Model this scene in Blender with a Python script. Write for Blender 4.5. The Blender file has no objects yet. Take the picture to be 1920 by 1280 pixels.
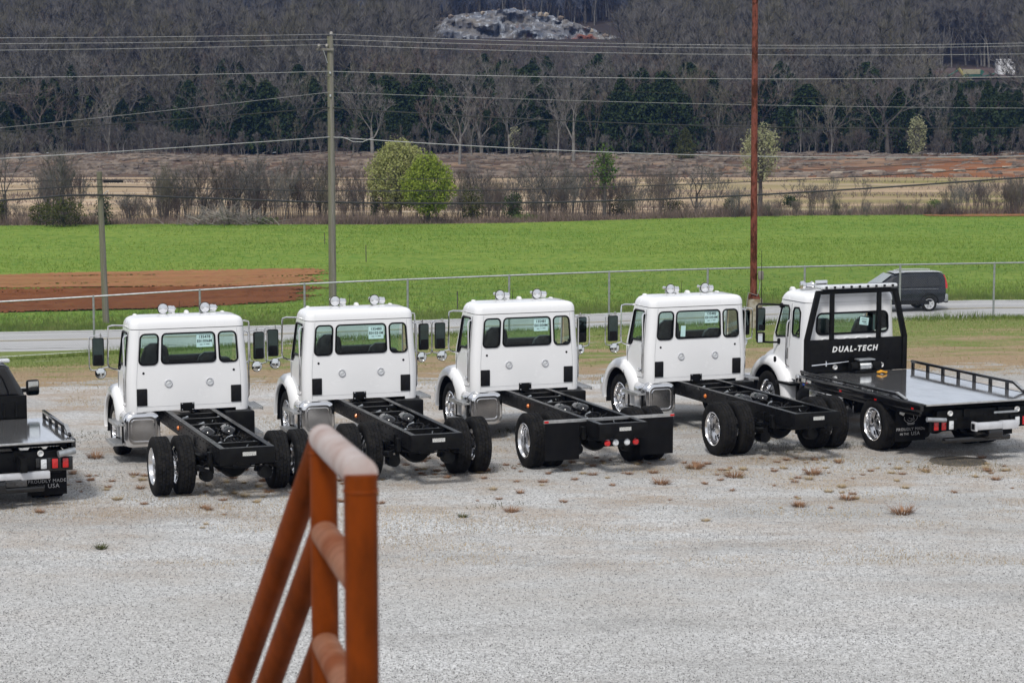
import bpy, bmesh, math, random
import numpy as np
from mathutils import Vector, Matrix, noise as mnoise
from mathutils.geometry import delaunay_2d_cdt

# ------------------------------------------------------------------ camera, world, sun, exposure
scene = bpy.context.scene
C = scene.collection
PI = math.pi
FPX, PITCH, CAMZ = 4044.7, 0.1145, 6.42          # focal length in 1920-wide pixels, downward pitch, eye height
cam_data = bpy.data.cameras.new('camera')
cam_data.sensor_width = 36.0
cam_data.lens = FPX / 1920 * 36.0
cam_data.clip_start, cam_data.clip_end = 0.1, 5000
cam_data.dof.use_dof = True
cam_data.dof.focus_distance = 40.0
cam_data.dof.aperture_fstop = 9.0
cam = bpy.data.objects.new('camera', cam_data)
cam.location = (0, 0, CAMZ)
cam.rotation_euler = (PI / 2 - PITCH, 0, 0)
C.objects.link(cam)
scene.camera = cam

SUN_ELEV, SUN_AZ = math.radians(50), math.radians(196)   # azimuth of the sun, clockwise from +Y
world = bpy.data.worlds.new('World')
scene.world = world
world.use_nodes = True
wn, wl = world.node_tree.nodes, world.node_tree.links
wn.clear()
w_out = wn.new('ShaderNodeOutputWorld')
w_bg = wn.new('ShaderNodeBackground')
w_bg.inputs['Strength'].default_value = 0.080
w_sky = wn.new('ShaderNodeTexSky')
w_sky.sky_type = 'NISHITA'
w_sky.sun_disc = False
w_sky.sun_elevation = SUN_ELEV
w_sky.sun_rotation = SUN_AZ
w_sky.air_density, w_sky.dust_density, w_sky.ozone_density = 1.0, 3.0, 1.0
# a broken layer of bright cloud over the blue
w_tc = wn.new('ShaderNodeTexCoord')
w_no = wn.new('ShaderNodeTexNoise')
w_no.inputs['Scale'].default_value = 2.2
w_no.inputs['Detail'].default_value = 7
w_no.inputs['Roughness'].default_value = 0.6
w_rp = wn.new('ShaderNodeMapRange')
w_rp.inputs['From Min'].default_value, w_rp.inputs['From Max'].default_value = 0.36, 0.60
w_rp.inputs['To Min'].default_value, w_rp.inputs['To Max'].default_value = 0.62, 0.98
w_mx = wn.new('ShaderNodeMix')
w_mx.data_type = 'RGBA'
w_mx.inputs['B'].default_value = (8.2, 8.5, 9.0, 1)
wl.new(w_tc.outputs['Generated'], w_no.inputs['Vector'])
wl.new(w_no.outputs['Fac'], w_rp.inputs['Value'])
wl.new(w_rp.outputs['Result'], w_mx.inputs['Factor'])
wl.new(w_sky.outputs['Color'], w_mx.inputs['A'])
wl.new(w_mx.outputs['Result'], w_bg.inputs['Color'])
wl.new(w_bg.outputs['Background'], w_out.inputs['Surface'])

sun_data = bpy.data.lights.new('sun', 'SUN')
sun_data.energy = 2.3
sun_data.angle = math.radians(10)
sun_data.color = (1.0, 0.965, 0.91)
sun = bpy.data.objects.new('sun', sun_data)
_sd = Vector((math.sin(SUN_AZ) * math.cos(SUN_ELEV), math.cos(SUN_AZ) * math.cos(SUN_ELEV), math.sin(SUN_ELEV)))
sun.rotation_euler = (-_sd).to_track_quat('-Z', 'Y').to_euler()
sun.location = (20, -20, 60)
C.objects.link(sun)

scene.view_settings.view_transform = 'Standard'
scene.view_settings.look = 'None'
scene.view_settings.gamma = 1.0
scene.view_settings.use_curve_mapping = False
scene.view_settings.exposure = 0.22
scene.cycles.max_bounces = 8
scene.cycles.transparent_max_bounces = 16
scene.cycles.caustics_reflective = False
scene.cycles.caustics_refractive = False
scene.cycles.use_denoising = True

# ------------------------------------------------------------------ materials
def nodes_of(m):
    m.use_nodes = True
    nt = m.node_tree
    return nt, nt.nodes, nt.links, nt.nodes['Principled BSDF']

def setp(b, **k):
    for n, v in k.items():
        b.inputs[n.replace('_', ' ')].default_value = v

def rgba(c): return (c[0], c[1], c[2], 1)

def noise(nd, lk, vec, scale, detail=4, rough=0.55, dist=0.0):
    n = nd.new('ShaderNodeTexNoise')
    n.inputs['Scale'].default_value = scale
    n.inputs['Detail'].default_value = detail
    n.inputs['Roughness'].default_value = rough
    n.inputs['Distortion'].default_value = dist
    if vec is not None: lk.new(vec, n.inputs['Vector'])
    return n.outputs['Fac']

def ramp(nd, lk, fac, lo, hi, a=0.0, b=1.0):
    n = nd.new('ShaderNodeMapRange')
    n.inputs['From Min'].default_value, n.inputs['From Max'].default_value = lo, hi
    n.inputs['To Min'].default_value, n.inputs['To Max'].default_value = a, b
    lk.new(fac, n.inputs['Value'])
    return n.outputs['Result']

def mixc(nd, lk, fac, a, b, mode='MIX'):
    n = nd.new('ShaderNodeMix')
    n.data_type = 'RGBA'
    n.blend_type = mode
    for s, v in (('A', a), ('B', b)):
        if isinstance(v, tuple): n.inputs[s].default_value = rgba(v)
        else: lk.new(v, n.inputs[s])
    if isinstance(fac, float): n.inputs['Factor'].default_value = fac
    else: lk.new(fac, n.inputs['Factor'])
    return n.outputs['Result']

def mth(nd, lk, op, a, b=None):
    n = nd.new('ShaderNodeMath')
    n.operation = op
    for i, v in enumerate((a, b)):
        if v is None: continue
        if isinstance(v, (int, float)): n.inputs[i].default_value = v
        else: lk.new(v, n.inputs[i])
    return n.outputs[0]

def coords(nd, lk, kind='Object', scale=None):
    t = nd.new('ShaderNodeTexCoord')
    v = t.outputs[kind]
    if scale is not None:
        m = nd.new('ShaderNodeMapping')
        m.inputs['Scale'].default_value = scale
        lk.new(v, m.inputs['Vector'])
        v = m.outputs['Vector']
    return v

def bump(nd, lk, b, height, strength=0.3, dist=0.02):
    n = nd.new('ShaderNodeBump')
    n.inputs['Strength'].default_value = strength
    n.inputs['Distance'].default_value = dist
    lk.new(height, n.inputs['Height'])
    lk.new(n.outputs['Normal'], b.inputs['Normal'])

def mat(name, c1, c2=None, scale=6.0, rough=0.6, metal=0.0, lo=0.4, hi=0.62, bmp=0.0, bscale=None, stretch=None, rvar=0.0, coat=0.0, detail=5, spec=None):
    """plain procedural material: two colours mixed by noise, with roughness variation and bump"""
    m = bpy.data.materials.new(name)
    nt, nd, lk, b = nodes_of(m)
    setp(b, Roughness=rough, Metallic=metal)
    if coat: setp(b, Coat_Weight=coat, Coat_Roughness=0.05)
    if spec is not None: b.inputs['Specular IOR Level'].default_value = spec
    v = coords(nd, lk, 'Object', stretch)
    if c2 is None:
        c2 = tuple(min(1, x * 0.86) for x in c1)
    f = noise(nd, lk, v, scale, detail)
    lk.new(mixc(nd, lk, ramp(nd, lk, f, lo, hi), c1, c2), b.inputs['Base Color'])
    if rvar:
        lk.new(ramp(nd, lk, noise(nd, lk, v, scale * 2.3, 3), 0.3, 0.7, rough - rvar, rough + rvar), b.inputs['Roughness'])
    if bmp:
        bump(nd, lk, b, noise(nd, lk, v, bscale or scale * 4, 4), bmp)
    return m

M = {}
M['white'] = mat('white_paint', (0.82, 0.825, 0.84), (0.795, 0.80, 0.815), 1.1, 0.25, coat=0.4, rvar=0.04)
M['black_frame'] = mat('black_frame_paint', (0.005, 0.005, 0.0055), (0.009, 0.009, 0.0085), 7, 0.36, rvar=0.1, bmp=0.03, spec=0.12)
M['black_gloss'] = mat('black_gloss_paint', (0.005, 0.005, 0.006), (0.008, 0.008, 0.008), 5, 0.16, coat=0.4)
M['black_plastic'] = mat('black_plastic', (0.009, 0.009, 0.010), (0.014, 0.014, 0.015), 20, 0.5, bmp=0.05, spec=0.12)
M['gasket'] = mat('black_rubber_gasket', (0.005, 0.005, 0.006), None, 20, 0.45, spec=0.15)
M['tyre'] = mat('tyre_rubber', (0.008, 0.008, 0.0085), (0.017, 0.016, 0.015), 9, 0.72, bmp=0.08, spec=0.1)
M['flap'] = mat('rubber_flap', (0.005, 0.005, 0.0055), (0.008, 0.008, 0.0085), 5, 0.55, spec=0.1)
M['chrome'] = mat('chrome', (0.86, 0.86, 0.87), (0.78, 0.78, 0.79), 8, 0.10, 1.0, rvar=0.04)
M['alu'] = mat('polished_aluminium', (0.80, 0.80, 0.81), (0.72, 0.72, 0.73), 2, 0.16, 1.0, rvar=0.03)
M['rail_black'] = mat('glossy_black_chassis_paint', (0.005, 0.005, 0.0055), (0.008, 0.008, 0.008), 6, 0.32, rvar=0.08, spec=0.28)
M['alu_dull'] = mat('aluminium_tread', (0.62, 0.62, 0.62), (0.50, 0.50, 0.49), 12, 0.42, 1.0, bmp=0.25, bscale=70)
M['silver'] = mat('silver_painted_steel', (0.62, 0.63, 0.66), (0.54, 0.55, 0.58), 6, 0.35, 0.3)
M['mirror'] = mat('mirror_glass', (0.80, 0.82, 0.82), (0.76, 0.79, 0.79), 2, 0.03, 1.0)
M['mirror_dark'] = mat('mirror_glass_dark_reflection', (0.10, 0.13, 0.125), (0.07, 0.10, 0.095), 2, 0.04, 1.0)  # dark reflected surroundings put into the glass colour
M['galv'] = mat('galvanised_steel', (0.42, 0.44, 0.46), (0.32, 0.34, 0.36), 12, 0.45, 0.7)
M['seat'] = mat('seat_cover_vinyl', (0.022, 0.024, 0.026), (0.05, 0.055, 0.06), 6, 0.28, bmp=0.5, bscale=10)
M['dash'] = mat('dashboard_plastic', (0.018, 0.018, 0.02), None, 10, 0.5)
M['red_lens'] = mat('red_lens', (0.55, 0.012, 0.012), (0.42, 0.008, 0.008), 30, 0.18, coat=0.6)
M['amber_lens'] = mat('amber_lens', (0.75, 0.20, 0.02), (0.6, 0.14, 0.01), 30, 0.2, coat=0.5)
M['clear_lens'] = mat('clear_lens', (0.72, 0.74, 0.76), (0.5, 0.52, 0.54), 40, 0.15, coat=0.6)
M['white_plastic'] = mat('white_plastic', (0.78, 0.78, 0.77), (0.70, 0.70, 0.69), 10, 0.4)
M['paper'] = mat('paper_sheet', (0.50, 0.72, 0.71), (0.46, 0.68, 0.67), 3, 0.8)
M['ink'] = mat('black_ink', (0.02, 0.025, 0.03), None, 5, 0.8)
M['white_print'] = mat('white_print', (0.80, 0.80, 0.80), (0.74, 0.74, 0.74), 9, 0.5)
M['grey_print'] = mat('grey_print', (0.50, 0.50, 0.51), (0.42, 0.42, 0.43), 9, 0.6)
M['yellow'] = mat('yellow_strap', (0.75, 0.36, 0.02), (0.6, 0.28, 0.02), 20, 0.6)
M['blue_cap'] = mat('blue_plastic', (0.03, 0.08, 0.40), (0.02, 0.06, 0.3), 20, 0.4)
M['fence_wire'] = mat('dull_fence_wire', (0.16, 0.17, 0.18), (0.12, 0.13, 0.14), 9, 0.6, 0.4)
M['plate'] = mat('sticker_print', (0.62, 0.62, 0.60), (0.12, 0.12, 0.12), 75, 0.5, lo=0.5, hi=0.58, stretch=(1, 1, 2.2), detail=1)

def glass_mat(name, tint, fres=0.9):
    m = bpy.data.materials.new(name)
    m.use_nodes = True
    nt = m.node_tree; nd = nt.nodes; lk = nt.links
    nd.clear()
    o = nd.new('ShaderNodeOutputMaterial'); mx = nd.new('ShaderNodeMixShader')
    tr = nd.new('ShaderNodeBsdfTransparent'); gl = nd.new('ShaderNodeBsdfGlossy')
    fr = nd.new('ShaderNodeFresnel')
    fr.inputs['IOR'].default_value = 1.5
    gl.inputs['Roughness'].default_value = 0.02
    gl.inputs['Color'].default_value = (fres, fres, fres, 1)
    f = noise(nd, lk, coords(nd, lk), 3.0, 3)
    lk.new(mixc(nd, lk, ramp(nd, lk, f, 0.35, 0.65), tint, tuple(x * 0.93 for x in tint)), tr.inputs['Color'])
    lk.new(fr.outputs['Fac'], mx.inputs['Fac'])
    lk.new(tr.outputs[0], mx.inputs[1]); lk.new(gl.outputs[0], mx.inputs[2])
    lk.new(mx.outputs[0], o.inputs['Surface'])
    return m
M['glass'] = glass_mat('green_tinted_glass', (0.78, 0.92, 0.87))
M['dark_glass'] = glass_mat('dark_tinted_glass', (0.10, 0.12, 0.13))
M['privacy'] = mat('black_glass', (0.010, 0.011, 0.013), None, 4, 0.06, coat=0.4)

def deck_mat():
    m = bpy.data.materials.new('scuffed_steel_deck')
    nt, nd, lk, b = nodes_of(m)
    setp(b, Metallic=0.92)
    v = coords(nd, lk, 'Object', (5, 0.6, 5))
    f = noise(nd, lk, v, 3.0, 6)
    lk.new(mixc(nd, lk, ramp(nd, lk, f, 0.35, 0.68), (0.90, 0.90, 0.91), (0.80, 0.80, 0.82)), b.inputs['Base Color'])
    f2 = noise(nd, lk, coords(nd, lk), 2.2, 5)
    lk.new(ramp(nd, lk, f2, 0.3, 0.7, 0.05, 0.13), b.inputs['Roughness'])
    bump(nd, lk, b, f, 0.025, 0.006)
    return m
M['deck'] = deck_mat()

def rust_mat(name, red, rust, lo, hi, top=None):
    m = bpy.data.materials.new(name)
    nt, nd, lk, b = nodes_of(m)
    v = coords(nd, lk, 'Object', (1, 1, 0.45))
    f = noise(nd, lk, v, 5.0, 8, 0.7)
    g = noise(nd, lk, v, 26.0, 4)
    c = mixc(nd, lk, ramp(nd, lk, f, lo, hi), red, rust)
    c = mixc(nd, lk, ramp(nd, lk, g, 0.45, 0.75, 0.0, 0.5), c, tuple(x * 0.55 for x in rust))
    if top:      # chalked, worn paint in patches
        c = mixc(nd, lk, ramp(nd, lk, noise(nd, lk, coords(nd, lk), 7.0, 6, 0.7), 0.40, 0.58), top, c)
    lk.new(c, b.inputs['Base Color'])
    b.inputs['Specular IOR Level'].default_value = 0.08
    lk.new(ramp(nd, lk, f, 0.3, 0.7, 0.45, 0.75), b.inputs['Roughness'])
    bump(nd, lk, b, g, 0.15, 0.003)
    return m
M['rust_pole'] = rust_mat('peeling_red_paint', (0.185, 0.062, 0.045), (0.06, 0.022, 0.013), 0.47, 0.56)
M['rail_paint'] = rust_mat('rust_brown_railing_paint', (0.165, 0.031, 0.002), (0.10, 0.020, 0.0015), 0.42, 0.62)
M['rail_worn'] = rust_mat('chalky_worn_railing_paint', (0.38, 0.29, 0.265), (0.31, 0.19, 0.15), 0.5, 0.7, (0.44, 0.385, 0.37))
M['rail_mid'] = rust_mat('half_worn_railing_paint', (0.26, 0.115, 0.065), (0.19, 0.055, 0.02), 0.45, 0.65)

def wood_mat(name, a, bcol, moss):
    m = bpy.data.materials.new(name)
    nt, nd, lk, b = nodes_of(m)
    v = coords(nd, lk, 'Object', (9, 9, 0.35))
    f = noise(nd, lk, v, 3.0, 7, 0.65)
    c = mixc(nd, lk, ramp(nd, lk, f, 0.35, 0.65), a, bcol)
    sx = nd.new('ShaderNodeSeparateXYZ')
    lk.new(coords(nd, lk, 'Object'), sx.inputs[0])
    k = ramp(nd, lk, sx.outputs['X'], 0.03, -0.05)
    c = mixc(nd, lk, mth(nd, lk, 'MULTIPLY', k, 0.55), c, moss)
    lk.new(c, b.inputs['Base Color'])
    setp(b, Roughness=0.85)
    bump(nd, lk, b, f, 0.4, 0.01)
    return m
M['pole_wood'] = wood_mat('weathered_pole_wood', (0.23, 0.215, 0.19), (0.13, 0.12, 0.105), (0.105, 0.11, 0.045))
M['concrete'] = mat('stained_concrete', (0.30, 0.28, 0.24), (0.16, 0.13, 0.075), 4.0, 0.85, bmp=0.4, lo=0.42, hi=0.6, bscale=30)

def leaf_mat(name, a, bcol, sc=1.3, trans=0.35, fine=None):
    m = bpy.data.materials.new(name)
    nt, nd, lk, b = nodes_of(m)
    v = coords(nd, lk)
    f = noise(nd, lk, v, sc, 4)
    c = mixc(nd, lk, ramp(nd, lk, f, 0.38, 0.62), a, bcol)
    if fine:
        c = mixc(nd, lk, ramp(nd, lk, noise(nd, lk, v, sc * 6, 3), 0.5, 0.7, 0, 0.8), c, fine)
    lk.new(c, b.inputs['Base Color'])
    setp(b, Roughness=0.75)
    b.inputs['Specular IOR Level'].default_value = 0.2
    if trans:
        o = nd['Material Output']; tl = nd.new('ShaderNodeBsdfTranslucent'); mx = nd.new('ShaderNodeMixShader')
        lk.new(c, tl.inputs['Color'])
        mx.inputs['Fac'].default_value = trans
        lk.new(b.outputs[0], mx.inputs[1]); lk.new(tl.outputs[0], mx.inputs[2])
        lk.new(mx.outputs[0], o.inputs['Surface'])
    return m
M['bark'] = mat('grey_bark', (0.085, 0.075, 0.066), (0.045, 0.040, 0.036), 2.5, 0.9)
M['bark_pale'] = mat('pale_bark', (0.20, 0.19, 0.172), (0.115, 0.108, 0.098), 1.6, 0.9)
M['twig'] = mat('bare_twigs', (0.145, 0.136, 0.126), (0.098, 0.092, 0.086), 0.5, 0.95, spec=0.1)
M['twig_haze'] = mat('haze_tinted_twigs', (0.140, 0.150, 0.190), (0.098, 0.106, 0.136), 0.5, 0.95, spec=0.1)  # blue of distance haze painted into the twig colour, upper hillside only
M['twig_red'] = mat('reddish_twigs', (0.152, 0.124, 0.106), (0.098, 0.080, 0.070), 0.5, 0.95, spec=0.1)
M['twig_tan'] = mat('budding_twigs', (0.150, 0.138, 0.105), (0.10, 0.094, 0.074), 0.5, 0.95, spec=0.1)
M['twig_grey'] = mat('silvery_twigs', (0.185, 0.175, 0.160), (0.125, 0.118, 0.110), 0.5, 0.95, spec=0.1)
M['cedar'] = leaf_mat('cedar_foliage', (0.020, 0.038, 0.012), (0.038, 0.056, 0.018), 0.6, 0.1)
M['pine'] = leaf_mat('pine_foliage', (0.060, 0.12, 0.020), (0.105, 0.165, 0.030), 1.2, 0.2)
M['pear_pale'] = leaf_mat('cream_green_blossom', (0.37, 0.375, 0.15), (0.26, 0.285, 0.085), 1.6, 0.3, (0.46, 0.45, 0.25))
M['pear_green'] = leaf_mat('lime_green_leaves', (0.29, 0.345, 0.055), (0.17, 0.235, 0.03), 1.6, 0.3, (0.37, 0.42, 0.09))
M['cream'] = leaf_mat('cream_blossom', (0.40, 0.40, 0.24), (0.29, 0.30, 0.16), 1.0, 0.3)
M['shrub'] = leaf_mat('olive_shrub_leaves', (0.085, 0.095, 0.025), (0.055, 0.06, 0.02), 0.8, 0.25)
M['shrub_lime'] = leaf_mat('fresh_shrub_leaves', (0.10, 0.17, 0.03), (0.07, 0.12, 0.02), 0.8, 0.25)
M['shrub_dark'] = leaf_mat('dark_shrub_leaves', (0.035, 0.055, 0.018), (0.05, 0.075, 0.022), 0.8, 0.2)
M['weeds'] = mat('dry_bramble', (0.20, 0.155, 0.13), (0.13, 0.10, 0.088), 0.4, 0.95, spec=0.1)
M['grass'] = leaf_mat('green_grass_blades', (0.17, 0.235, 0.055), (0.12, 0.175, 0.04), 0.25, 0.3, (0.27, 0.27, 0.10))
M['crop'] = leaf_mat('young_crop_blades', (0.118, 0.212, 0.028), (0.165, 0.25, 0.036), 0.12, 0.3, (0.25, 0.30, 0.075))
M['dry_grass'] = leaf_mat('dry_grass_blades', (0.46, 0.36, 0.22), (0.34, 0.26, 0.15), 0.3, 0.2)
M['tuft'] = leaf_mat('rusty_dry_tuft', (0.33, 0.19, 0.11), (0.22, 0.13, 0.08), 3, 0.2)
M['rock'] = mat('bank_rock', (0.20, 0.155, 0.12), (0.085, 0.068, 0.056), 0.6, 0.9, bmp=0.3)
M['slab_rock'] = mat('pale_limestone', (0.38, 0.325, 0.255), (0.24, 0.20, 0.16), 0.8, 0.9, bmp=0.3)
M['deadwood'] = mat('bleached_deadwood', (0.26, 0.235, 0.21), (0.14, 0.125, 0.11), 1.2, 0.9)

# ------------------------------------------------------------------ mesh helpers
class MB:
    """collects shapes and links them as ONE mesh object"""
    def __init__(s):
        s.v, s.f = [], []
    def add(s, verts, faces):
        o = len(s.v)
        s.v.extend([tuple(p) for p in verts])
        s.f.extend([tuple(i + o for i in f) for f in faces])
        return s
    def box(s, c, d, rz=0.0, bev=0.0, rx=0.0, ry=0.0):
        hx, hy, hz = d[0] / 2, d[1] / 2, d[2] / 2
        R = Matrix.Rotation(rz, 3, 'Z') @ Matrix.Rotation(ry, 3, 'Y') @ Matrix.Rotation(rx, 3, 'X')
        if bev > 0:
            bm = bmesh.new()
            bmesh.ops.create_cube(bm, size=1.0)
            for q in bm.verts: q.co = Vector((q.co.x * d[0], q.co.y * d[1], q.co.z * d[2]))
            bmesh.ops.bevel(bm, geom=bm.edges[:], offset=min(bev, min(d) * 0.49), segments=2, profile=0.5, affect='EDGES')
            bm.verts.index_update()
            s.add([R @ q.co + Vector(c) for q in bm.verts], [[q.index for q in f.verts] for f in bm.faces])
            bm.free()
            return s
        vs = [R @ Vector((x, y, z)) + Vector(c) for x in (-hx, hx) for y in (-hy, hy) for z in (-hz, hz)]
        return s.add(vs, [(0, 1, 3, 2), (4, 6, 7, 5), (0, 4, 5, 1), (2, 3, 7, 6), (0, 2, 6, 4), (1, 5, 7, 3)])
    def tube(s, pts, r, n=8, cap=True, closed=False):
        pts = [Vector(p) for p in pts]
        rs = r if isinstance(r, (list, tuple)) else [r] * len(pts)
        m = len(pts)
        u = None
        rings = []
        for i, p in enumerate(pts):
            if closed: t = pts[(i + 1) % m] - pts[i - 1]
            else: t = pts[min(i + 1, m - 1)] - pts[max(i - 1, 0)]
            t.normalize()
            if u is None:
                u = t.orthogonal().normalized()
            else:
                u = (u - t * u.dot(t)).normalized()
            w = t.cross(u)
            rings.append([p + (u * math.cos(2 * PI * k / n) + w * math.sin(2 * PI * k / n)) * rs[i] for k in range(n)])
        vs = [q for ring in rings for q in ring]
        fs = []
        for i in range(m if closed else m - 1):
            j = (i + 1) % m
            fs += [(i * n + k, i * n + (k + 1) % n, j * n + (k + 1) % n, j * n + k) for k in range(n)]
        if cap and not closed:
            fs += [tuple(range(n))[::-1], tuple((m - 1) * n + k for k in range(n))]
        return s.add(vs, fs)
    def cyl(s, a, b, r, r2=None, n=16):
        return s.tube([a, b], [r, r if r2 is None else r2], n)
    def lathe(s, prof, n=32, axis='X', c=(0, 0, 0), cap=False):
        """prof: list of (along, radius)"""
        vs, fs = [], []
        for a, r in prof:
            for k in range(n):
                t = 2 * PI * k / n
                y, z = r * math.cos(t), r * math.sin(t)
                q = (a, y, z) if axis == 'X' else ((z, a, y) if axis == 'Y' else (y, z, a))
                vs.append((q[0] + c[0], q[1] + c[1], q[2] + c[2]))
        for i in range(len(prof) - 1):
            fs += [(i * n + k, (i + 1) * n + k, (i + 1) * n + (k + 1) % n, i * n + (k + 1) % n) for k in range(n)]
        if cap:
            fs += [tuple(range(n)), tuple((len(prof) - 1) * n + k for k in range(n))[::-1]]
        return s.add(vs, fs)
    def grid(s, P, closed_u=False):
        """P[i][j] points"""
        nu, nv = len(P), len(P[0])
        vs = [q for row in P for q in row]
        fs = []
        for i in range(nu if closed_u else nu - 1):
            k = (i + 1) % nu
            fs += [(i * nv + j, i * nv + j + 1, k * nv + j + 1, k * nv + j) for j in range(nv - 1)]
        return s.add(vs, fs)
    def prism(s, poly, fmap, t0, t1):
        """extrude a 2D polygon; fmap(a, b, t) -> xyz"""
        n = len(poly)
        vs = [fmap(a, b, t0) for a, b in poly] + [fmap(a, b, t1) for a, b in poly]
        fs = [(i, (i + 1) % n, n + (i + 1) % n, n + i) for i in range(n)]
        fs += [tuple(range(n))[::-1], tuple(range(n, 2 * n))]
        return s.add(vs, fs)
    def panel(s, outer, holes, fmap, ulines=(), vlines=()):
        """flat (a, b) outline with holes, triangulated and mapped to space"""
        V, E = [], []
        for poly in [outer] + list(holes):
            o = len(V)
            V += [Vector(p) for p in poly]
            E += [(o + i, o + (i + 1) % len(poly)) for i in range(len(poly))]
        us = [p[0] for p in outer]; vs_ = [p[1] for p in outer]
        for u in ulines:
            o = len(V); V += [Vector((u, min(vs_) - .01)), Vector((u, max(vs_) + .01))]; E.append((o, o + 1))
        for w in vlines:
            o = len(V); V += [Vector((min(us) - .01, w)), Vector((max(us) + .01, w))]; E.append((o, o + 1))
        cv, ce, cf = delaunay_2d_cdt(V, E, [], 0, 1e-6)[:3]
        keep = []
        for f in cf:
            cx = sum(cv[i].x for i in f) / len(f); cy = sum(cv[i].y for i in f) / len(f)
            if inpoly(cx, cy, outer) and not any(inpoly(cx, cy, h) for h in holes):
                keep.append(tuple(f))
        used = sorted({i for f in keep for i in f})
        mp = {i: k for k, i in enumerate(used)}
        return s.add([fmap(cv[i].x, cv[i].y) for i in used], [tuple(mp[i] for i in f) for f in keep])
    def mesh(s, name, sharp=35):
        me = bpy.data.meshes.new(name)
        me.from_pydata(s.v, [], s.f)
        if sharp:
            me.polygons.foreach_set('use_smooth', [True] * len(me.polygons))
            me.set_sharp_from_angle(angle=math.radians(sharp))
        me.update()
        return me
    def build(s, name, m, parent=None, sharp=35, loc=None, rot=None):
        me = s.mesh(name, sharp)
        me.materials.append(m)
        return put(name, me, parent, loc, rot)

def put(name, me, parent=None, loc=None, rot=None):
    o = bpy.data.objects.new(name, me)
    C.objects.link(o)
    if parent is not None: o.parent = parent
    if loc is not None: o.location = loc
    if rot is not None: o.rotation_euler = rot
    return o

CACHE = {}
def part(key, name, m, fn, parent, loc=None, rot=None, sharp=35):
    """a part whose mesh is built once and shared by every alike part"""
    if key not in CACHE:
        me = fn().mesh(name, sharp)
        me.materials.append(m)
        CACHE[key] = me
    return put(name, CACHE[key], parent, loc, rot)

def inpoly(x, y, P):
    r = False
    j = len(P) - 1
    for i in range(len(P)):
        xi, yi = P[i]; xj, yj = P[j]
        if (yi > y) != (yj > y) and x < (xj - xi) * (y - yi) / (yj - yi) + xi: r = not r
        j = i
    return r

def rrect(x0, y0, x1, y1, r, n=4):
    out = []
    for cx, cy, a in ((x1 - r, y1 - r, 0), (x0 + r, y1 - r, 90), (x0 + r, y0 + r, 180), (x1 - r, y0 + r, 270)):
        out += [(cx + r * math.cos(math.radians(a + 90 * k / n)), cy + r * math.sin(math.radians(a + 90 * k / n))) for k in range(n + 1)]
    return out

def thing(name, label, cat, loc=(0, 0, 0), rz=0.0, group=None):
    o = bpy.data.objects.new(name, None)
    C.objects.link(o)
    o.empty_display_size = 0.3
    o.location = loc
    o.rotation_euler = (0, 0, rz)
    return tag(o, label, cat, group)

def tag(o, label, cat, group=None, kind=None):
    o['label'] = label
    o['category'] = cat
    if group: o['group'] = group
    if kind: o['kind'] = kind
    return o

def text_mesh(txt, size, shear=0.0, bold=0.0, ext=0.002, spacing=1.0):
    cu = bpy.data.curves.new('lettering', 'FONT')
    cu.body = txt; cu.size = size; cu.shear = shear; cu.offset = bold; cu.extrude = ext
    cu.align_x, cu.align_y = 'CENTER', 'CENTER'
    cu.space_character = spacing
    cu.resolution_u = 2
    o = bpy.data.objects.new('lettering', cu)
    C.objects.link(o)
    bpy.context.view_layer.update()
    me = bpy.data.meshes.new_from_object(o.evaluated_get(bpy.context.evaluated_depsgraph_get()))
    bpy.data.objects.remove(o)
    bpy.data.curves.remove(cu)
    return me

def letters(name, txt, size, m, parent, loc, rot, **k):
    me = text_mesh(txt, size, **k)
    me.materials.clear(); me.materials.append(m)
    return put(name, me, parent, loc, rot)

def np_mesh(name, V, F, m, parent=None, smooth=False, name_obj=None):
    """big meshes from numpy arrays; F is (n, 3) or (n, 4)"""
    me = bpy.data.meshes.new(name)
    k = F.shape[1]
    me.vertices.add(len(V)); me.loops.add(F.size); me.polygons.add(len(F))
    me.vertices.foreach_set('co', V.astype(np.float32).ravel())
    me.loops.foreach_set('vertex_index', F.astype(np.int32).ravel())
    me.polygons.foreach_set('loop_start', np.arange(0, F.size, k, dtype=np.int32))
    me.polygons.foreach_set('loop_total', np.full(len(F), k, dtype=np.int32))
    if smooth: me.polygons.foreach_set('use_smooth', np.ones(len(F), dtype=bool))
    me.update(calc_edges=True)
    me.validate()
    me.materials.append(m)
    return me if parent == 'mesh' else put(name_obj or name, me, parent)

# ------------------------------------------------------------------ the lie of the land
def sstep(t):
    t = np.clip(t, 0, 1)
    return t * t * (3 - 2 * t)

def fence_y(x): return 64.2 + 0.167 * np.clip(x, -70, 70)
def fence_h(x):
    x = np.asarray(x, float)
    return -0.60 - 0.10 + 0.23 * np.tanh((x + 2) / 9.0) - 0.40 * sstep((-4 - x) / 16)
def base_h(x): return np.clip(-3.40 + 0.024 * np.asarray(x, float), -4.1, -2.9)

def wob(x, y, s, seed):
    """smooth pseudo-noise in -1..1"""
    a = seed * 1.7
    return (np.sin(x / s + 1.3 * np.sin(y / s * 0.7 + a) + a) + np.sin(y / s * 1.31 + 1.1 * np.sin(x / s * 0.83 + 2 * a)) + np.sin((x + y) / s * 0.57 + 3 * a)) / 3

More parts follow.
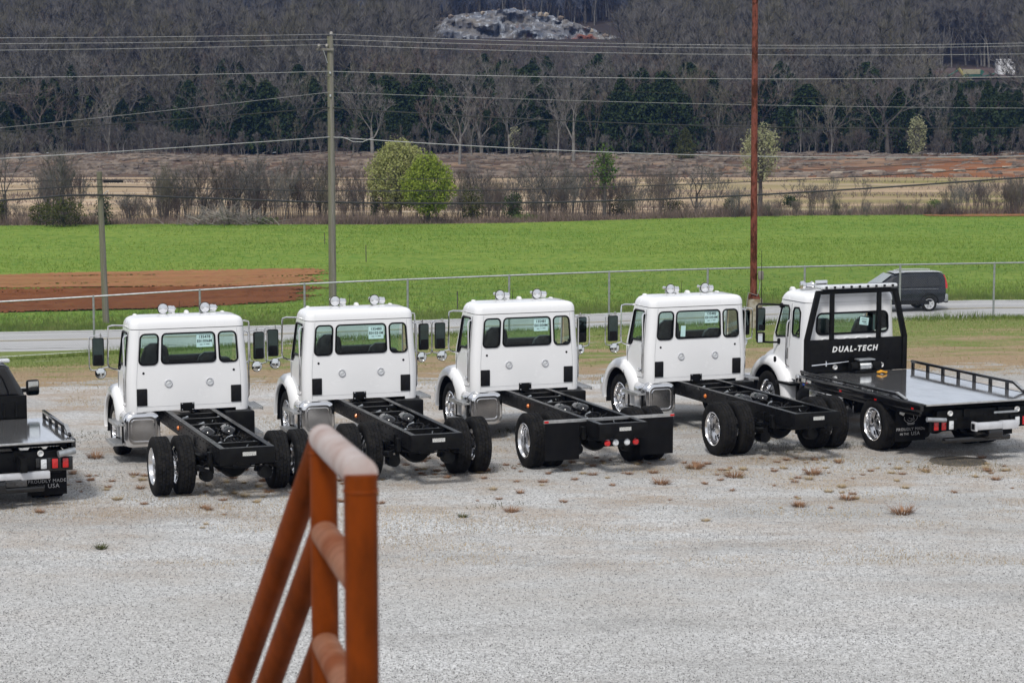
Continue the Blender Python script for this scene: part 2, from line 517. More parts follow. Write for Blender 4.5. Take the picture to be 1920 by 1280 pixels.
def H(x, y):
    x = np.asarray(x, float); y = np.asarray(y, float)
    fy, hf = fence_y(x), fence_h(x)
    near = hf * sstep((y - 47) / np.maximum(fy - 47, 1))
    far = hf + (base_h(x) - hf) * (1 - np.clip(1 - (y - fy) / 20, 0, 1) ** 2)
    far = far + (-3.4 - base_h(x)) * sstep((y - 100) / 60)
    h = np.where(y < fy, near, far)
    h = h + 1.75 * sstep((y - 256) / 24) + (0.30 * wob(x, y, 5, 3) + 0.22 * wob(x, y * 2.2, 1.6, 7)) * sstep((y - 252) / 10) * (1 - sstep((y - 290) / 20))      # the rocky bank
    d = np.maximum(y - 287, 0)
    h = h + 0.0176 * d ** 1.35 + (2.2 * wob(x, y, 60, 5) + 1.0 * wob(x, y, 23, 8)) * sstep(d / 120)
    return h

def hit(u, v, z=None):
    """where the line of sight through photo pixel (u, v) meets the ground (or the level z)"""
    c, s = math.cos(PITCH), math.sin(PITCH)
    a, b = (u - 960) / FPX, (640 - v) / FPX
    dx, dy, dz = a, c + b * s, -s + b * c
    if z is not None:
        t = (z - CAMZ) / dz
        return Vector((dx * t, dy * t, z))
    y0 = 8.0
    step = 0.5
    y = y0
    while y < 1200:
        t = y / dy
        if CAMZ + dz * t < float(H(dx * t, y)): break
        y += step
        if y > 150: step = 1.5
    lo, hi = y - step, y
    for _ in range(18):
        m_ = (lo + hi) / 2
        t = m_ / dy
        if CAMZ + dz * t < float(H(dx * t, m_)): hi = m_
        else: lo = m_
    t = hi / dy
    x = dx * t
    return Vector((x, hi, float(H(x, hi))))

def at_depth(u, v, y):
    """point on the line of sight through (u, v) at distance y down the valley"""
    c, s = math.cos(PITCH), math.sin(PITCH)
    a, b = (u - 960) / FPX, (640 - v) / FPX
    t = y / (c + b * s)
    return Vector((a * t, y, CAMZ + (-s + b * c) * t))

def curve_y(pts):
    """ground curve y(x) through photo pixels, continued straight outside"""
    P = sorted([hit(u, v) for u, v in pts], key=lambda p: p.x)
    xs = np.array([p.x for p in P]); ys = np.array([p.y for p in P])
    def f(x):
        x = np.asarray(x, float)
        y = np.interp(x, xs, ys)
        k0 = (ys[1] - ys[0]) / (xs[1] - xs[0]); k1 = (ys[-1] - ys[-2]) / (xs[-1] - xs[-2])
        y = np.where(x < xs[0], ys[0] + k0 * np.clip(x - xs[0], -60, 0) * 0.5, y)
        return np.where(x > xs[-1], ys[-1] + k1 * np.clip(x - xs[-1], 0, 60) * 0.5, y)
    return f

# ------------------------------------------------------------------ ground materials
def gravel_mat():
    m = bpy.data.materials.new('gravel_lot')
    nt, nd, lk, b = nodes_of(m)
    v = coords(nd, lk)
    vo = nd.new('ShaderNodeTexVoronoi'); vo.inputs['Scale'].default_value = 34
    lk.new(v, vo.inputs['Vector'])
    vo2 = nd.new('ShaderNodeTexVoronoi'); vo2.inputs['Scale'].default_value = 75
    lk.new(v, vo2.inputs['Vector'])
    sp = nd.new('ShaderNodeSeparateColor'); lk.new(vo.outputs['Color'], sp.inputs[0])
    sp2 = nd.new('ShaderNodeSeparateColor'); lk.new(vo2.outputs['Color'], sp2.inputs[0])
    g = mth(nd, lk, 'ADD', mth(nd, lk, 'MULTIPLY', sp.outputs[0], 0.5), mth(nd, lk, 'MULTIPLY', sp2.outputs[0], 0.5))
    c = mixc(nd, lk, g, (0.115, 0.115, 0.116), (0.83, 0.83, 0.83))
    # packed fines between the stones
    big = noise(nd, lk, coords(nd, lk, 'Object', (1, 1.6, 1)), 0.35, 6, 0.62)
    c = mixc(nd, lk, ramp(nd, lk, big, 0.40, 0.66, 0.05, 0.42), c, (0.42, 0.418, 0.412))
    tone = noise(nd, lk, coords(nd, lk, 'Object', (0.5, 1.1, 1)), 0.16, 5, 0.6)
    c = mixc(nd, lk, ramp(nd, lk, tone, 0.38, 0.62, 0, 0.45), c, (0.36, 0.352, 0.335))
    trk = noise(nd, lk, coords(nd, lk, 'Object', (0.30, 1.0, 1)), 0.42, 8, 0.72)
    c = mixc(nd, lk, ramp(nd, lk, trk, 0.50, 0.64, 0, 0.45), c, (0.215, 0.212, 0.205))
    # brown earth worn through along the parking row
    sx = nd.new('ShaderNodeSeparateXYZ'); lk.new(v, sx.inputs[0])
    band = mth(nd, lk, 'MULTIPLY', ramp(nd, lk, sx.outputs['Y'], 25.0, 34.0), 1.0)
    bro = noise(nd, lk, coords(nd, lk, 'Object', (0.75, 1.5, 1)), 0.5, 8, 0.74)
    w = mth(nd, lk, 'MULTIPLY', ramp(nd, lk, bro, 0.44, 0.64, 0.0, 0.80), ramp(nd, lk, band, 0, 1, 0.08, 0.95))
    c = mixc(nd, lk, w, c, (0.31, 0.235, 0.165))
    lk.new(c, b.inputs['Base Color'])
    setp(b, Roughness=0.9)
    b.inputs['Specular IOR Level'].default_value = 0.25
    ht = mth(nd, lk, 'ADD', mth(nd, lk, 'MULTIPLY', vo.outputs['Distance'], -1.0), noise(nd, lk, v, 60, 3))
    bump(nd, lk, b, ht, 0.7, 0.012)
    return m

def verge_mat():
    m = bpy.data.materials.new('verge_turf')
    nt, nd, lk, b = nodes_of(m)
    v = coords(nd, lk, 'Object', (0.55, 1.5, 1))
    sx = nd.new('ShaderNodeSeparateXYZ'); lk.new(coords(nd, lk), sx.inputs[0])
    f = noise(nd, lk, v, 0.55, 7, 0.68)
    fence = mth(nd, lk, 'SUBTRACT', sx.outputs['Y'], mth(nd, lk, 'MULTIPLY', sx.outputs['X'], 0.167))
    k = mth(nd, lk, 'ADD', f, ramp(nd, lk, fence, 50, 64, -0.13, 0.16))
    k2 = mth(nd, lk, 'ADD', noise(nd, lk, v, 0.9, 6, 0.7), ramp(nd, lk, fence, 46.5, 52, -0.16, 0.14))
    fine = noise(nd, lk, coords(nd, lk), 9, 5, 0.75)
    dry = mixc(nd, lk, ramp(nd, lk, fine, 0.3, 0.7), (0.41, 0.315, 0.205), (0.25, 0.175, 0.11))
    grn = mixc(nd, lk, ramp(nd, lk, fine, 0.3, 0.7), (0.22, 0.26, 0.08), (0.13, 0.17, 0.05))
    c = mixc(nd, lk, ramp(nd, lk, k, 0.42, 0.56), dry, grn)
    gv = mixc(nd, lk, ramp(nd, lk, noise(nd, lk, coords(nd, lk), 28, 2), 0.35, 0.65), (0.50, 0.49, 0.47), (0.26, 0.25, 0.235))
    c = mixc(nd, lk, ramp(nd, lk, k2, 0.42, 0.5), gv, c)
    lk.new(c, b.inputs['Base Color'])
    setp(b, Roughness=0.95)
    b.inputs['Specular IOR Level'].default_value = 0.1
    bump(nd, lk, b, fine, 0.9, 0.06)
    return m

def field_mat():
    m = bpy.data.materials.new('young_wheat_field')
    nt, nd, lk, b = nodes_of(m)
    o = coords(nd, lk)
    f = noise(nd, lk, coords(nd, lk, 'Object', (0.4, 1.2, 1)), 0.09, 6, 0.6)
    fine = noise(nd, lk, coords(nd, lk, 'Object', (1, 0.6, 1)), 2.2, 6, 0.8)
    row = noise(nd, lk, coords(nd, lk, 'Object', (0.06, 1, 1)), 0.9, 4, 0.6)
    c = mixc(nd, lk, ramp(nd, lk, f, 0.38, 0.62), (0.102, 0.212, 0.030), (0.155, 0.255, 0.042))
    c = mixc(nd, lk, ramp(nd, lk, row, 0.40, 0.62, 0, 0.45), c, (0.10, 0.185, 0.028))
    mid = noise(nd, lk, coords(nd, lk, 'Object', (0.35, 1, 1)), 0.8, 5, 0.7)
    c = mixc(nd, lk, ramp(nd, lk, mid, 0.42, 0.66, 0, 0.6), c, (0.050, 0.13, 0.010))
    c = mixc(nd, lk, ramp(nd, lk, fine, 0.40, 0.68, 0, 0.7), c, (0.31, 0.35, 0.075))
    c = mixc(nd, lk, ramp(nd, lk, noise(nd, lk, o, 5, 4, 0.7), 0.52, 0.75, 0, 0.5), c, (0.08, 0.13, 0.025))
    lk.new(c, b.inputs['Base Color'])
    setp(b, Roughness=0.95)
    b.inputs['Specular IOR Level'].default_value = 0.1
    bump(nd, lk, b, fine, 0.8, 0.15)
    return m

def soil_mat(name, a, bb, cc):
    m = bpy.data.materials.new(name)
    nt, nd, lk, b = nodes_of(m)
    f = noise(nd, lk, coords(nd, lk, 'Object', (0.12, 1.4, 1)), 0.55, 6, 0.65)
    g = noise(nd, lk, coords(nd, lk, 'Object', (0.5, 1.2, 1)), 2.2, 7, 0.8)
    c = mixc(nd, lk, ramp(nd, lk, f, 0.38, 0.62), a, bb)
    c = mixc(nd, lk, ramp(nd, lk, g, 0.42, 0.66, 0, 0.8), c, cc)
    c = mixc(nd, lk, ramp(nd, lk, noise(nd, lk, coords(nd, lk, 'Object', (0.8, 1.6, 1)), 1.1, 6, 0.8), 0.52, 0.68, 0, 0.7), c, tuple(x_ * 0.45 for x_ in bb))
    lk.new(c, b.inputs['Base Color'])
    setp(b, Roughness=0.95)
    b.inputs['Specular IOR Level'].default_value = 0.1
    bump(nd, lk, b, g, 0.9, 0.12)
    return m

def pasture_mat():
    m = bpy.data.materials.new('dormant_pasture')
    nt, nd, lk, b = nodes_of(m)
    f = noise(nd, lk, coords(nd, lk, 'Object', (0.10, 0.55, 1)), 0.22, 6, 0.62)
    sx = nd.new('ShaderNodeSeparateXYZ'); lk.new(coords(nd, lk), sx.inputs[0])
    rgt = ramp(nd, lk, sx.outputs['X'], 5, 50)
    c = mixc(nd, lk, ramp(nd, lk, f, 0.42, 0.58), (0.47, 0.345, 0.24), (0.28, 0.20, 0.135))
    grn = noise(nd, lk, coords(nd, lk, 'Object', (0.08, 0.5, 1)), 0.35, 6, 0.65)
    c = mixc(nd, lk, mth(nd, lk, 'MULTIPLY', ramp(nd, lk, grn, 0.44, 0.56), ramp(nd, lk, rgt, 0, 1, 0.25, 1.0)), c, (0.205, 0.195, 0.065))
    c = mixc(nd, lk, ramp(nd, lk, noise(nd, lk, coords(nd, lk, 'Object', (0.05, 0.8, 1)), 0.4, 5, 0.65), 0.55, 0.62, 0, 0.85), c, (0.54, 0.46, 0.35))
    c = mixc(nd, lk, ramp(nd, lk, noise(nd, lk, coords(nd, lk, 'Object', (0.10, 0.9, 1)), 0.3, 6, 0.7), 0.55, 0.66, 0, 0.8), c, (0.15, 0.105, 0.065))
    c = mixc(nd, lk, ramp(nd, lk, noise(nd, lk, coords(nd, lk, 'Object', (0.4, 1, 1)), 1.2, 5, 0.8), 0.42, 0.75, 0, 0.5), c, (0.20, 0.15, 0.08))
    lk.new(c, b.inputs['Base Color'])
    setp(b, Roughness=0.95)
    b.inputs['Specular IOR Level'].default_value = 0.1
    return m

def bank_mat():
    m = bpy.data.materials.new('earth_bank')
    nt, nd, lk, b = nodes_of(m)
    f = noise(nd, lk, coords(nd, lk, 'Object', (0.25, 0.8, 1.5)), 0.35, 7, 0.7)
    g = noise(nd, lk, coords(nd, lk, 'Object', (0.3, 1, 1)), 0.11, 4, 0.6)
    sx = nd.new('ShaderNodeSeparateXYZ'); lk.new(coords(nd, lk), sx.inputs[0])
    rgt = ramp(nd, lk, sx.outputs['X'], 15, 60, 0.12, 1.0)
    c = mixc(nd, lk, ramp(nd, lk, f, 0.36, 0.64), (0.115, 0.085, 0.068), (0.062, 0.048, 0.041))
    c = mixc(nd, lk, mth(nd, lk, 'MULTIPLY', ramp(nd, lk, g, 0.42, 0.58), rgt), c, (0.24, 0.10, 0.045))
    tan_ = noise(nd, lk, coords(nd, lk, 'Object', (0.16, 0.9, 1.2)), 0.30, 6, 0.7)
    c = mixc(nd, lk, ramp(nd, lk, tan_, 0.50, 0.62, 0, 0.85), c, (0.27, 0.185, 0.125))
    lk.new(c, b.inputs['Base Color'])
    setp(b, Roughness=0.95)
    b.inputs['Specular IOR Level'].default_value = 0.1
    bump(nd, lk, b, f, 1.0, 0.5)
    return m

def hill_mat():
    m = bpy.data.materials.new('leaf_litter_hillside')
    nt, nd, lk, b = nodes_of(m)
    f = noise(nd, lk, coords(nd, lk, 'Object', (0.6, 0.6, 1)), 0.05, 7, 0.7)
    c = mixc(nd, lk, ramp(nd, lk, f, 0.36, 0.64), (0.062, 0.050, 0.044), (0.036, 0.031, 0.030))
    lk.new(c, b.inputs['Base Color'])
    setp(b, Roughness=1.0)
    b.inputs['Specular IOR Level'].default_value = 0.05
    return m

def road_mat():
    m = bpy.data.materials.new('worn_grey_asphalt')
    nt, nd, lk, b = nodes_of(m)
    f = noise(nd, lk, coords(nd, lk, 'Object', (0.1, 1.0, 1)), 0.9, 5, 0.6)
    g = noise(nd, lk, coords(nd, lk), 18, 4, 0.8)
    c = mixc(nd, lk, ramp(nd, lk, f, 0.36, 0.64), (0.44, 0.44, 0.44), (0.36, 0.36, 0.365))
    c = mixc(nd, lk, ramp(nd, lk, g, 0.4, 0.75, 0, 0.5), c, (0.27, 0.27, 0.27))
    lk.new(c, b.inputs['Base Color'])
    setp(b, Roughness=0.85)
    bump(nd, lk, b, g, 0.3, 0.01)
    return m

# ------------------------------------------------------------------ the ground, strip by strip
def strip(name, ya, yb, xs, rows, m, dz=0.0, ripple=None, kind='structure', drop=None):
    A, B = ya(xs), yb(xs)
    t = np.linspace(0, 1, rows + 1)
    X = np.repeat(xs[None, :], rows + 1, 0)
    Y = A[None, :] + (B - A)[None, :] * t[:, None]
    Z = H(X, Y) + dz
    if ripple is not None: Z = Z + ripple(X, Y)
    n = len(xs)
    V = np.stack([X, Y, Z], -1).reshape(-1, 3)
    i, j = np.meshgrid(np.arange(rows), np.arange(n - 1), indexing='ij')
    a = (i * n + j).ravel()
    F = np.stack([a, a + 1, a + n + 1, a + n], -1)
    if drop is not None: F = F[~drop(j.ravel() / (n - 2), i.ravel() / max(1, rows - 1), V[F].mean(1))]
    o = np_mesh(name, V, F, m, smooth=True)
    o['kind'] = kind
    return o

const = lambda k: (lambda x: np.full_like(np.asarray(x, float), k))
XS = np.arange(-150, 150.1, 1.5)
road_far = curve_y([(0, 622), (200, 618), (563, 608), (1110, 588), (1500, 571), (1915, 562)])
_rn = lambda x: road_far(x) - 7.6
lot_edge = lambda x: 47.6 + 0.05 * np.asarray(x, float) + 0.5 * wob(np.asarray(x, float), 0, 3.0, 2)
field_far = curve_y([(0, 423), (300, 420), (520, 421), (700, 421), (960, 418), (1200, 411), (1500, 404), (1920, 402)])
far_verge = lambda x: road_far(x) + 0.02
lot = strip('gravel_lot', const(-12), lot_edge, XS, 60, gravel_mat())
verge = strip('grass_verge', lot_edge, _rn, XS, 24, verge_mat())
road = strip('road', _rn, road_far, XS, 8, road_mat())
field = strip('green_field', road_far, field_far, XS, 60, field_mat())
pasture = strip('pasture', field_far, const(254), XS, 30, pasture_mat())
bank = strip('earth_bank', const(254), const(290), np.arange(-110, 110.1, .6), 60, bank_mat())
hill = strip('wooded_hillside', const(290), const(820), np.arange(-360, 360.1, 6), 100, hill_mat())
# painted lines on the road
M['road_paint'] = mat('worn_white_road_paint', (0.62, 0.62, 0.60), (0.42, 0.42, 0.41), 3, 0.7)
M['road_paint_y'] = mat('worn_yellow_road_paint', (0.50, 0.42, 0.22), (0.36, 0.32, 0.22), 3, 0.7)
for off, mm in ((0.9, 'road_paint'), (6.9, 'road_paint')):
    strip('road_edge_line', lambda x, o=off: _rn(x) + o, lambda x, o=off: _rn(x) + o + 0.17, np.arange(-80, 80, 1.5), 1, M[mm], 0.015)
for off in (3.75, 4.0):
    strip('road_centre_line', lambda x, o=off: _rn(x) + o, lambda x, o=off: _rn(x) + o + 0.10, np.arange(-80, 80, 1.5), 1, M['road_paint_y'], 0.015)

def ragged(s, t, P):
    """uneven worked edges: which cells of a worked sheet are left out"""
    rnd = np.random.default_rng(2)
    n = .5 + .5 * wob(P[:, 0] * .5, P[:, 1] * 2.5, 1.1, 4) + rnd.uniform(-.35, .35, len(s))
    e = np.minimum((1 - s) / .07, 1)
    b = np.minimum(np.minimum(t, 1 - t) / .06, 1)
    return (e < n * .9) | (b < n * .75)
def patch(name, near, far, u0, u1, m, rows, cols, dz, ripple=None):
    """a sheet on the ground between two curves, from x at u0 to x at u1"""
    fn, ff = curve_y(near), curve_y(far)
    x0 = hit(*u0).x; x1 = hit(*u1).x
    return strip(name, fn, ff, np.linspace(x0, x1, cols), rows, m, dz, ripple, drop=ragged)
furrow = lambda X, Y: 0.035 * np.sin((Y + 0.05 * X) * 2 * PI / 0.85) + 0.02 * wob(X, Y, 0.4, 2)
_soil_dark = soil_mat('ploughed_red_soil', (0.175, 0.062, 0.024), (0.125, 0.044, 0.018), (0.21, 0.09, 0.04))
_soil_tan = soil_mat('harrowed_tan_soil', (0.36, 0.165, 0.085), (0.28, 0.12, 0.058), (0.24, 0.17, 0.06))
patch('ploughed_soil', [(-420, 604), (0, 589), (300, 580), (600, 566)], [(-420, 543), (0, 541), (300, 539), (640, 535)], (-400, 552), (618, 540), _soil_dark, 110, 330, 0.05, furrow)
patch('harrowed_soil', [(-420, 543), (0, 541), (300, 539), (640, 535)], [(-420, 518), (0, 514), (300, 508), (640, 502)], (-400, 532), (618, 530), _soil_tan, 60, 330, 0.045, lambda X, Y: 0.5 * furrow(X, Y))
patch('ploughed_soil', [(1735, 406), (1800, 407), (1990, 406)], [(1735, 403), (1800, 400), (1990, 398)], (1735, 405), (1990, 402), _soil_tan, 14, 60, 0.05)

# ------------------------------------------------------------------ wheels
TR = 0.475                                    # tyre radius
def tyre_mb(R=TR, W=0.275, rim=0.292, n=84, deep=0.014):
    mb = MB()
    hw = W / 2
    # half profile: (offset from centre, radius, tread block column or -1)
    prof = [(-hw * .80, rim, -1), (-hw * .95, rim + .03, -1), (-hw, (R + rim) / 2 - .01, -1), (-hw * .97, R - .045, -1), (-hw * .90, R - .018, -1)]
    ribs = 4
    e = np.linspace(-hw * .86, hw * .86, ribs + 1)
    for k in range(ribs):
        g = 0.008
        prof += [(e[k] + g * .6, R - deep, -1), (e[k] + g, R, k), (e[k + 1] - g, R, k), (e[k + 1] - g * .6, R - deep, -1)]
    prof += [(-a, r, c) for a, r, c in prof[:5][::-1]]
    P = []
    for i in range(n):
        row = []
        t = 2 * PI * i / n
        for a, r, c in prof:
            rr = r
            if c >= 0 and (i + (0, 1, 0, 1)[c]) % 2 == 0: rr = R - deep * 0.75
            if c < 0 and abs(abs(a) - hw * .90) < 1e-6 and i % 2: rr = r - .012
            row.append((a, rr * math.cos(t), rr * math.sin(t)))
        P.append(row)
    return mb.grid(P, closed_u=True)

def disc_panel(mb, dish, ro, ri, nh, rh, rp):
    circ = lambda r, n, cx=0, cy=0: [(cx + r * math.cos(2 * PI * k / n), cy + r * math.sin(2 * PI * k / n)) for k in range(n)]
    holes = [circ(rh, 10, rp * math.cos(2 * PI * k / nh), rp * math.sin(2 * PI * k / nh)) for k in range(nh)]
    mb.panel(circ(ro, 40), holes + [circ(ri, 20)], lambda a, b: (dish(math.hypot(a, b)), a, b))

def rim_front_mb():
    """polished wheel seen from its convex side, outer face at -X"""
    mb = MB()
    mb.lathe([(-.125, .300), (-.130, .285), (-.105, .272), (.02, .262), (.10, .272), (.115, .297)], 40)
    disc_panel(mb, lambda r: -.115 + .10 * max(0, (r - .12)) / .15, .268, .075, 10, .026, .205)
    mb.lathe([(-.118, .085), (-.150, .080), (-.158, .06), (-.158, .0)], 20)
    for k in range(10):
        a = 2 * PI * (k + .5) / 10
        mb.cyl((-.11, .135 * math.cos(a), .135 * math.sin(a)), (-.150, .135 * math.cos(a), .135 * math.sin(a)), .014, .009, 6)
    return mb

def rim_deep_mb():
    """deep-dish outer rear wheel, outer face at -X"""
    mb = MB()
    mb.lathe([(-.132, .302), (-.137, .288), (-.118, .276), (-.06, .266), (.02, .262), (.06, .262)], 40)
    disc_panel(mb, lambda r: .075 - .07 * max(0, (.24 - r)) / .16, .264, .08, 10, .026, .205)
    mb.lathe([(.0, .115), (-.03, .11), (-.05, .095), (-.056, .0)], 24)
    for k in range(10):
        a = 2 * PI * (k + .5) / 10
        mb.cyl((.03, .14 * math.cos(a), .14 * math.sin(a)), (-.01, .14 * math.cos(a), .14 * math.sin(a)), .014, .012, 6)
    return mb

def wheel(parent, x, y, kind, side, z=TR):
    """side -1: outer face to the left"""
    w = put('wheel', None, parent, (x, y, z), (0, 0, 0 if side < 0 else PI))
    part('tyre', 'tyre', M['tyre'], tyre_mb, w, rot=(random.random() * 6, 0, 0))
    if kind == 'deep': part('rim_deep', 'rim', M['alu'], rim_deep_mb, w)
    else: part('rim_front', 'rim', M['chrome'], rim_front_mb, w)
    return w

# ------------------------------------------------------------------ cab shell
class Cab:
    """unrolled back and side wall of a truck cab; s runs from the middle of the back round to the doors"""
    def __init__(s, W, yb, r=0.15, taper=None):
        s.W, s.yb, s.r, s.taper = W, yb, r, taper or (lambda z: 1.0)
        s.w = W - r
        s.arc = PI * r / 2
    def S(s, y): return s.w + s.arc + (y - s.yb - s.r)        # s at side position y
    def at(s, q, z, off=0.0):
        a, sg = abs(q), (1 if q >= 0 else -1)
        if a < s.w: x, y, nx, ny = a, s.yb, 0, -1
        elif a < s.w + s.arc:
            t = (a - s.w) / s.r
            x, y, nx, ny = s.w + s.r * math.sin(t), s.yb + s.r * (1 - math.cos(t)), math.sin(t), -math.cos(t)
        else: x, y, nx, ny = s.W, s.yb + s.r + a - s.w - s.arc, 1, 0
        k = s.taper(z)
        return (sg * (x * k + nx * off), y + ny * off, z)
    def lines(s):
        L = [s.w + s.arc * k / 6 for k in range(7)]
        return [-q for q in L] + L
    def shell(s, outline, holes, zl):
        mb = MB()
        mb.panel(outline, holes, s.at, s.lines(), zl)
        return mb
    def ring(s, hole, r=.016, off=.004):
        return MB().tube([s.at(a, b, off) for a, b in hole], r, 6, closed=True)
    def pane(s, hole, off=-.012):
        mb = MB()
        mb.panel(hole, [], lambda a, b: s.at(a, b, off), s.lines())
        return mb

def roof_mb(W, y0, y1, z0, hgt, crown=0.05, r=0.15, front=0.0):
    """roof cap built from inset rounded loops, crowned in the middle; front = how far the front edge leans back at the top"""
    mb = MB()
    lv = [(0, 0), (.006, .38), (.02, .62), (.05, .84), (.095, .95), (.16, 1.0), (.30, 1.0), (.50, 1.0), (.72, 1.0)]
    P = []
    ym = (y0 + y1) / 2
    for ins, f in lv:
        rr = max(.03, r - ins * .4)
        row = []
        for x, y, z in rounded_loop(W - ins * (W / (W + .0)), y0 + ins * (.98 * (y1 - y0) / 2) / .75, y1 - ins * (.98 * (y1 - y0) / 2) / .75 - front * f, rr if W - ins > rr * 1.05 else .03, 0, 6):
            row.append((x, y, z0 + hgt * f + crown * (1 - (x / W) ** 2) * (f if f < 1 else 1) * (.6 + .4 * (y - y0) / (y1 - y0))))
        row.append(row[0])
        P.append(row)
    mb.grid(P[::-1])
    mb.add(P[-1][:-1], [tuple(range(len(P[-1]) - 1))])
    return mb

def rounded_loop(W, y0, y1, r, z, n=6):
    pts = []
    for cx, cy, a in ((W - r, y1 - r, 0), (-W + r, y1 - r, 90), (-W + r, y0 + r, 180), (W - r, y0 + r, 270)):
        pts += [(cx + r * math.cos(math.radians(a + 90 * k / n)), cy + r * math.sin(math.radians(a + 90 * k / n)), z) for k in range(n + 1)]
    return pts

def fender_mb(L, side, ro=0.80, ri=0.60, x_out=1.20, x_in=0.66, drop=0.42, rear=0.80):
    """wheel-arch fender; side -1 is left. angle runs from the low rear edge over the top to the bumper"""
    mb = MB()
    P = []
    N = 26
    for i in range(N + 1):
        t = i / N
        th = math.radians(-25 + 225 * t)           # 0 = straight back
        cy, cz = -math.cos(th), math.sin(th)
        k = 1.0
        Ro, Ri = ro, ri
        if th < 0.9:      # rear part hangs straight down to the step
            by, bz = -rear + .16 * max(0, th) , None
        po = [cy * Ro, cz * Ro]
        pi_ = [cy * Ri, cz * Ri]
        if cy < 0 and th < 1.1:
            f = 1 - max(0, th) / 1.1
            po[0] = po[0] * (1 - f) + (-rear) * f
        po[1] = max(po[1], -TR + drop - (0.0))
        pi_[1] = max(pi_[1], -TR + drop)
        row = []
        for x, (qy, qz) in ((x_out - .05, pi_), (x_out - .012, pi_), (x_out, [pi_[0] * .94 + po[0] * .06, pi_[1] * .94 + po[1] * .06]),
                            (x_out + .004, [pi_[0] * .7 + po[0] * .3, pi_[1] * .7 + po[1] * .3]), (x_out - .02, [pi_[0] * .3 + po[0] * .7, pi_[1] * .3 + po[1] * .7]),
                            (x_out - .075, [pi_[0] * .08 + po[0] * .92, pi_[1] * .08 + po[1] * .92]), (x_out - .15, po), (x_in, [po[0], po[1] + (.05 if th > .6 else 0)])):
            row.append((side * x, L + qy, TR + qz))
        P.append(row)
    return mb.grid(P)

def hood_mb(y0, y1, w0, w1, z0a, zta, z0b, ztb):
    P = []
    for i in range(13):
        t = i / 12
        w = w0 + (w1 - w0) * t; zb = z0a + (z0b - z0a) * t; zt = zta + (ztb - zta) * t - .05 * t ** 4
        row = []
        for k in range(17):
            a = PI * k / 16
            cx, cz = math.cos(a), math.sin(a)
            row.append((w * math.copysign(abs(cx) ** .45, cx), y0 + (y1 - y0) * t, zb + (zt - zb) * abs(cz) ** .5))
        P.append(row)
    mb = MB().grid(P)
    mb.add([q for q in P[-1]], [tuple(range(17))])
    return mb

# ------------------------------------------------------------------ chassis
RZ = 0.905                                     # top of the frame rails
def rail_mb(oh, front):
    mb = MB()
    y0, y1 = -oh, front
    mb.box((0.0, (y0 + y1) / 2, RZ - .13), (.012, y1 - y0, .245))
    for z in (RZ - .006, RZ - .254):
        mb.box((0.038, (y0 + y1) / 2, z), (.088, y1 - y0, .012))
    for k in range(int((y1 - y0) / .22)):        # bolt heads along the web
        for z in (RZ - .06, RZ - .19):
            mb.cyl((-.006, y0 + .1 + k * .22, z), (-.018, y0 + .1 + k * .22, z), .011, None, 6)
    return mb

def chassis(t, oh, key, L, cy):
    l = part(('rail', key), 'frame_rail', M['rail_black'], lambda: rail_mb(oh, L + .5), t, (-.432, 0, 0))
    r = put('frame_rail', CACHE[('rail', key)], t, (.432, L + .5 - oh, 0), (0, 0, PI))
    part(('endx', key), 'end_crossmember', M['black_frame'], lambda: MB().box((0, -oh - .008, RZ - .13), (.885, .014, .26), bev=.004).box((0, -oh + .05, RZ - .008), (.85, .10, .012)).cyl((-.17, -oh - .014, RZ - .235), (-.17, -oh - .05, RZ - .235), .013, None, 8).cyl((.2, -oh - .014, RZ - .235), (.2, -oh - .05, RZ - .235), .013, None, 8), t)
    for y in (-.55, 1.5, 2.2, 2.75):
        part('xm', 'crossmember', M['black_frame'], xm_mb, t, (0, y, 0))
    part('trod', 'torque_rod', M['black_frame'], lambda: MB().tube([(-.42, -.10, RZ - .20), (.42, .25, RZ - .20)], .02, 8), t)
    # rear axle, springs and bracing
    part('axle', 'rear_axle', M['black_frame'], axle_mb, t)
    part('springs', 'rear_suspension', M['black_frame'], springs_mb, t)
    part('shaft', 'drive_shaft', M['black_frame'], lambda: MB().cyl((0, .3, .50), (0, 2.9, .66), .055).cyl((0, .28, .50), (0, .5, .51), .085).cyl((0, 1.7, .585), (0, 1.78, .59), .10), t)
    for x, y in ((-.17, .93), (.2, .98)):
        part('airtank', 'air_tank', M['black_gloss'], airtank_mb, t, (x, y, RZ - .10))
    part('hoses', 'air_hoses', M['black_plastic'], hoses_mb, t)
    for x, y, z in ((-.30, -.35, .07), (.22, -.50, .06), (.05, .35, .08), (-.12, 1.75, .06), (.28, 2.3, .05), (-.25, 2.45, .05)):
        part('fitting', 'pipe_fitting', M['galv'], lambda: MB().cyl((0, 0, 0), (.05, .03, .0), .016, None, 6).cyl((.05, .03, 0), (.09, .05, .01), .024, None, 6).tube([(0, 0, 0), (-.06, -.08, -.02), (-.10, -.20, -.03)], .008, 5), t, (x, y, RZ - z))

def xm_mb():
    return MB().box((0, 0, RZ - .12), (.83, .012, .18)).box((0, .03, RZ - .035), (.83, .06, .012)).box((0, .03, RZ - .20), (.83, .06, .012))

def axle_mb():
    mb = MB()
    mb.cyl((-.98, 0, TR), (.98, 0, TR), .075)
    mb.lathe([(-.20, .09), (-.17, .20), (-.05, .25), (.08, .25), (.19, .19), (.24, .09)], 24, 'Y', (0.05, 0, TR))
    mb.lathe([(-.30, .08), (-.22, .15), (.22, .15), (.30, .08)], 20, 'X', (0.05, 0, TR))
    for sg in (-1, 1):
        mb.cyl((sg * .60, 0, TR), (sg * .66, 0, TR), .21, None, 24)
    return mb

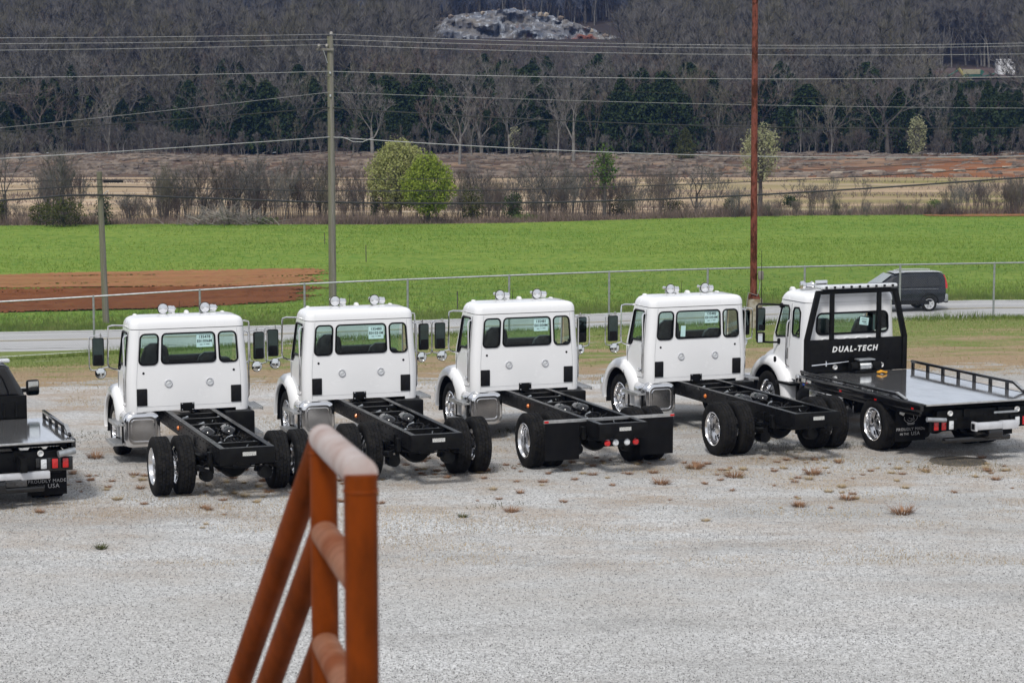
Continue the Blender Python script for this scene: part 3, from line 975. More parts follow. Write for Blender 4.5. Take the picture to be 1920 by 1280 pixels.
def springs_mb():
    mb = MB()
    for sg in (-1, 1):
        for k in range(4):
            w = .82 - .16 * k
            mb.tube([(sg * .50, -w, .60 - .035 * k + .05), (sg * .50, -w * .5, .545 - .03 * k), (sg * .50, 0, .53 - .028 * k), (sg * .50, w * .5, .545 - .03 * k), (sg * .50, w, .60 - .035 * k + .05)], .022, 4)
        mb.cyl((sg * .52, -.16, .26), (sg * .52, -.16, .62), .02, None, 8).cyl((sg * .52, .16, .26), (sg * .52, .16, .62), .02, None, 8)
        mb.box((sg * .50, 0, .60), (.12, .30, .08), bev=.01).box((sg * .50, -.80, .68), (.07, .10, .22), bev=.01).box((sg * .50, .80, .68), (.07, .10, .22), bev=.01)
        mb.cyl((sg * .36, -.30, .36), (sg * .43, -.42, .80), .038)
        mb.cyl((sg * .30, .22, TR + .03), (sg * .30, .42, TR + .05), .085)         # brake chambers
        mb.cyl((sg * .48, -.30, .34), (sg * .48, -.52, .36), .10)
        mb.cyl((sg * .62, -.75, .52), (sg * .62, -.35, .47), .05)
    mb.tube([(-.45, -.85, .58), (-.2, -1.0, .56), (.3, -1.0, .56)], .014, 6)
    mb.box((.05, -.62, .52), (.26, .05, .10), bev=.01)
    return mb

def airtank_mb():
    return MB().lathe([(-.26, 0), (-.25, .05), (-.22, .09), (-.17, .115), (.17, .115), (.22, .09), (.25, .05), (.26, 0)], 24, 'Y').tube([(0, 0, 0)] and [(-.12, .1, -.03), (0, .1, .122), (.12, .1, -.03)], .012, 6).tube([(-.12, -.1, -.03), (0, -.1, .122), (.12, -.1, -.03)], .012, 6)

def hoses_mb():
    rnd = random.Random(4)
    mb = MB()
    for k in range(28):
        x0, y0 = rnd.uniform(-.38, .38), rnd.uniform(-1.0, 2.4)
        pts = [(x0, y0, RZ - .06 - rnd.random() * .12)]
        for j in range(5):
            p = pts[-1]
            pts.append((max(-.40, min(.40, p[0] + rnd.uniform(-.22, .22))), p[1] + rnd.uniform(.03, .25), RZ - .05 - rnd.random() * .16))
        mb.tube(pts, rnd.choice((.008, .011, .015)), 6)
    for k in range(10):
        x, y = rnd.uniform(-.36, .36), rnd.uniform(-.3, 2.6)
        mb.box((x, y, RZ - .14), (rnd.uniform(.06, .16), rnd.uniform(.06, .16), rnd.uniform(.06, .14)), rnd.random(), .01)
    return mb

def tank_mb():
    """D-section polished fuel tank along Y"""
    sec = rrect(-.31, -.30, .31, .30, .15, 6)
    mb = MB()
    P = []
    for y, k in ((-.0, .80), (.012, .93), (.04, 1.0), (.98, 1.0), (1.01, .93), (1.02, .80)):
        P.append([(a * k, y, b * k) for a, b in sec + [sec[0]]])
    mb.grid(P)
    n = len(sec)
    mb.add([(a * .80, .0, b * .80) for a, b in sec], [tuple(range(n))])
    # pressed panel in the end cap
    e = rrect(-.20, -.19, .20, .19, .07, 5)
    mb.tube([(a, -.002, b) for a, b in e], .012, 6, closed=True)
    mb.add([(a * .8, 1.02, b * .8) for a, b in sec], [tuple(range(n))])
    return mb

def strap_mb():
    sec = rrect(-.318, -.308, .318, .308, .155, 6)
    return MB().tube([(a, 0, b) for a, b in sec], .012, 4, closed=True)

def step_mb(L=.72):
    mb = MB()
    for k in range(5):
        mb.box((-.08 + .04 * k, 0, 0), (.028, L, .03), bev=.006)
    for y in (-L / 2, 0, L / 2 - .01):
        mb.box((0, y, -.012), (.20, .02, .02))
    mb.box((.105, 0, -.01), (.012, L, .06)).box((-.105, 0, -.01), (.012, L, .06))
    return mb

# ------------------------------------------------------------------ mirrors, horns, lamps
def mirror_arm_mb():
    """chrome loop carrying the left mirror; x grows outwards from the cab side"""
    mb = MB()
    mb.tube([(0, 0, .78), (.20, .02, .79), (.27, .02, .77), (.28, .02, .70), (.29, .02, .12), (.27, .02, .05), (.20, .02, .02), (.02, .0, -.02)], .016, 8)
    mb.tube([(.28, .02, .60), (.50, .03, .62), (.60, .03, .60), (.615, .03, .54), (.615, .03, .08), (.60, .03, .02), (.52, .03, .0), (.28, .02, .06)], .012, 8)
    mb.tube([(.42, .0, .585), (.42, .0, .66)], .014, 8)
    mb.box((.42, .02, .62), (.07, .03, .02))
    return mb
def mirror_head_mb(): return MB().box((0, 0, 0), (.205, .075, .50), bev=.03)
def mirror_pane_mb(): return MB().panel(rrect(-.088, -.235, .088, .235, .02), [], lambda a, b: (a, 0, b))
def disc_mb(r=.10, depth=.03):
    """convex disc whose face looks along -Y"""
    return MB().lathe([(.035, .0), (.035, r * .8), (.012, r), (0, r)], 28, 'Y')
def convex_mb(r=.092):
    return MB().lathe([(-.02 * (1 - (k / 8) ** 2), r * k / 8) for k in range(9)], 28, 'Y')

def mirror_set(t, x, y, z, side):
    """west-coast mirror: arm, head with pane, round convex mirror below"""
    a = part('mirror_arm', 'mirror_arm', M['chrome'], mirror_arm_mb, t, (side * x, y, z))
    if side < 0: a.scale = (-1, 1, 1)
    yaw = 0.16 * side
    h = part('mirror_head', 'mirror_head', M['black_plastic'], mirror_head_mb, t, (side * (x + .455), y + .03, z + .33), (0, 0, yaw))
    part('mirror_pane', 'mirror_pane', M['mirror_dark'], mirror_pane_mb, h, (0, -.039, 0), (0.03, 0, 0))
    c = part('round_shell', 'round_mirror', M['black_plastic'], disc_mb, t, (side * (x + .42), y + .02, z - .05), (0, 0, yaw))
    part('round_pane', 'mirror_pane', M['mirror'], convex_mb, c, (0, -.004, 0))

def horn_mb():
    mb = MB().lathe([(-.02, .0), (-.015, .025), (-.0, .06), (0, .088), (.012, .092), (.03, .06), (.08, .03), (.26, .022), (.30, .03), (.30, 0)], 24, 'Y', (0, 0, .10))
    mb.box((0, .18, .05), (.05, .05, .09)).lathe([(-.06, .0), (-.06, .055), (.0, .06), (.03, .05), (.06, .055), (.10, .0)], 16, 'X', (.16, .12, .08))
    mb.box((.16, .12, .04), (.10, .06, .05)).cyl((.0, .16, .09), (.12, .14, .09), .016)
    return mb
def marker_mb(): return MB().lathe([(0, .0)] and [(-.05, .0), (-.045, .025), (0, .04), (.08, .035), (.12, .015), (.125, 0)], 14, 'Y', (0, 0, .02)).box((0, .03, .0), (.07, .17, .03), bev=.01)
def grab_mb(h):
    return MB().tube([(.0, 0, h), (.05, -.005, h - .01), (.07, -.01, h - .06), (.07, -.01, .06), (.05, -.005, .01), (0, .02, -.03)], .014, 8)

def ring_mb(r, w, d=.02):
    return MB().lathe([(-.002, r - w), (-d, r - w * .7), (-d, r - w * .3), (0, r)], 28, 'Y')
def lens_mb(r): return MB().lathe([(-.012, 0), (-.011, r * .6), (-.004, r)], 24, 'Y')

def seat_mb(bulge=0):
    rnd = random.Random(7 + bulge)
    P = []
    for i in range(15):
        t = i / 14
        row = []
        for k in range(15):
            a = 2 * PI * k / 14
            w = .25 * (1 - .28 * max(0, t - .72) / .28) * (1 if t < .97 else .55)
            d = .10 * (1 - .25 * t)
            c, s_ = math.cos(a), math.sin(a)
            wr = 1 + .06 * math.sin(9 * t + 3 * a) * (1 if k < 14 else 1)
            row.append((w * wr * math.copysign(abs(c) ** .6, c), d * wr * math.copysign(abs(s_) ** .6, s_) - .16 * t, .95 * t))
        row[-1] = row[0]
        P.append(row)
    mb = MB().grid(P)
    mb.add(P[-1][:-1], [tuple(range(14))])
    mb.box((0, .28, .02), (.50, .52, .16), bev=.05)
    return mb

def steering_mb():
    mb = MB()
    R = Matrix.Rotation(math.radians(-62), 3, 'X')
    mb.tube([tuple(R @ Vector((.23 * math.cos(a), .23 * math.sin(a), 0))) for a in np.linspace(0, 2 * PI, 25)[:-1]], .016, 8, closed=True)
    mb.tube([tuple(R @ Vector((.22, 0, 0))), (0, 0, 0), tuple(R @ Vector((-.22, 0, 0)))], .016, 6)
    mb.cyl((0, 0, 0), (0, .30, -.20), .03)
    return mb

# ------------------------------------------------------------------ the white chassis-cab trucks
CY, AXL = 3.11, 4.25
taper1 = lambda z: 1.035 - .075 * max(0, min(1, (z - 1.45) / .95)) - .0 * z
cab1 = Cab(1.045, CY, 0.15, taper1)
SZ = 2.335                                       # seam between wall and roof cap
def cab1_shell():
    c = cab1
    sf0, sf1, sft = c.S(4.05), c.S(4.08), c.S(3.86)
    pts = [(-.80, .905), (.80, .905), (.80, .82), (c.S(3.9), .80), (sf0, .88), (sf1, 1.62), (sft, SZ), (-sft, SZ), (-sf1, 1.62), (-sf0, .88), (-c.S(3.9), .80), (-.80, .82)]
    return c.shell(pts, CAB1_HOLES, [1.0, 1.25, 1.5, 1.7, 1.95, 2.2])
_wt, _wb = 2.255, 1.735
CAB1_BACK = [rrect(-.475, _wb, .475, _wt, .07), rrect(-.865, _wb - .01, -.545, _wt, .075), rrect(.545, _wb - .01, .865, _wt, .075)]
_d0, _d1, _d2 = cab1.S(3.36), cab1.S(3.96), cab1.S(3.83)
_door = lambda sg: [(sg * _d0, 1.70), (sg * (_d1 - .17), 1.69), (sg * (_d1 - .14), 1.62), (sg * (_d1 - .02), 1.57), (sg * _d1, 1.62), (sg * (_d2 - .01), 2.22), (sg * (_d2 - .05), 2.255), (sg * (_d0 + .04), 2.255), (sg * _d0, 2.21)]
CAB1_DOOR = [_door(-1)[::-1], _door(1)]
CAB1_HOLES = CAB1_BACK + CAB1_DOOR

def tail_text(parent, lines, y, x, z, tilt=0.0):
    """printed sheet behind the glass"""
    sh = part('sheet', 'stock_sheet', M['paper'], lambda: MB().box((0, 0, 0), (.285, .003, .235)), parent, (x, y, z), (0, tilt, 0))
    letters('printed_number', lines[0], .068, M['ink'], sh, (0, -.003, .062), (PI / 2, 0, 0), bold=.0016, ext=.0004, spacing=1.05)
    letters('printed_number', lines[1], .068, M['ink'], sh, (0, -.003, -.012), (PI / 2, 0, 0), bold=.0016, ext=.0004, spacing=1.05)
    part('sheet_small', 'printed_line', M['ink'], lambda: MB().box((-.06, 0, 0), (.05, .001, .010)).box((.0, 0, .004), (.03, .001, .006)).box((.06, 0, .004), (.06, .001, .010)), sh, (0, -.003, -.072))
    return sh

def chassis_truck(label, loc, rz, oh, key, numbers, sheet_xz, extra=None):
    t = thing('chassis_cab_truck', label, 'truck', loc, rz, 'white chassis cab trucks parked in a row')
    chassis(t, oh, key, AXL, CY)
    # wheels
    for sg in (-1, 1):
        wheel(t, sg * 1.135, 0, 'deep', sg)
        wheel(t, sg * .775, 0, 'front', sg)
        wheel(t, sg * 1.00, AXL, 'front', sg)
    # cab
    cab = part('cab1', 'cab', M['white'], cab1_shell, t, sharp=28)
    part('roof1', 'roof', M['white'], lambda: roof_mb(1.012, CY - .004, 3.98, SZ + .012, .175, .05, .15, .10), cab, sharp=50)
    part('seam1', 'roof_seam', M['gasket'], lambda: MB().tube(rounded_loop(.992, CY + .004, 3.98, .15, SZ + .004), .007, 5, closed=True), cab)
    part('wshield1', 'windscreen', M['glass'], lambda: MB().grid([[(x, 4.085 - .05 * abs(x) ** 2 - .22 * k, 1.63 + .70 * k) for k in (0, 1)] for x in np.linspace(-.97, .97, 9)]), cab)
    part('wsframe1', 'windscreen_frame', M['gasket'], lambda: MB().tube([(-.99, 4.05, 1.61), (.99, 4.05, 1.61)], .03, 6).tube([(-.965, 3.83, 2.32), (.965, 3.83, 2.32)], .04, 6), cab)
    for k, hl in enumerate(CAB1_BACK):
        g = part(('gask1', k), 'rear_window', M['gasket'], lambda hl=hl: cab1.ring(hl), cab)
        part(('pane1', k), 'pane', M['glass'], lambda hl=hl: cab1.pane(hl), g)
    for k, hl in enumerate(CAB1_DOOR):
        g = part(('dgask1', k), 'door_window', M['gasket'], lambda hl=hl: cab1.ring(hl, .022), cab)
        part(('dpane1', k), 'pane', M['glass'], lambda hl=hl: cab1.pane(hl), g)
        sg = -1 if k == 0 else 1
        part(('dtrim1', k), 'window_post', M['black_plastic'], lambda sg=sg: MB().panel([(_d1 - .13, 1.62), (_d1 - .02, 1.59), (_d2 - .02, 2.24), (_d2 - .10, 2.24)], [], lambda a, b: cab1.at(sg * a, b, .002)), g)
    # door outline
    for sg in (-1, 1):
        d = [(_d0 - .07, 2.29), (_d0 - .07, .98), (_d1 + .04, .96), (_d1 + .06, 1.60)]
        part(('doorline', sg), 'door_seam', M['gasket'], lambda sg=sg, d=d: MB().tube([cab1.at(sg * a, b + (d[0][1] - d[0][1]), .0) for (p, q) in zip(d, d[1:]) for (a, b) in [(p[0] + (q[0] - p[0]) * k / 6, p[1] + (q[1] - p[1]) * k / 6) for k in range(7)]], .005, 4), cab)
        gb = part('grab1', 'grab_handle', M['chrome'], lambda: grab_mb(1.20), t, (sg * 1.04, CY + .18, 1.03))
        if sg < 0: gb.scale = (-1, 1, 1)
        part('doorhandle', 'door_handle', M['chrome'], lambda: MB().box((0, 0, 0), (.04, .16, .05), bev=.015), cab, (sg * 1.083, CY + .33, 1.13))
    for sg in (-1, 1):
        part(('pseam', sg), 'panel_seam', M['galv'], lambda sg=sg: MB().tube([cab1.at(sg * (cab1.w - .005), z, .0005) for z in np.linspace(.92, 2.32, 9)], .0028, 4), cab)
    part('lseam', 'panel_seam', M['galv'], lambda: MB().tube([cab1.at(s_, .985, .0005) for s_ in np.linspace(-cab1.w, cab1.w, 9)], .0022, 4), cab)
    # fittings on the back wall
    for sg in (-1, 1):
        part('vent1', 'vent', M['black_plastic'], lambda: MB().box((0, 0, 0), (.185, .022, .30), bev=.02), cab, (sg * .835, CY - .008, 1.155))
        part('plug1', 'plug', M['gasket'], lambda: MB().lathe([(-.008, 0), (-.006, .018), (0, .022)], 12, 'Y'), cab, (sg * .80, CY - .001, 1.575))
        lg = part('lampring', 'work_light', M['silver'], lambda: ring_mb(.072, .028), cab, (sg * .365, CY - .001, 1.385))
        part('lamplens', 'lens', M['clear_lens'], lambda: lens_mb(.048), lg)
    part('tagplate', 'mount_plate', M['black_frame'], lambda: MB().box((0, 0, 0), (.245, .015, .15), bev=.004), cab, (-.04, CY - .01, .955))
    for x, z in ((-.095, -.05), (.095, -.05), (-.095, .055), (.095, .055)):
        part('tagbolt', 'plate_bolt', M['chrome'], lambda: MB().lathe([(-.012, 0), (-.010, .014), (0, .016)], 8, 'Y'), cab, (-.04 + x, CY - .018, .955 + z))
    # interior
    part('int1', 'interior', M['dash'], lambda: MB().box((0, 3.58, 1.0), (1.94, .9, .05)).box((0, 3.93, 1.46), (1.84, .24, .50), bev=.06).box((.12, 3.88, 1.72), (1.0, .2, .14), bev=.05).box((0, 3.17, 1.32), (1.8, .02, .70)), cab)
    for x, k in ((-.56, 0), (.40, 1)):
        s_ = part(('seat', k), 'seat', M['seat'], lambda k=k: seat_mb(k), cab, (x, 3.42, 1.13 if k == 0 else .94))
    part('wheel_st', 'steering_wheel', M['dash'], steering_mb, cab, (-.50, 3.72, 1.70))
    # front end
    for sg in (-1, 1):
        f = part(('fend', sg), 'front_fender', M['white'], lambda sg=sg: fender_mb(AXL, sg), t, sharp=60)
        part(('liner', sg), 'fender_liner', M['black_plastic'], lambda sg=sg: MB().grid([[(sg * x, AXL - .605 * math.cos(a), TR + .605 * math.sin(a)) for x in (1.17, .55)] for a in np.linspace(-.1, PI + .1, 15)]).box((sg * .9, AXL + .60, .48), (.50, .03, .30)).box((sg * .93, AXL - .64, .44), (.46, .02, .22)), f)
        part(('fseam', sg), 'fender_seam', M['gasket'], lambda sg=sg: MB().tube([(sg * 1.13, AXL - .25, 1.19), (sg * 1.20, AXL - .33, 1.06), (sg * 1.21, AXL - .36, .98)], .007, 4).box((sg * 1.09, AXL - .40, 1.04), (.05, .09, .16), bev=.015), f)
    part('hood1', 'hood', M['white'], lambda: hood_mb(4.03, 5.15, .93, .62, .75, 1.60, .75, 1.38), t, sharp=50)
    part('bumper1', 'front_bumper', M['chrome'], lambda: MB().box((0, 5.22, .60), (2.2, .16, .32), bev=.05), t)
    # tank and steps (left), steps and battery box (right)
    tk = part('tank', 'fuel_tank', M['alu'], tank_mb, t, (-.86, 2.93, .60), sharp=40)
    for y in (.22, .78):
        part('tstrap', 'tank_strap', M['chrome'], strap_mb, tk, (0, y, 0))
    part('tcap', 'tank_cap', M['chrome'], lambda: MB().lathe([(0, .05), (.05, .05), (.06, .0)], 16, 'Z'), tk, (-.12, .35, .29))
    part('defcap', 'fluid_cap', M['blue_cap'], lambda: MB().lathe([(0, .04), (.05, .04), (.06, .0)], 14, 'Z').box((0, 0, -.04), (.12, .12, .08), bev=.02), t, (-.98, 4.02, .86))
    for x, z in ((-1.20, .70), (-1.26, .36)):
        part('step', 'step', M['alu_dull'], step_mb, t, (x, 3.42 + (.0 if z > .5 else -.02), z))
    part('brk', 'step_bracket', M['black_frame'], lambda: MB().box((0, 0, 0), (.03, .05, .42)), t, (-1.18, 3.12, .52))
    part('brk', 'step_bracket', M['black_frame'], None, t, (-1.18, 3.72, .52))
    part('tankbrk', 'tank_bracket', M['black_frame'], lambda: MB().box((-.80, 3.98, .55), (.5, .05, .5)), t)
    part('bbox', 'battery_box', M['black_frame'], lambda: MB().box((.86, 3.20, .64), (.52, .62, .44), bev=.03), t)
    for z in (.88, .42):
        part('step', 'step', M['alu_dull'], step_mb, t, (1.20, 3.42, z))
    # mirrors and roof gear
    for sg in (-1, 1):
        mirror_set(t, .99, 3.88, 1.56, sg)
    for x in (-.33, .42):
        hn_ = part('horn', 'air_horn', M['chrome'], horn_mb, t, (x, 3.66, SZ + .205))
        part('hornring', 'horn_rim', M['gasket'], lambda: MB().tube([(.092 * math.cos(a), .012, .10 + .092 * math.sin(a)) for a in np.linspace(0, 2 * PI, 25)[:-1]], .008, 5, closed=True), hn_)
    for x in (-.80, -.13, .12, .77):
        part('marker', 'marker_lamp', M['white_plastic'], marker_mb, t, (x, 3.80, SZ + .20 - .05 * abs(x)))
    part('aerial', 'aerial', M['black_plastic'], lambda: MB().cyl((0, 0, 0), (.03, .05, .22), .006, .003, 5), t, (-.02, 3.82, SZ + .20))
    st = tail_text(cab, numbers, CY + .006, *sheet_xz)
    part('framesticker', 'frame_sticker', M['plate'], lambda: MB().box((0, 0, 0), (.215, .002, .062)), t, (.03, -oh - .017, RZ - .10))
    part('smarker', 'side_marker', M['amber_lens'], lambda: MB().lathe([(-.03, 0), (-.025, .03), (0, .04)], 12, 'X'), t, (-.445, 1.9, RZ - .13))
    if extra: extra(t, oh)
    return t

def mudflap_extra(t, oh):
    bar = part('flapbar', 'mudflap_bar', M['alu_dull'], lambda: MB().box((0, -.78, RZ - .005), (2.42, .035, .05)), t)
    for sg in (-1, 1):
        part('flap', 'mudflap', M['flap'], lambda: MB().box((0, 0, -.32), (.62, .012, .64)), t, (sg * .88, -.79, RZ - .03))
        part('redend', 'reflector', M['red_lens'], lambda: MB().box((0, 0, 0), (.075, .012, .035)), bar, (sg * 1.17, -.80, RZ - .005))
    lb = part('lampbar', 'lamp_bracket', M['black_frame'], lambda: MB().box((0, -oh + .06, RZ - .335), (.66, .03, .12), bev=.01), t)
    for x, mm in ((-.27, 'red_lens'), (-.12, 'clear_lens'), (.09, 'clear_lens'), (.25, 'red_lens')):
        part(('tail', mm), 'tail_lamp', M[mm], lambda: MB().lathe([(-.035, 0), (-.03, .04), (-.012, .055), (0, .058)], 20, 'Y'), lb, (x, -oh + .045, RZ - .335))

def hang_tag_extra(t, oh):
    part('hangtag', 'window_paper', M['paper'], lambda: MB().box((0, 0, 0), (.10, .003, .21), ry=.05), t, (-.32, CY + .006, 1.87))

T1 = chassis_truck('white chassis cab truck beside the black flatbed, window sheet 135478, bare frame', (-4.589, 34.61, 0), .3537, 1.255, 1, ('135478', 'E01006M'), (.285, 2.115))
T2 = chassis_truck('white chassis cab truck half hidden behind the rusty railing, window sheet 135480', (-1.676, 36.00, 0), .3495, 1.31, 2, ('135480', 'E01031M'), (.285, 2.10))
T3 = chassis_truck('white chassis cab truck with black mudflaps and round red tail lamps', (1.391, 37.22, 0), .3655, 1.36, 3, ('135481', 'E01050M'), (.285, 2.11), mudflap_extra)
T4 = chassis_truck('white chassis cab truck with two papers in its rear window, next to the tow truck', (4.754, 38.53, 0), .3817, 1.487, 4, ('135482', 'E01056M'), (.285, 2.125), hang_tag_extra)

# ------------------------------------------------------------------ rollback tow trucks
def bed_rail(t, x, y0, y1, z, slope_rear, sg, rh=.135):
    """low rail along the bed edge: posts under a square top rail, sloping to the deck at the rear"""
    pts = [(x, y1, z + rh), (x, y0 + .30, z + rh), (x, y0, z + .02)]
    mb = MB()
    for a, b in zip(pts, pts[1:]):
        a, b = Vector(a), Vector(b); d = b - a
        mb.box((a + b) / 2, (.055, d.length + .04, .05), rx=math.atan2(d.z, d.y) if d.y > 0 else math.atan2(-d.z, -d.y), bev=.008)
    r = mb.build('bed_rail', M['black_gloss'], t)
    y = y1 - .03
    while y > y0 + .28:
        o = part(('bedpost', rh), 'rail_post', M['black_gloss'], lambda: MB().box((0, 0, rh / 2 - .015), (.05, .06, rh), bev=.006), r, (x, y, z))
        y -= .52
    if slope_rear:
        part(('railend', sg), 'rail_end_plate', M['alu_dull'], lambda: MB().box((0, 0, 0), (.06, .32, .012), rx=rh * 2.6), r, (x, y0 + .15, z + rh * .5 + .04))
    return r

def flap_print(parent, w, zt, emblem):
    letters('lettering', 'PROUDLY MADE', .075, M['grey_print'], parent, (0, -.009, zt), (PI / 2, 0, 0), ext=.0008, spacing=1.1)
    letters('lettering', 'IN THE', .055, M['grey_print'], parent, (-.13, -.009, zt - .085), (PI / 2, 0, 0), ext=.0008, spacing=1.1)
    letters('lettering', 'USA', .095, M['grey_print'], parent, (.10, -.009, zt - .082), (PI / 2, 0, 0), ext=.0008, spacing=1.1)
    if emblem:      # faint line emblem above the words
        def em():
            mb = MB(); rnd = random.Random(5)
            for k in range(9):
                a0 = rnd.uniform(0, 6); r = .05 + .012 * k
                mb.tube([(r * math.cos(a0 + q * .35) * (1 + .2 * math.sin(q)), 0, r * math.sin(a0 + q * .35)) for q in range(rnd.randint(3, 7))], .004, 4)
            mb.box((0, 0, -.135), (.16, .003, .012)).box((0, 0, -.155), (.13, .003, .010))
            return mb
        part('emblem', 'emblem', M['grey_print'], em, parent, (0, -.009, zt + .24))

def stinger(t, x0, x1, y, z, k=1.0):
    s = MB().box(((x0 + x1) / 2, y, z), (x1 - x0,   .12 * k, .125 * k), bev=.02).build('wheel_lift_bar', M['silver'], t)
    MB().box((x0 + .62 * (x1 - x0) + (x1 - x0) * .19, y - .012, z), ((x1 - x0) * .38,   .13 * k, .145 * k), bev=.012).build('bar_sleeve', M['silver'], s)
    MB().box((x0 - .002, y, z), (.05, .15 * k, .16 * k), bev=.01).build('bar_end', M['silver'], s)
    MB().box((x0 - .03, y, z), (.012, .09 * k, .10 * k)).build('bar_socket', M['gasket'], s)
    MB().box((x0 + .25 * (x1 - x0), y + .25, z - .26), (x1 - x0 + .5, .10, .09), bev=.02).box((0, y + .4, z - .15), (.30, .9, .18), bev=.03).build('wheel_lift_boom', M['black_gloss'], t)

def tail_lights(t, xs, y, z, sz=(.095, .03, .155)):
    for x, mm in xs:
        b = part(('tl_body', sz), 'tail_lamp', M['black_plastic'], lambda: MB().box((0, 0, 0), (sz[0] + .025, sz[1], sz[2] + .025), bev=.01), t, (x, y, z))
        part(('tl', mm, sz), 'lens', M[mm], lambda: MB().box((0, 0, 0), sz, bev=.015), b, (0, -.012, 0))

def round_lamp(t, x, y, z, r=.055):
    g = part(('rl', r), 'work_lamp', M['white_plastic'], lambda: ring_mb(r, r * .35, .03), t, (x, y, z))
    part(('rll', r), 'lens', M['clear_lens'], lambda: lens_mb(r * .66), g)

# ---- the white one on the right
W_RZ = .39
T5 = thing('tow_truck', 'white rollback tow truck with black DUAL-TECH headboard and flat steel bed', 'tow truck', (7.70, 39.10, 0), W_RZ, 'rollback tow trucks')
chassis(T5, 1.25, 'tow', 4.15, 2.8)
for sg in (-1, 1):
    wheel(T5, sg * 1.135, 0, 'deep', sg)
    wheel(T5, sg * .775, 0, 'front', sg)
    wheel(T5, sg * 1.00, 4.15, 'front', sg)
C5 = Cab(1.0, 2.84, .20, lambda z: 1.03 - .06 * max(0, min(1, (z - 1.4) / 1.0)))
_bw = [rrect(-.80, 1.79, .80, 2.19, .10)]
_s = C5.S
_q = lambda sg: [(sg * _s(a), b) for a, b in ((3.12, 1.72), (3.36, 1.74), (3.40, 1.80), (3.40, 2.20), (3.36, 2.27), (3.20, 2.28), (3.13, 2.20))]
_dw = lambda sg: [(sg * _s(a), b) for a, b in ((3.56, 1.70), (4.00, 1.66), (4.04, 1.72), (3.86, 2.22), (3.82, 2.28), (3.60, 2.29), (3.55, 2.22))]
_h5 = _bw + [_q(1), _q(-1)[::-1], _dw(1), _dw(-1)[::-1]]
SZ5 = 2.40
cab5 = C5.shell([(-_s(4.05), .88), (_s(4.05), .88), (_s(4.14), 1.62), (_s(3.88), SZ5), (-_s(3.88), SZ5), (-_s(4.14), 1.62)], _h5, [1.1, 1.35, 1.6, 1.85, 2.1, 2.3]).build('cab', M['white'], T5, 28)
roof_mb(.985, 2.84, 4.02, SZ5 + .003, .17, .05, .20, .14).build('roof', M['white'], cab5, 50)
MB().tube(rounded_loop(.972, 2.85, 3.98, .19, SZ5), .007, 5, closed=True).build('roof_seam', M['gasket'], cab5)
MB().grid([[(x, 4.14 - .05 * x * x - .25 * k, 1.63 + .76 * k) for k in (0, 1)] for x in np.linspace(-.93, .93, 9)]).build('windscreen', M['glass'], cab5)
for hl in _h5:
    g = C5.ring(hl, .02).build('cab_window', M['gasket'], cab5)
    C5.pane(hl).build('pane', M['glass'], g)
for k in range(6):
    x = -.62 + .25 * k
    MB().tube([(x - .07, 2.838, 1.63), (x - .065, 2.836, 1.675), (x - .03, 2.834, 1.70), (x + .03, 2.834, 1.70), (x + .065, 2.836, 1.675), (x + .07, 2.838, 1.63)], .010, 5).build('pressed_rib', M['white'], cab5)
MB().box((0, 3.45, 1.0), (1.85, 1.2, .05)).box((0, 4.0, 1.40), (1.80, .24, .42), bev=.06).box((0, 2.90, 1.34), (1.7, .02, .80)).build('interior', M['dash'], cab5)
for x in (-.52, .45):
    part(('seat', 0), 'seat', M['seat'], lambda: seat_mb(0), cab5, (x, 3.28, 1.12))
part('wheel_st', 'steering_wheel', M['dash'], steering_mb, cab5, (-.50, 3.74, 1.70))
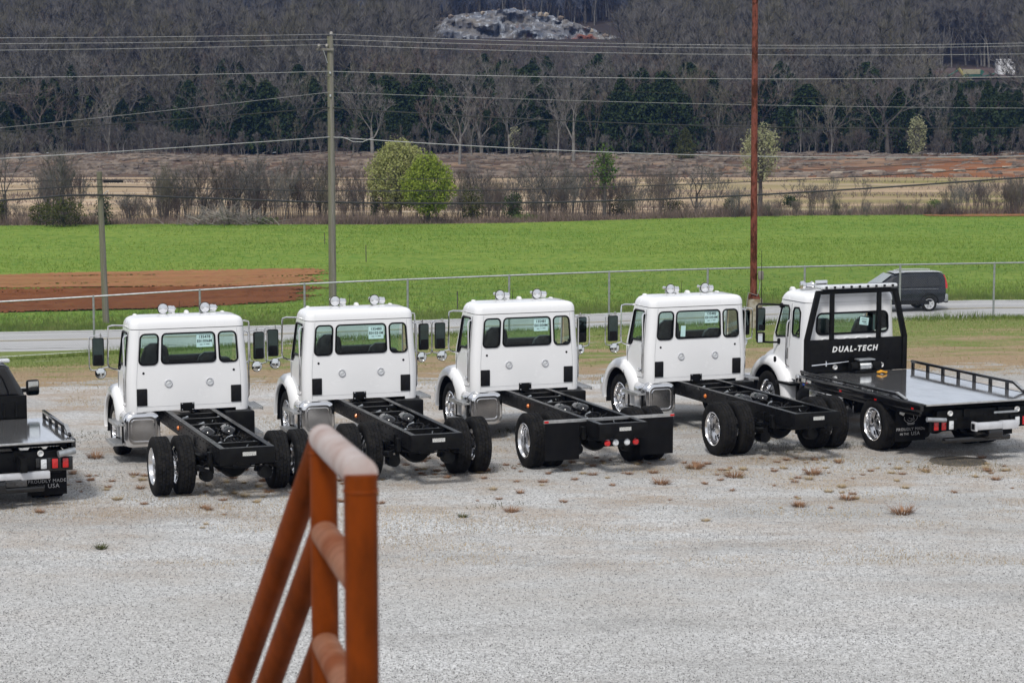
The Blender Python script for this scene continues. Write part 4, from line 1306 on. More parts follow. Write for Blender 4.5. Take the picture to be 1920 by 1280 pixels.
for sg in (-1, 1):
    MB().tube([C5.at(sg * _s(a), b) for a, b in ((3.48, 2.34), (3.48, 1.6), (3.48, .95), (4.06, .93))], .005, 4).build('door_seam', M['gasket'], cab5)
    gb = MB().tube([(1.01, 3.50, 2.02), (1.06, 3.50, 1.99), (1.075, 3.51, 1.9), (1.085, 3.52, 1.25), (1.07, 3.52, 1.15), (1.03, 3.50, 1.10)], .016, 8).build('grab_handle', M['chrome'], T5)
    if sg < 0: gb.scale = (-1, 1, 1)
    MB().box((sg * 1.045, 3.56, 1.36), (.03, .05, .22), bev=.01).build('door_handle', M['black_plastic'], cab5)
    f = part(('fend5', sg), 'front_fender', M['white'], lambda sg=sg: fender_mb(4.15, sg, .80, .60, 1.18, .66, .42, .85), T5, sharp=60)
    part(('liner5', sg), 'fender_liner', M['black_plastic'], lambda sg=sg: MB().grid([[(sg * x, 4.15 - .605 * math.cos(a), TR + .605 * math.sin(a)) for x in (1.15, .55)] for a in np.linspace(-.1, PI + .1, 15)]).box((sg * .9, 4.75, .48), (.50, .03, .30)), f)
    MB().box((sg * 1.13, 3.86, 1.20), (.04, .07, .14), bev=.02).build('turn_signal', M['black_plastic'], f)
    # mirror: black bracket, tall head, small convex head
    a5 = MB().tube([(.95, 3.88, 2.27), (1.15, 3.95, 2.29), (1.42, 4.02, 2.30), (1.46, 4.02, 2.26), (1.46, 4.02, 1.62), (1.43, 4.02, 1.56), (1.2, 3.96, 1.54), (1.0, 3.9, 1.54)], .02, 8).box((1.0, 3.9, 1.56), (.10, .10, .12), bev=.03).box((.97, 3.88, 2.27), (.10, .10, .10), bev=.03).build('mirror_arm', M['black_plastic'], T5)
    if sg < 0: a5.scale = (-1, 1, 1)
    h = MB().box((0, 0, 0), (.18, .09, .46), bev=.035).build('mirror_head', M['black_plastic'], T5, loc=(sg * 1.39, 3.98, 2.00), rot=(0, 0, .16 * sg))
    MB().box((0, -.046, 0), (.15, .004, .42)).build('mirror_pane', M['mirror_dark'], h, rot=(.03, 0, 0))
    h = MB().box((0, 0, 0), (.18, .09, .22), bev=.04).build('convex_mirror_head', M['black_plastic'], T5, loc=(sg * 1.39, 3.98, 1.64), rot=(0, 0, .16 * sg))
    MB().box((0, -.046, 0), (.14, .004, .17)).build('mirror_pane', M['mirror'], h)
hood_mb(4.08, 5.2, .90, .66, .75, 1.56, .75, 1.30).build('hood', M['white'], T5, 50)
MB().box((0, 5.26, .60), (2.2, .16, .32), bev=.05).build('front_bumper', M['chrome'], T5)
MB().tube([(-1.36, 4.02, 2.30), (-1.38, 4.0, 3.35)], [.009, .005], 5).build('whip_aerial', M['black_plastic'], T5)
h5 = MB().lathe([(-.16, 0), (-.15, .08), (-.1, .085), (-.04, .04), (.05, .05), (.09, .075), (.11, .06), (.20, .0)], 16, 'X', (0, 0, .09)).box((.3, 0, .10), (.26, .05, .15), bev=.015).box((.1, 0, .03), (.5, .1, .05)).build('roof_horn', M['chrome'], T5, loc=(-.62, 3.50, SZ5 + .20))
for x in (-.78, -.1, .1, .7):
    part('marker', 'marker_lamp', M['white_plastic'], marker_mb, T5, (x, 3.78, SZ5 + .18))
MB().box((-.80, 3.85, SZ5 + .02), (.16, .30, .05), bev=.02, rz=.3).build('sun_visor', M['white'], T5)
# step, dark tank, polished boxes on the left flank
for z in (.80, .42):
    MB().box((-1.10, 3.40, z), (.22, .60, .05), bev=.01).build('step', M['black_frame'], T5)
for y in (3.15, 3.65):
    MB().box((-1.02, y, .62), (.05, .05, .40)).build('step_bracket', M['black_frame'], T5)
MB().lathe([(-.02, 0), (0, .20), (.05, .235), (.35, .235), (.40, .2), (.42, 0)], 24, 'Y', (-.86, 2.72, .55)).build('air_tank_drum', M['black_plastic'], T5)
MB().box((-.98, 1.95, .60), (.26, 1.25, .40), bev=.04).build('tool_box', M['alu'], T5)
MB().box((-.98, 1.95, .60), (.262, .03, .405)).box((-1.115, 2.25, .62), (.01, .07, .18), bev=.004).box((-1.115, 1.65, .62), (.01, .07, .18), bev=.004).build('box_latch', M['gasket'], T5)
MB().lathe([(0, .04), (.05, .04), (.06, 0)], 12, 'Z', (-.98, 2.95, .80)).build('fluid_cap', M['blue_cap'], T5)
part('stk_sheet5', 'stock_sheet', M['paper'], lambda: MB().box((0, 0, 0), (.20, .003, .15)), cab5, (.27, 2.846, 2.01), (0, .14, 0))
MB().box((.27, 2.8435, 2.00), (.10, .001, .018), ry=.14).box((.27, 2.8435, 2.045), (.13, .001, .010), ry=.14).box((.29, 2.8435, 1.96), (.08, .001, .010), ry=.14).build('printed_line', M['ink'], cab5)
MB().box((.50, 2.858, 1.98), (.045, .003, .30)).box((.58, 2.858, 1.96), (.045, .003, .28), ry=-.10).build('paper_strip', M['paper'], cab5)

BZ = 1.05
def bed(t, hw, y0, y1, z, hb_y):
    d = MB().box((0, (y0 + y1) / 2, z - .012), (2 * hw - .10, y1 - y0, .024)).build('deck', M['deck'], t)
    MB().box((0, y0 - .012, z - .012), (2 * hw - .06, .03, .034), bev=.006).build('deck_edge', M['alu_dull'], d)
    for sg in (-1, 1):
        c = MB().box((sg * (hw - .02), (y0 + y1) / 2 + .08, z - .07), (.07, y1 - y0 - .05, .15), bev=.012).box((sg * (hw - .06), (y0 + y1) / 2 + .05, z - .19), (.05, y1 - y0 - .3, .10), bev=.01).build('side_channel', M['black_gloss'], t)
        for yy in np.linspace(y0 + .35, y1 - .3, 4):
            part('bedmark', 'side_marker', M['red_lens'], lambda: MB().box((0, 0, 0), (.012, .06, .03)), c, (sg * (hw + .018), yy, z - .11))
    for y in np.linspace(y0 + .3, y1 - .3, 8):
        part(('bedx', hw), 'bed_crossmember', M['black_frame'], lambda: MB().box((0, 0, 0), (2 * hw - .2, .06, .09)), t, (0, y, z - .075))
    for sg in (-1, 1):
        MB().box((sg * .36, (y0 + y1) / 2, z - .20), (.12, y1 - y0 - .1, .14)).build('bed_runner', M['black_frame'], t)
bed(T5, 1.27, -1.67, 2.62, BZ, 2.62)
for sg in (-1, 1):
    bed_rail(T5, sg * 1.24, -1.05, 2.62, BZ - (.03 if sg < 0 else 0), True, sg, .10 if sg < 0 else .15)
MB().box((-1.28, 2.66, BZ - .07), (.10, .12, .17), bev=.03).build('channel_cap', M['chrome'], T5)
MB().box((-1.312, 2.42, BZ - .07), (.006, .14, .07)).box((-1.312, 2.22, BZ - .075), (.006, .16, .05)).build('channel_sticker', M['plate'], T5)
# headboard
hb = MB()
HBY = 2.70
hb.box((0, HBY, (BZ + 1.70) / 2), (2.16, .05, 1.70 - BZ), bev=.008)
hb.build('headboard', M['black_frame'], T5)
fr = MB()
def bar(mb, a, b, w, d=.07):
    a, b = Vector(a), Vector(b)
    v = b - a
    mb.box((a + b) / 2, (w, d, v.length), ry=math.atan2(v.x, v.z), bev=.006)
hbp = [((-1.09, HBY - .005, BZ), (-1.09, HBY - .005, 1.72)), ((-1.09, HBY - .006, 1.70), (-.86, HBY - .006, 2.62)), ((1.09, HBY - .005, BZ), (1.09, HBY - .005, 1.72)), ((1.09, HBY - .006, 1.70), (.86, HBY - .006, 2.62))]
for a, b in hbp:
    f_ = MB(); bar(f_, a, b, .10, .08); f_.build('headboard_post', M['black_frame'], T5)
for x in (-.55, .50):
    f_ = MB(); bar(f_, (x, HBY - .008, 1.68), (x, HBY - .008, 2.60), .085, .06); f_.build('headboard_bar', M['black_frame'], T5)
MB().box((0, HBY - .004, 2.615), (1.80, .075, .075), bev=.008).build('headboard_top_bar', M['black_frame'], T5)
letters('lettering', 'DUAL-TECH', .150, M['white_print'], T5, (-.04, HBY - .030, 1.50), (PI / 2, 0, 0), shear=.22, bold=.006, ext=.001, spacing=1.32)
lbar = MB().box((0, HBY + .02, 2.715), (1.72, .26, .075), bev=.03).build('light_bar', M['clear_lens'], T5)
for k in range(9):
    part('lbseg', 'lamp_segment', M['white_plastic'] if k % 2 else M['black_plastic'], lambda: MB().box((0, 0, 0), (.05, .012, .045), bev=.004), lbar, (-.74 + .185 * k, HBY - .115, 2.715))
MB().box((0, HBY + .02, 2.668), (1.5, .12, .025)).build('light_bar_mount', M['black_plastic'], T5)
for x, z in ((-.48, 1.16), (.56, 1.16)):
    round_lamp(T5, x, HBY - .03, z, .05)
MB().cyl((-1.02, HBY - .07, 1.22), (-.20, HBY - .07, 1.26), .014).box((-.70, HBY - .05, 1.24), (.02, .06, .10)).build('chain_rod', M['chrome'], T5)
wi = MB().lathe([(-.30, 0), (-.30, .08), (-.17, .09), (-.16, .12), (-.14, .12), (-.14, .07), (.16, .07), (.16, .12), (.19, .12), (.20, .09), (.36, .085), (.36, 0)], 20, 'X', (.06, 2.50, BZ + .13)).box((.06, 2.52, BZ + .03), (.50, .26, .05), bev=.01).build('winch', M['black_frame'], T5)
MB().lathe([(-.135, .085)] + [(-.13 + .01 * k, .086 + .006 * (k % 2)) for k in range(27)] + [(.15, .085)], 16, 'X', (.06, 2.50, BZ + .13)).build('winch_cable', M['galv'], wi)
MB().box((.08, 2.49, BZ + .26), (.36, .20, .03), bev=.01).build('winch_guard', M['galv'], wi)
tag(MB().tube([(0, 0, .03), (.06, .02, .05), (.12, -.02, .03), (.17, .0, .02), (.2, .05, .02)], .022, 6).tube([(.0, .03, .02), (.07, -.05, .045), (.15, -.04, .02)], .02, 6).box((.03, 0, .03), (.10, .08, .04), rz=.4, bev=.015).build('winch_strap', M['yellow'], None, loc=T5.matrix_basis @ Vector((.22, 2.22, BZ + .004)), rot=(0, 0, .3)), 'yellow strap and hook lying on the tow bed below the winch', 'strap')
# tail
MB().box((0, -1.50, .74), (1.9, .16, .34), bev=.02).box((0, -1.35, .90), (2.3, .10, .16), bev=.01).build('tail_board', M['black_frame'], T5)
for sg in (-1, 1):
    MB().box((sg * .84, -1.60, .66), (.56, .03, .22), bev=.01).build('tail_panel', M['black_frame'], T5)
tail_lights(T5, [(-1.00, 'red_lens'), (-.845, 'red_lens'), (-.69, 'clear_lens'), (1.00, 'red_lens'), (.845, 'red_lens'), (.69, 'clear_lens')], -1.625, .655)
round_lamp(T5, -.70, -1.60, .86, .05)
round_lamp(T5, .70, -1.60, .86, .05)
for sg in (-1, 1):
    MB().cyl((sg * 1.22, -1.68, .79), (sg * .86, -1.72, .765), .042, None, 14).build('corner_tube', M['galv'], T5)
stinger(T5, -.42, .45, -1.95, .66)
MB().box((.40, -1.70, .84), (.50, .02, .04), bev=.008).build('licence_light', M['galv'], T5)
for sg in (-1, 1):
    fl = MB().box((0, 0, -.26), (.62, .012, .56)).build('mudflap', M['flap'], T5, loc=(sg * .93, -.72, .80))
    flap_print(fl, .6, -.33, True)
MB().box((-1.12, -.76, .80), (.10, .02, .13), ry=.5, bev=.01).box((-.98, -.76, .92), (.10, .02, .07), ry=.3).build('paper_tag', M['white_plastic'], T5)
_m = hit(1796, 865)
M['dusty'] = mat('dusty_rubber', (0.10, 0.088, 0.072), (0.06, 0.053, 0.045), 3, 0.9)
tag(MB().lathe([(0, .50), (.012, .49), (.016, .25), (.010, 0)], 28, 'Z').build('rubber_mat', M['dusty'], None, loc=(_m.x, _m.y, .004)), 'flat dusty rubber sheet lying on the gravel behind the white tow truck', 'rubber sheet')

# ---- the black one cut off by the left edge
T6 = thing('tow_truck', 'black rollback tow truck with silver tail bar, cut off at the left edge', 'tow truck', (-8.35, 33.74, 0), .40, 'rollback tow trucks')
def small_wheel(x, y, kind, sg):
    w = put('wheel', None, T6, (x, y, .40), (0, 0, 0 if sg < 0 else PI))
    part('tyre_s', 'tyre', M['tyre'], lambda: tyre_mb(.40, .225, .245, 72), w)
    q = part('rim_front' if kind == 'front' else 'rim_deep', 'rim', M['chrome'], None, w)
    q.scale = (.8, .82, .82)
for sg in (-1, 1):
    small_wheel(sg * 1.10, 0, 'deep', sg); small_wheel(sg * .81, 0, 'front', sg); small_wheel(sg * .92, 3.3, 'front', sg)
MB().box((-.40, 1.3, .72), (.10, 5.0, .22)).box((.40, 1.3, .72), (.10, 5.0, .22)).build('frame_rail', M['black_frame'], T6)
MB().cyl((-.9, 0, .40), (.9, 0, .40), .07).lathe([(-.2, .08), (-.1, .2), (.1, .2), (.2, .08)], 18, 'Y', (0, 0, .40)).build('rear_axle', M['black_frame'], T6)
bed(T6, 1.27, -.90, 1.62, 1.03, 1.6)
for sg in (-1, 1):
    bed_rail(T6, sg * 1.24, -.55, 1.60, 1.03, True, sg, .11)
C6 = Cab(1.0, 1.80, .12, lambda z: 1.0 - .26 * max(0, min(1, (z - 1.36) / .5)))
_w6 = [rrect(-.74, 1.42, .74, 1.76, .07)]
_sd = lambda sg: [(sg * C6.S(a), b) for a, b in ((2.02, 1.41), (3.0, 1.41), (2.72, 1.79), (2.15, 1.80))]
_h6 = _w6 + [_sd(1), _sd(-1)[::-1]]
c6 = C6.shell([(-C6.S(3.15), .70), (C6.S(3.15), .70), (C6.S(3.15), 1.38), (C6.S(2.70), 1.86), (-C6.S(2.70), 1.86), (-C6.S(3.15), 1.38)], _h6, [.9, 1.2, 1.36, 1.5, 1.65]).build('cab', M['black_gloss'], T6, 28)
roof_mb(.742, 1.80, 2.75, 1.86, .05, .04, .10).build('roof', M['black_gloss'], c6, 50)
for hl in _h6:
    g = C6.ring(hl, .014).build('cab_window', M['gasket'], c6)
    C6.pane(hl).build('pane', M['privacy'], g)
MB().grid([[(x * (1 - .24 * k), 3.15 - .42 * k, 1.38 + .47 * k) for k in (0, 1)] for x in np.linspace(-.96, .96, 7)]).build('windscreen', M['privacy'], c6)
hood_mb(3.1, 4.3, .95, .85, .7, 1.42, .7, 1.25).build('hood', M['black_gloss'], T6, 50)
MB().box((0, 4.36, .62), (2.0, .14, .26), bev=.04).build('front_bumper', M['chrome'], T6)
for sg in (-1, 1):
    part(('fend6', sg), 'front_fender', M['black_gloss'], lambda sg=sg: fender_mb(3.3, sg, .60, .47, 1.03, .6, .42, .62), T6, sharp=60).location = (0, 0, -.06)
    MB().box((sg * 1.10, 2.72, 1.36), (.24, .05, .07), bev=.02).build('mirror_arm', M['black_plastic'], T6)
    h = MB().box((0, 0, 0), (.225, .10, .27), bev=.04).build('mirror_head', M['black_plastic'], T6, loc=(sg * 1.27, 2.72, 1.40), rot=(0, 0, .1 * sg))
    MB().box((0, -.051, .035), (.175, .004, .155)).build('mirror_pane', M['mirror'], h)
    MB().box((0, -.051, -.085), (.175, .004, .055)).build('mirror_pane', M['mirror_dark'], h)
MB().box((0, 1.70, 1.22), (1.96, .05, .40), bev=.01).build('headboard', M['black_frame'], T6)
for x in np.linspace(-.8, .8, 9):
    part('hbslat', 'headboard_slat', M['black_frame'], lambda: MB().box((0, 0, 0), (.03, .03, .24)), T6, (x, 1.665, 1.19))
MB().box((0, 1.95, 1.985), (1.5, .22, .06), bev=.025).build('light_bar', M['clear_lens'], T6)
MB().box((0, -.74, .70), (2.1, .16, .36), bev=.02).build('tail_board', M['black_frame'], T6)
MB().box((.93, -.84, .66), (.58, .03, .22), bev=.01).build('tail_panel', M['black_gloss'], T6)
tail_lights(T6, [(1.10, 'red_lens'), (.935, 'red_lens'), (.76, 'clear_lens')], -.87, .675)
round_lamp(T6, .72, -.84, .84, .05)
MB().cyl((.98, -.93, .825), (1.25, -.88, .86), .055, None, 14).build('corner_tube', M['galv'], T6)
stinger(T6, -.35, .82, -1.02, .535, .8)
fl = MB().box((0, 0, -.24), (.62, .012, .50)).build('mudflap', M['flap'], T6, loc=(.86, -.58, .62))
flap_print(fl, .6, -.27, False)

# ------------------------------------------------------------------ dark compact SUV on the road
_p = hit(1730, 580)
T7 = thing('parked_car' if False else 'suv', 'dark navy compact SUV driving on the road behind the chain link fence', 'car', (_p.x, _p.y, _p.z), PI + .13)
# local: x forward along the car, y to its right; rear axle at the origin. Seen side is its left side (+y after the turn is away)
def suv_body():
    """cross sections along the car: (x, half width low, half width high, belt z, roof z, sill z)"""
    mb = MB()
    st = [(-.80, .70, .60, .95, 1.45, .52), (-.74, .82, .66, 1.02, 1.60, .42), (-.55, .87, .68, 1.03, 1.655, .36), (.3, .885, .69, 1.02, 1.675, .30), (1.2, .885, .685, 1.0, 1.655, .30), (1.62, .885, .66, .99, 1.56, .30), (2.25, .875, .80, .99, 1.13, .30), (2.5, .87, .76, .97, 1.03, .32), (3.1, .85, .70, .88, .93, .34), (3.38, .78, .62, .72, .80, .36), (3.46, .66, .5, .62, .70, .40)]
    P = []
    for x, wl, wh, b, r, s in st:
        half = [(wl * .94, s), (wl, s + .12), (wl, (s + b) / 2), (wl * .995, b - .05), (wl * .97, b), (wh + .03, r - .10), (wh - .03, r - .035), (wh * .72, r - .004), (0, r + .012)]
        row = [(x, -y, z) for y, z in half] + [(x, y, z) for y, z in half[::-1][1:]]
        P.append(row)
    mb.grid(P)
    for e in (P[0], P[-1]): mb.add(e, [tuple(range(len(e)))])
    return mb
M['navy'] = mat('dark_navy_paint', (0.006, 0.008, 0.014), (0.009, 0.012, 0.020), 3, 0.25, coat=0.2)
suv = suv_body().build('body', M['navy'], T7, 40)
for sg in (-1, 1):
    def side(pts, off): return [(x, sg * (np.interp(z, [1.0, 1.56], [.868, .705]) + off), z) for x, z in pts]
    for nm, pts in (('quarter_window', [(-.52, 1.10), (.06, 1.08), (.06, 1.52), (-.42, 1.52)]), ('rear_door_window', [(.12, 1.08), (.78, 1.06), (.78, 1.53), (.12, 1.53)]), ('front_door_window', [(.84, 1.06), (1.95, 1.04), (1.50, 1.47), (1.40, 1.52), (.84, 1.53)])):
        mb = MB(); q = side(pts, .012); mb.add(q, [tuple(range(len(q)))]); mb.tube(q, .012, 5, closed=True)
        mb.build(nm, M['privacy'], suv, 30)
    for hx_ in (.72, 1.62):
        MB().box((hx_ - .55, sg * .885, .90), (.16, .03, .035), bev=.01).build('door_handle', M['navy'], suv)
    for hx_ in (.10, .81, 1.98):
        MB().tube([(hx_, sg * .889, .50), (hx_, sg * .889, .94)], .006, 4).build('door_seam', M['gasket'], suv)
    MB().tube([(-.5, sg * .66, 1.70), (-.2, sg * .66, 1.725), (.9, sg * .655, 1.72), (1.15, sg * .65, 1.68)], .018, 6).build('roof_rack_bar', M['silver'], suv)
    MB().box((.95, sg * .893, .98), (2.7, .006, .012)).build('body_crease', M['galv'], suv)
    MB().box((1.0, sg * .892, .40), (2.0, .03, .18), bev=.02).build('rocker_panel', M['black_plastic'], suv)
    part(('suvarch', sg), 'wheel_arch', M['black_plastic'], lambda sg=sg: MB().tube([(.42 * math.cos(a), sg * .875, .02 + .42 * math.sin(a)) for a in np.linspace(0, PI, 15)], .045, 6), suv, (0, 0, .33))
    part(('suvarch', sg), 'wheel_arch', M['black_plastic'], None, suv, (2.62, 0, .33))
    MB().tube([(-.80, sg * .73, .98), (-.80, sg * .70, 1.14), (-.755, sg * .66, 1.34), (-.69, sg * .645, 1.56)], [.06, .065, .06, .05], 8).build('tail_lamp', M['red_lens'], suv)
    for x in (0, 2.62):
        w = put('wheel', None, T7, (x, sg * .80, .33), (0, 0, -PI / 2 if sg > 0 else PI / 2))
        part('tyre_c', 'tyre', M['tyre'], lambda: tyre_mb(.335, .20, .215, 64, .008), w)
        part('rim_c', 'rim', M['silver'], lambda: [m_ := MB().lathe([(-.095, .222), (-.10, .21), (-.07, .20), (.06, .20)], 28), disc_panel(m_, lambda r: -.075, .205, .02, 6, .038, .135), m_.lathe([(-.085, .05), (-.10, .04), (-.10, 0)], 14)][0], w)
MB().box((-.78, 0, .58), (.20, 1.66, .34), bev=.07).build('rear_bumper', M['galv'], suv)
MB().box((-.82, 0, .42), (.16, 1.5, .12), bev=.04).build('bumper_valance', M['black_plastic'], suv)
M['sky_pale_glass'] = mat('painted_sky_reflection_glass', (0.42, 0.46, 0.46), (0.36, 0.40, 0.40), 3, 0.08, 0.5)  # pale sky reflection painted into the windscreen colour
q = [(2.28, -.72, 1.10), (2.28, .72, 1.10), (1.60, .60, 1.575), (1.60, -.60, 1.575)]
MB().grid([[tuple(Vector(q[0]).lerp(Vector(q[1]), a).lerp(Vector(q[3]).lerp(Vector(q[2]), a), b) + Vector((.03 * (1 - (2 * a - 1) ** 2) + .022, 0, .02))) for b in np.linspace(0, 1, 5)] for a in np.linspace(0, 1, 7)]).build('windscreen', M['sky_pale_glass'], suv)
M['roof_sky_sheen'] = mat('painted_roof_sky_sheen', (0.50, 0.51, 0.52), (0.45, 0.46, 0.47), 3, 0.22, 0.3)  # sky highlight on the dark roof, painted in as a pale colour
MB().grid([[(x, y, 1.683 + .012 * (1 - (y / .6) ** 2) - .06 * max(0, (x - .9) / .7) ** 2 - .02 * max(0, (-x - .3) / .4)) for y in np.linspace(-.62, .62, 9)] for x in np.linspace(-.68, 1.5, 14)]).build('roof_sky_highlight_overlay', M['roof_sky_sheen'], suv)

# ------------------------------------------------------------------ chain link fence
fx0, fx1 = -26.0, 30.0
fen = thing('chain_link_fence', 'galvanised chain link fence running behind the parked trucks along the road', 'fence', (0, 0, 0))
HF = 1.66
def fp(x, dz=0.0):
    y = float(fence_y(x)); return Vector((x, y, float(fence_h(x)) + dz))
# posts 3.05 m apart, one of them at the photo's u = 1865
px = at_depth(1865, 540, 66.6).x
stepx = 3.05 / math.sqrt(1 + .167 ** 2)
xs_ = []
x = px
while x > fx0: x -= stepx
while x < fx1: xs_.append(x); x += stepx
for x in xs_:
    b = fp(x)
    part('fpost', 'fence_post', M['galv'], lambda: MB().cyl((0, 0, -.3), (0, 0, HF), .032, None, 8).lathe([(HF, .036), (HF + .03, .036), (HF + .05, .0)], 8, 'Z'), fen, b)
MB().tube([fp(x, HF + .01) for x in np.arange(xs_[0], xs_[-1] + .1, stepx / 2)], .026, 8).build('top_rail', M['galv'], fen)
MB().tube([fp(x, .08) for x in np.arange(xs_[0], xs_[-1] + .1, stepx / 2)], .006, 5).build('tension_wire', M['galv'], fen)
mb = MB()
sp = .075
n = int((xs_[-1] - xs_[0]) / sp)
Hn = HF - .05
for k in range(n):
    for sg in (-1, 1):
        xa = xs_[0] + k * sp; xb = xa + sg * Hn * .95
        if xb < xs_[0] or xb > xs_[-1]: continue
        a, b = fp(xa, .05), fp(xb, .05 + Hn)
        mb.tube([a + Vector((0, -.003 * sg, 0)), b + Vector((0, -.003 * sg, 0))], .0011, 3, cap=False)
cl = mb.build('chain_link_mesh', M['fence_wire'], fen, 0)
cl['kind'] = 'stuff'

# ------------------------------------------------------------------ poles
def pole_part(t, pts, r0, r1, m, name='pole'):
    return MB().tube(pts, [r0 + (r1 - r0) * i / (len(pts) - 1) for i in range(len(pts))], 14).build(name, m, t)
ub = hit(624, 578)
up = thing('utility_pole', 'tall weathered wooden utility pole with side arm standing across the road', 'utility pole', ub)
top = at_depth(619, 68, ub.y)
hgt = top.z - ub.z
lean = (top.x - ub.x)
pole_part(up, [(lean * k / 6, 0, hgt * k / 6) for k in range(7)], .185, .145, M['pole_wood'])
arm = MB().box((lean - .22, -.12, hgt - .62), (.09, .85, .11), rz=1.25, bev=.01).build('cross_arm', M['bark_pale'], up)
MB().tube([(lean - .12, -.14, hgt - 1.25), (lean - .30, -.14, hgt - .66)], .018, 6).build('arm_brace', M['galv'], up)
ins = lambda: MB().cyl((0, 0, 0), (0, 0, .10), .02).lathe([(.08, .05), (.10, .085), (.13, .07), (.15, .085), (.18, .07), (.21, .03), (.21, 0)], 12, 'Z')
M['ceramic'] = mat('glazed_ceramic', (0.30, 0.28, 0.26), (0.22, 0.20, 0.19), 9, 0.2)
for x, y, z in ((lean + .05, 0, hgt), (lean - .14, -.14, hgt - .57), (lean - .50, -.20, hgt - .57)):
    part('insul', 'insulator', M['ceramic'], ins, up, (x, y, z))
for z in (hgt - 1.7, hgt - 2.75):
    MB().box((lean, -.17, z), (.09, .10, .12), bev=.02).build('bracket', M['galv'], up)

lb_ = hit(199, 606)
lp = thing('utility_pole', 'short leaning mossy wooden pole carrying a lamp arm, left of the tall pole', 'utility pole', lb_)
ltop = at_depth(186, 322, lb_.y)
lh = ltop.z - lb_.z; ll = ltop.x - lb_.x
pole_part(lp, [(ll * k / 6, 0, lh * k / 6) for k in range(7)], .15, .12, M['pole_wood'])
MB().box((ll + .62, 0, lh - .43), (.88, .14, .11), bev=.03).box((ll + .12, 0, lh - .43), (.24, .05, .05)).build('lamp_head', M['black_plastic'], lp)
MB().tube([(ll * .9 + .05, 0, lh - 1.15), (ll + .30, 0, lh - .88), (ll + .40, 0, lh - .86)], .015, 6).build('arm_brace', M['galv'], lp)

rb = hit(1414, 614)
rp = thing('steel_pole', 'tall rusty red steel pole bolted on a stained concrete pedestal', 'pole', rb)
s_r = rb.y / 4060
ph = 55 * s_r * 1.0
MB().lathe([(-.25, .245), (ph - .03, .24), (ph, .22), (ph, 0)], 28, 'Z').build('pedestal', M['concrete'], rp)
MB().box((-.02, 0, ph + .03), (.34, .34, .06), bev=.01).build('base_plate', M['rust_pole'], rp)
for sx in (-1, 1):
    for sy in (-1, 1):
        part('abolt', 'anchor_bolt', M['rust_pole'], lambda: MB().cyl((0, 0, 0), (0, 0, .10), .014, None, 6).cyl((0, 0, .01), (0, 0, .04), .028, None, 6), rp, (-.02 + sx * .13, sy * .13, ph + .05))
tp = at_depth(1418, -40, rb.y)
pole_part(rp, [((tp.x - rb.x) * k / 5 - .03, 0, ph + (tp.z - rb.z - ph) * k / 5) for k in range(6)], .105, .085, M['rust_pole'])
bx = at_depth(1426, 516, rb.y) - rb
MB().box((bx.x, -.06, bx.z), (.16, .14, .26), bev=.02).build('meter_box', M['pole_wood'], rp)
MB().tube([(bx.x - .02, -.06, bx.z - .13), (bx.x - .03, -.05, bx.z - .4), (bx.x - .10, -.10, ph + .1), (-.2, -.15, ph + .2), (-.24, -.1, ph - .2)], .012, 6).build('conduit', M['galv'], rp)
# thin stakes standing in the field
for (u, v0, v1), lab in (((686.5, 491, 459), 'thin dark stake standing in the green field beside the tall pole'), ((609, 458, 436), 'thin stake far out in the field, left of the tall utility pole'), ((858, 586, 546), 'thin dark stake beyond the road, between second and third white truck')):
    b = hit(u, v0 if u != 858 else 580)
    t_ = at_depth(u - .5, v1, b.y)
    tag(MB().cyl((0, 0, -.1), (t_.x - b.x, 0, t_.z - b.z), .028, .024, 6).box((0, 0, .3), (.05, .05, .1)).build('field_stake', M['bark'], None, loc=b), lab, 'stake', 'stakes marking the field edge')

# ------------------------------------------------------------------ overhead lines
YL, YM, YR = 92.5, ub.y - .12, 108.0
def wire(label, pl, pm, pr, r, m, dark=False, yl=YL, ym=YM, yr=YR, mid=None):
    """pl / pm / pr: photo heights at u = 0, at the middle support and at u = 1920"""
    A, Mi, B = at_depth(0, pl, yl), at_depth(pm[0], pm[1], ym), at_depth(1920, pr, yr)
    pts = []
    A2 = A + (A - Mi) * 1.1; A2.z = A.z + (A.z - Mi.z) * .1
    B2 = B + (B - Mi) * .35
    def seg(P, Q, sag, n=24):
        out = []
        for k in range(n + 1):
            t = k / n
            q = P.lerp(Q, t); q.z -= sag * 4 * t * (1 - t)
            out.append(q)
        return out
    B2.z = B.z + (mid[1] if mid else 0)
    pts = seg(A2, A, 0, 4) + seg(A, Mi, .03)[1:] + seg(Mi, B, mid[0] if mid else .25)[1:] + seg(B, B2, 0, 4)[1:]
    tag(MB().tube(pts, r, 5).build('overhead_cable', m, None), label, 'cable', 'overhead lines above the road')
M['wire_bright'] = mat('bare_aluminium_wire', (0.42, 0.42, 0.43), (0.33, 0.33, 0.34), 3, 0.5, 0.3)
M['wire_mid'] = mat('grey_bundled_cable', (0.30, 0.30, 0.30), (0.20, 0.20, 0.20), 3, 0.6)
M['wire_dark'] = mat('black_cable', (0.016, 0.016, 0.017), (0.03, 0.03, 0.03), 3, 0.5)
pu = 619
wire('topmost thin pale power line, resting on the pole tip', 71.5, (622, 64.5), 81, .010, M['wire_bright'], mid=(.28, .1))
wire('second thin pale power line from the top', 82.5, (616, 74), 86.5, .010, M['wire_bright'], mid=(.24, .1))
wire('third thin pale power line, held by the outer end of the arm', 94.5, (607, 84), 101.5, .010, M['wire_bright'], mid=(.22, .1))
wire('fourth pale line, a short way below the pole arm', 146, (pu, 134), 144, .013, M['wire_bright'], mid=(.22, .1))
wire('thin dark line just under the fourth pale line', 190, (pu, 144), 191, .011, M['wire_dark'], mid=(.20, .1))
wire('thin pale dashed-looking line at mid height of the tall pole', 240, (pu, 173), 203, .011, M['wire_mid'], mid=(.15, .1))
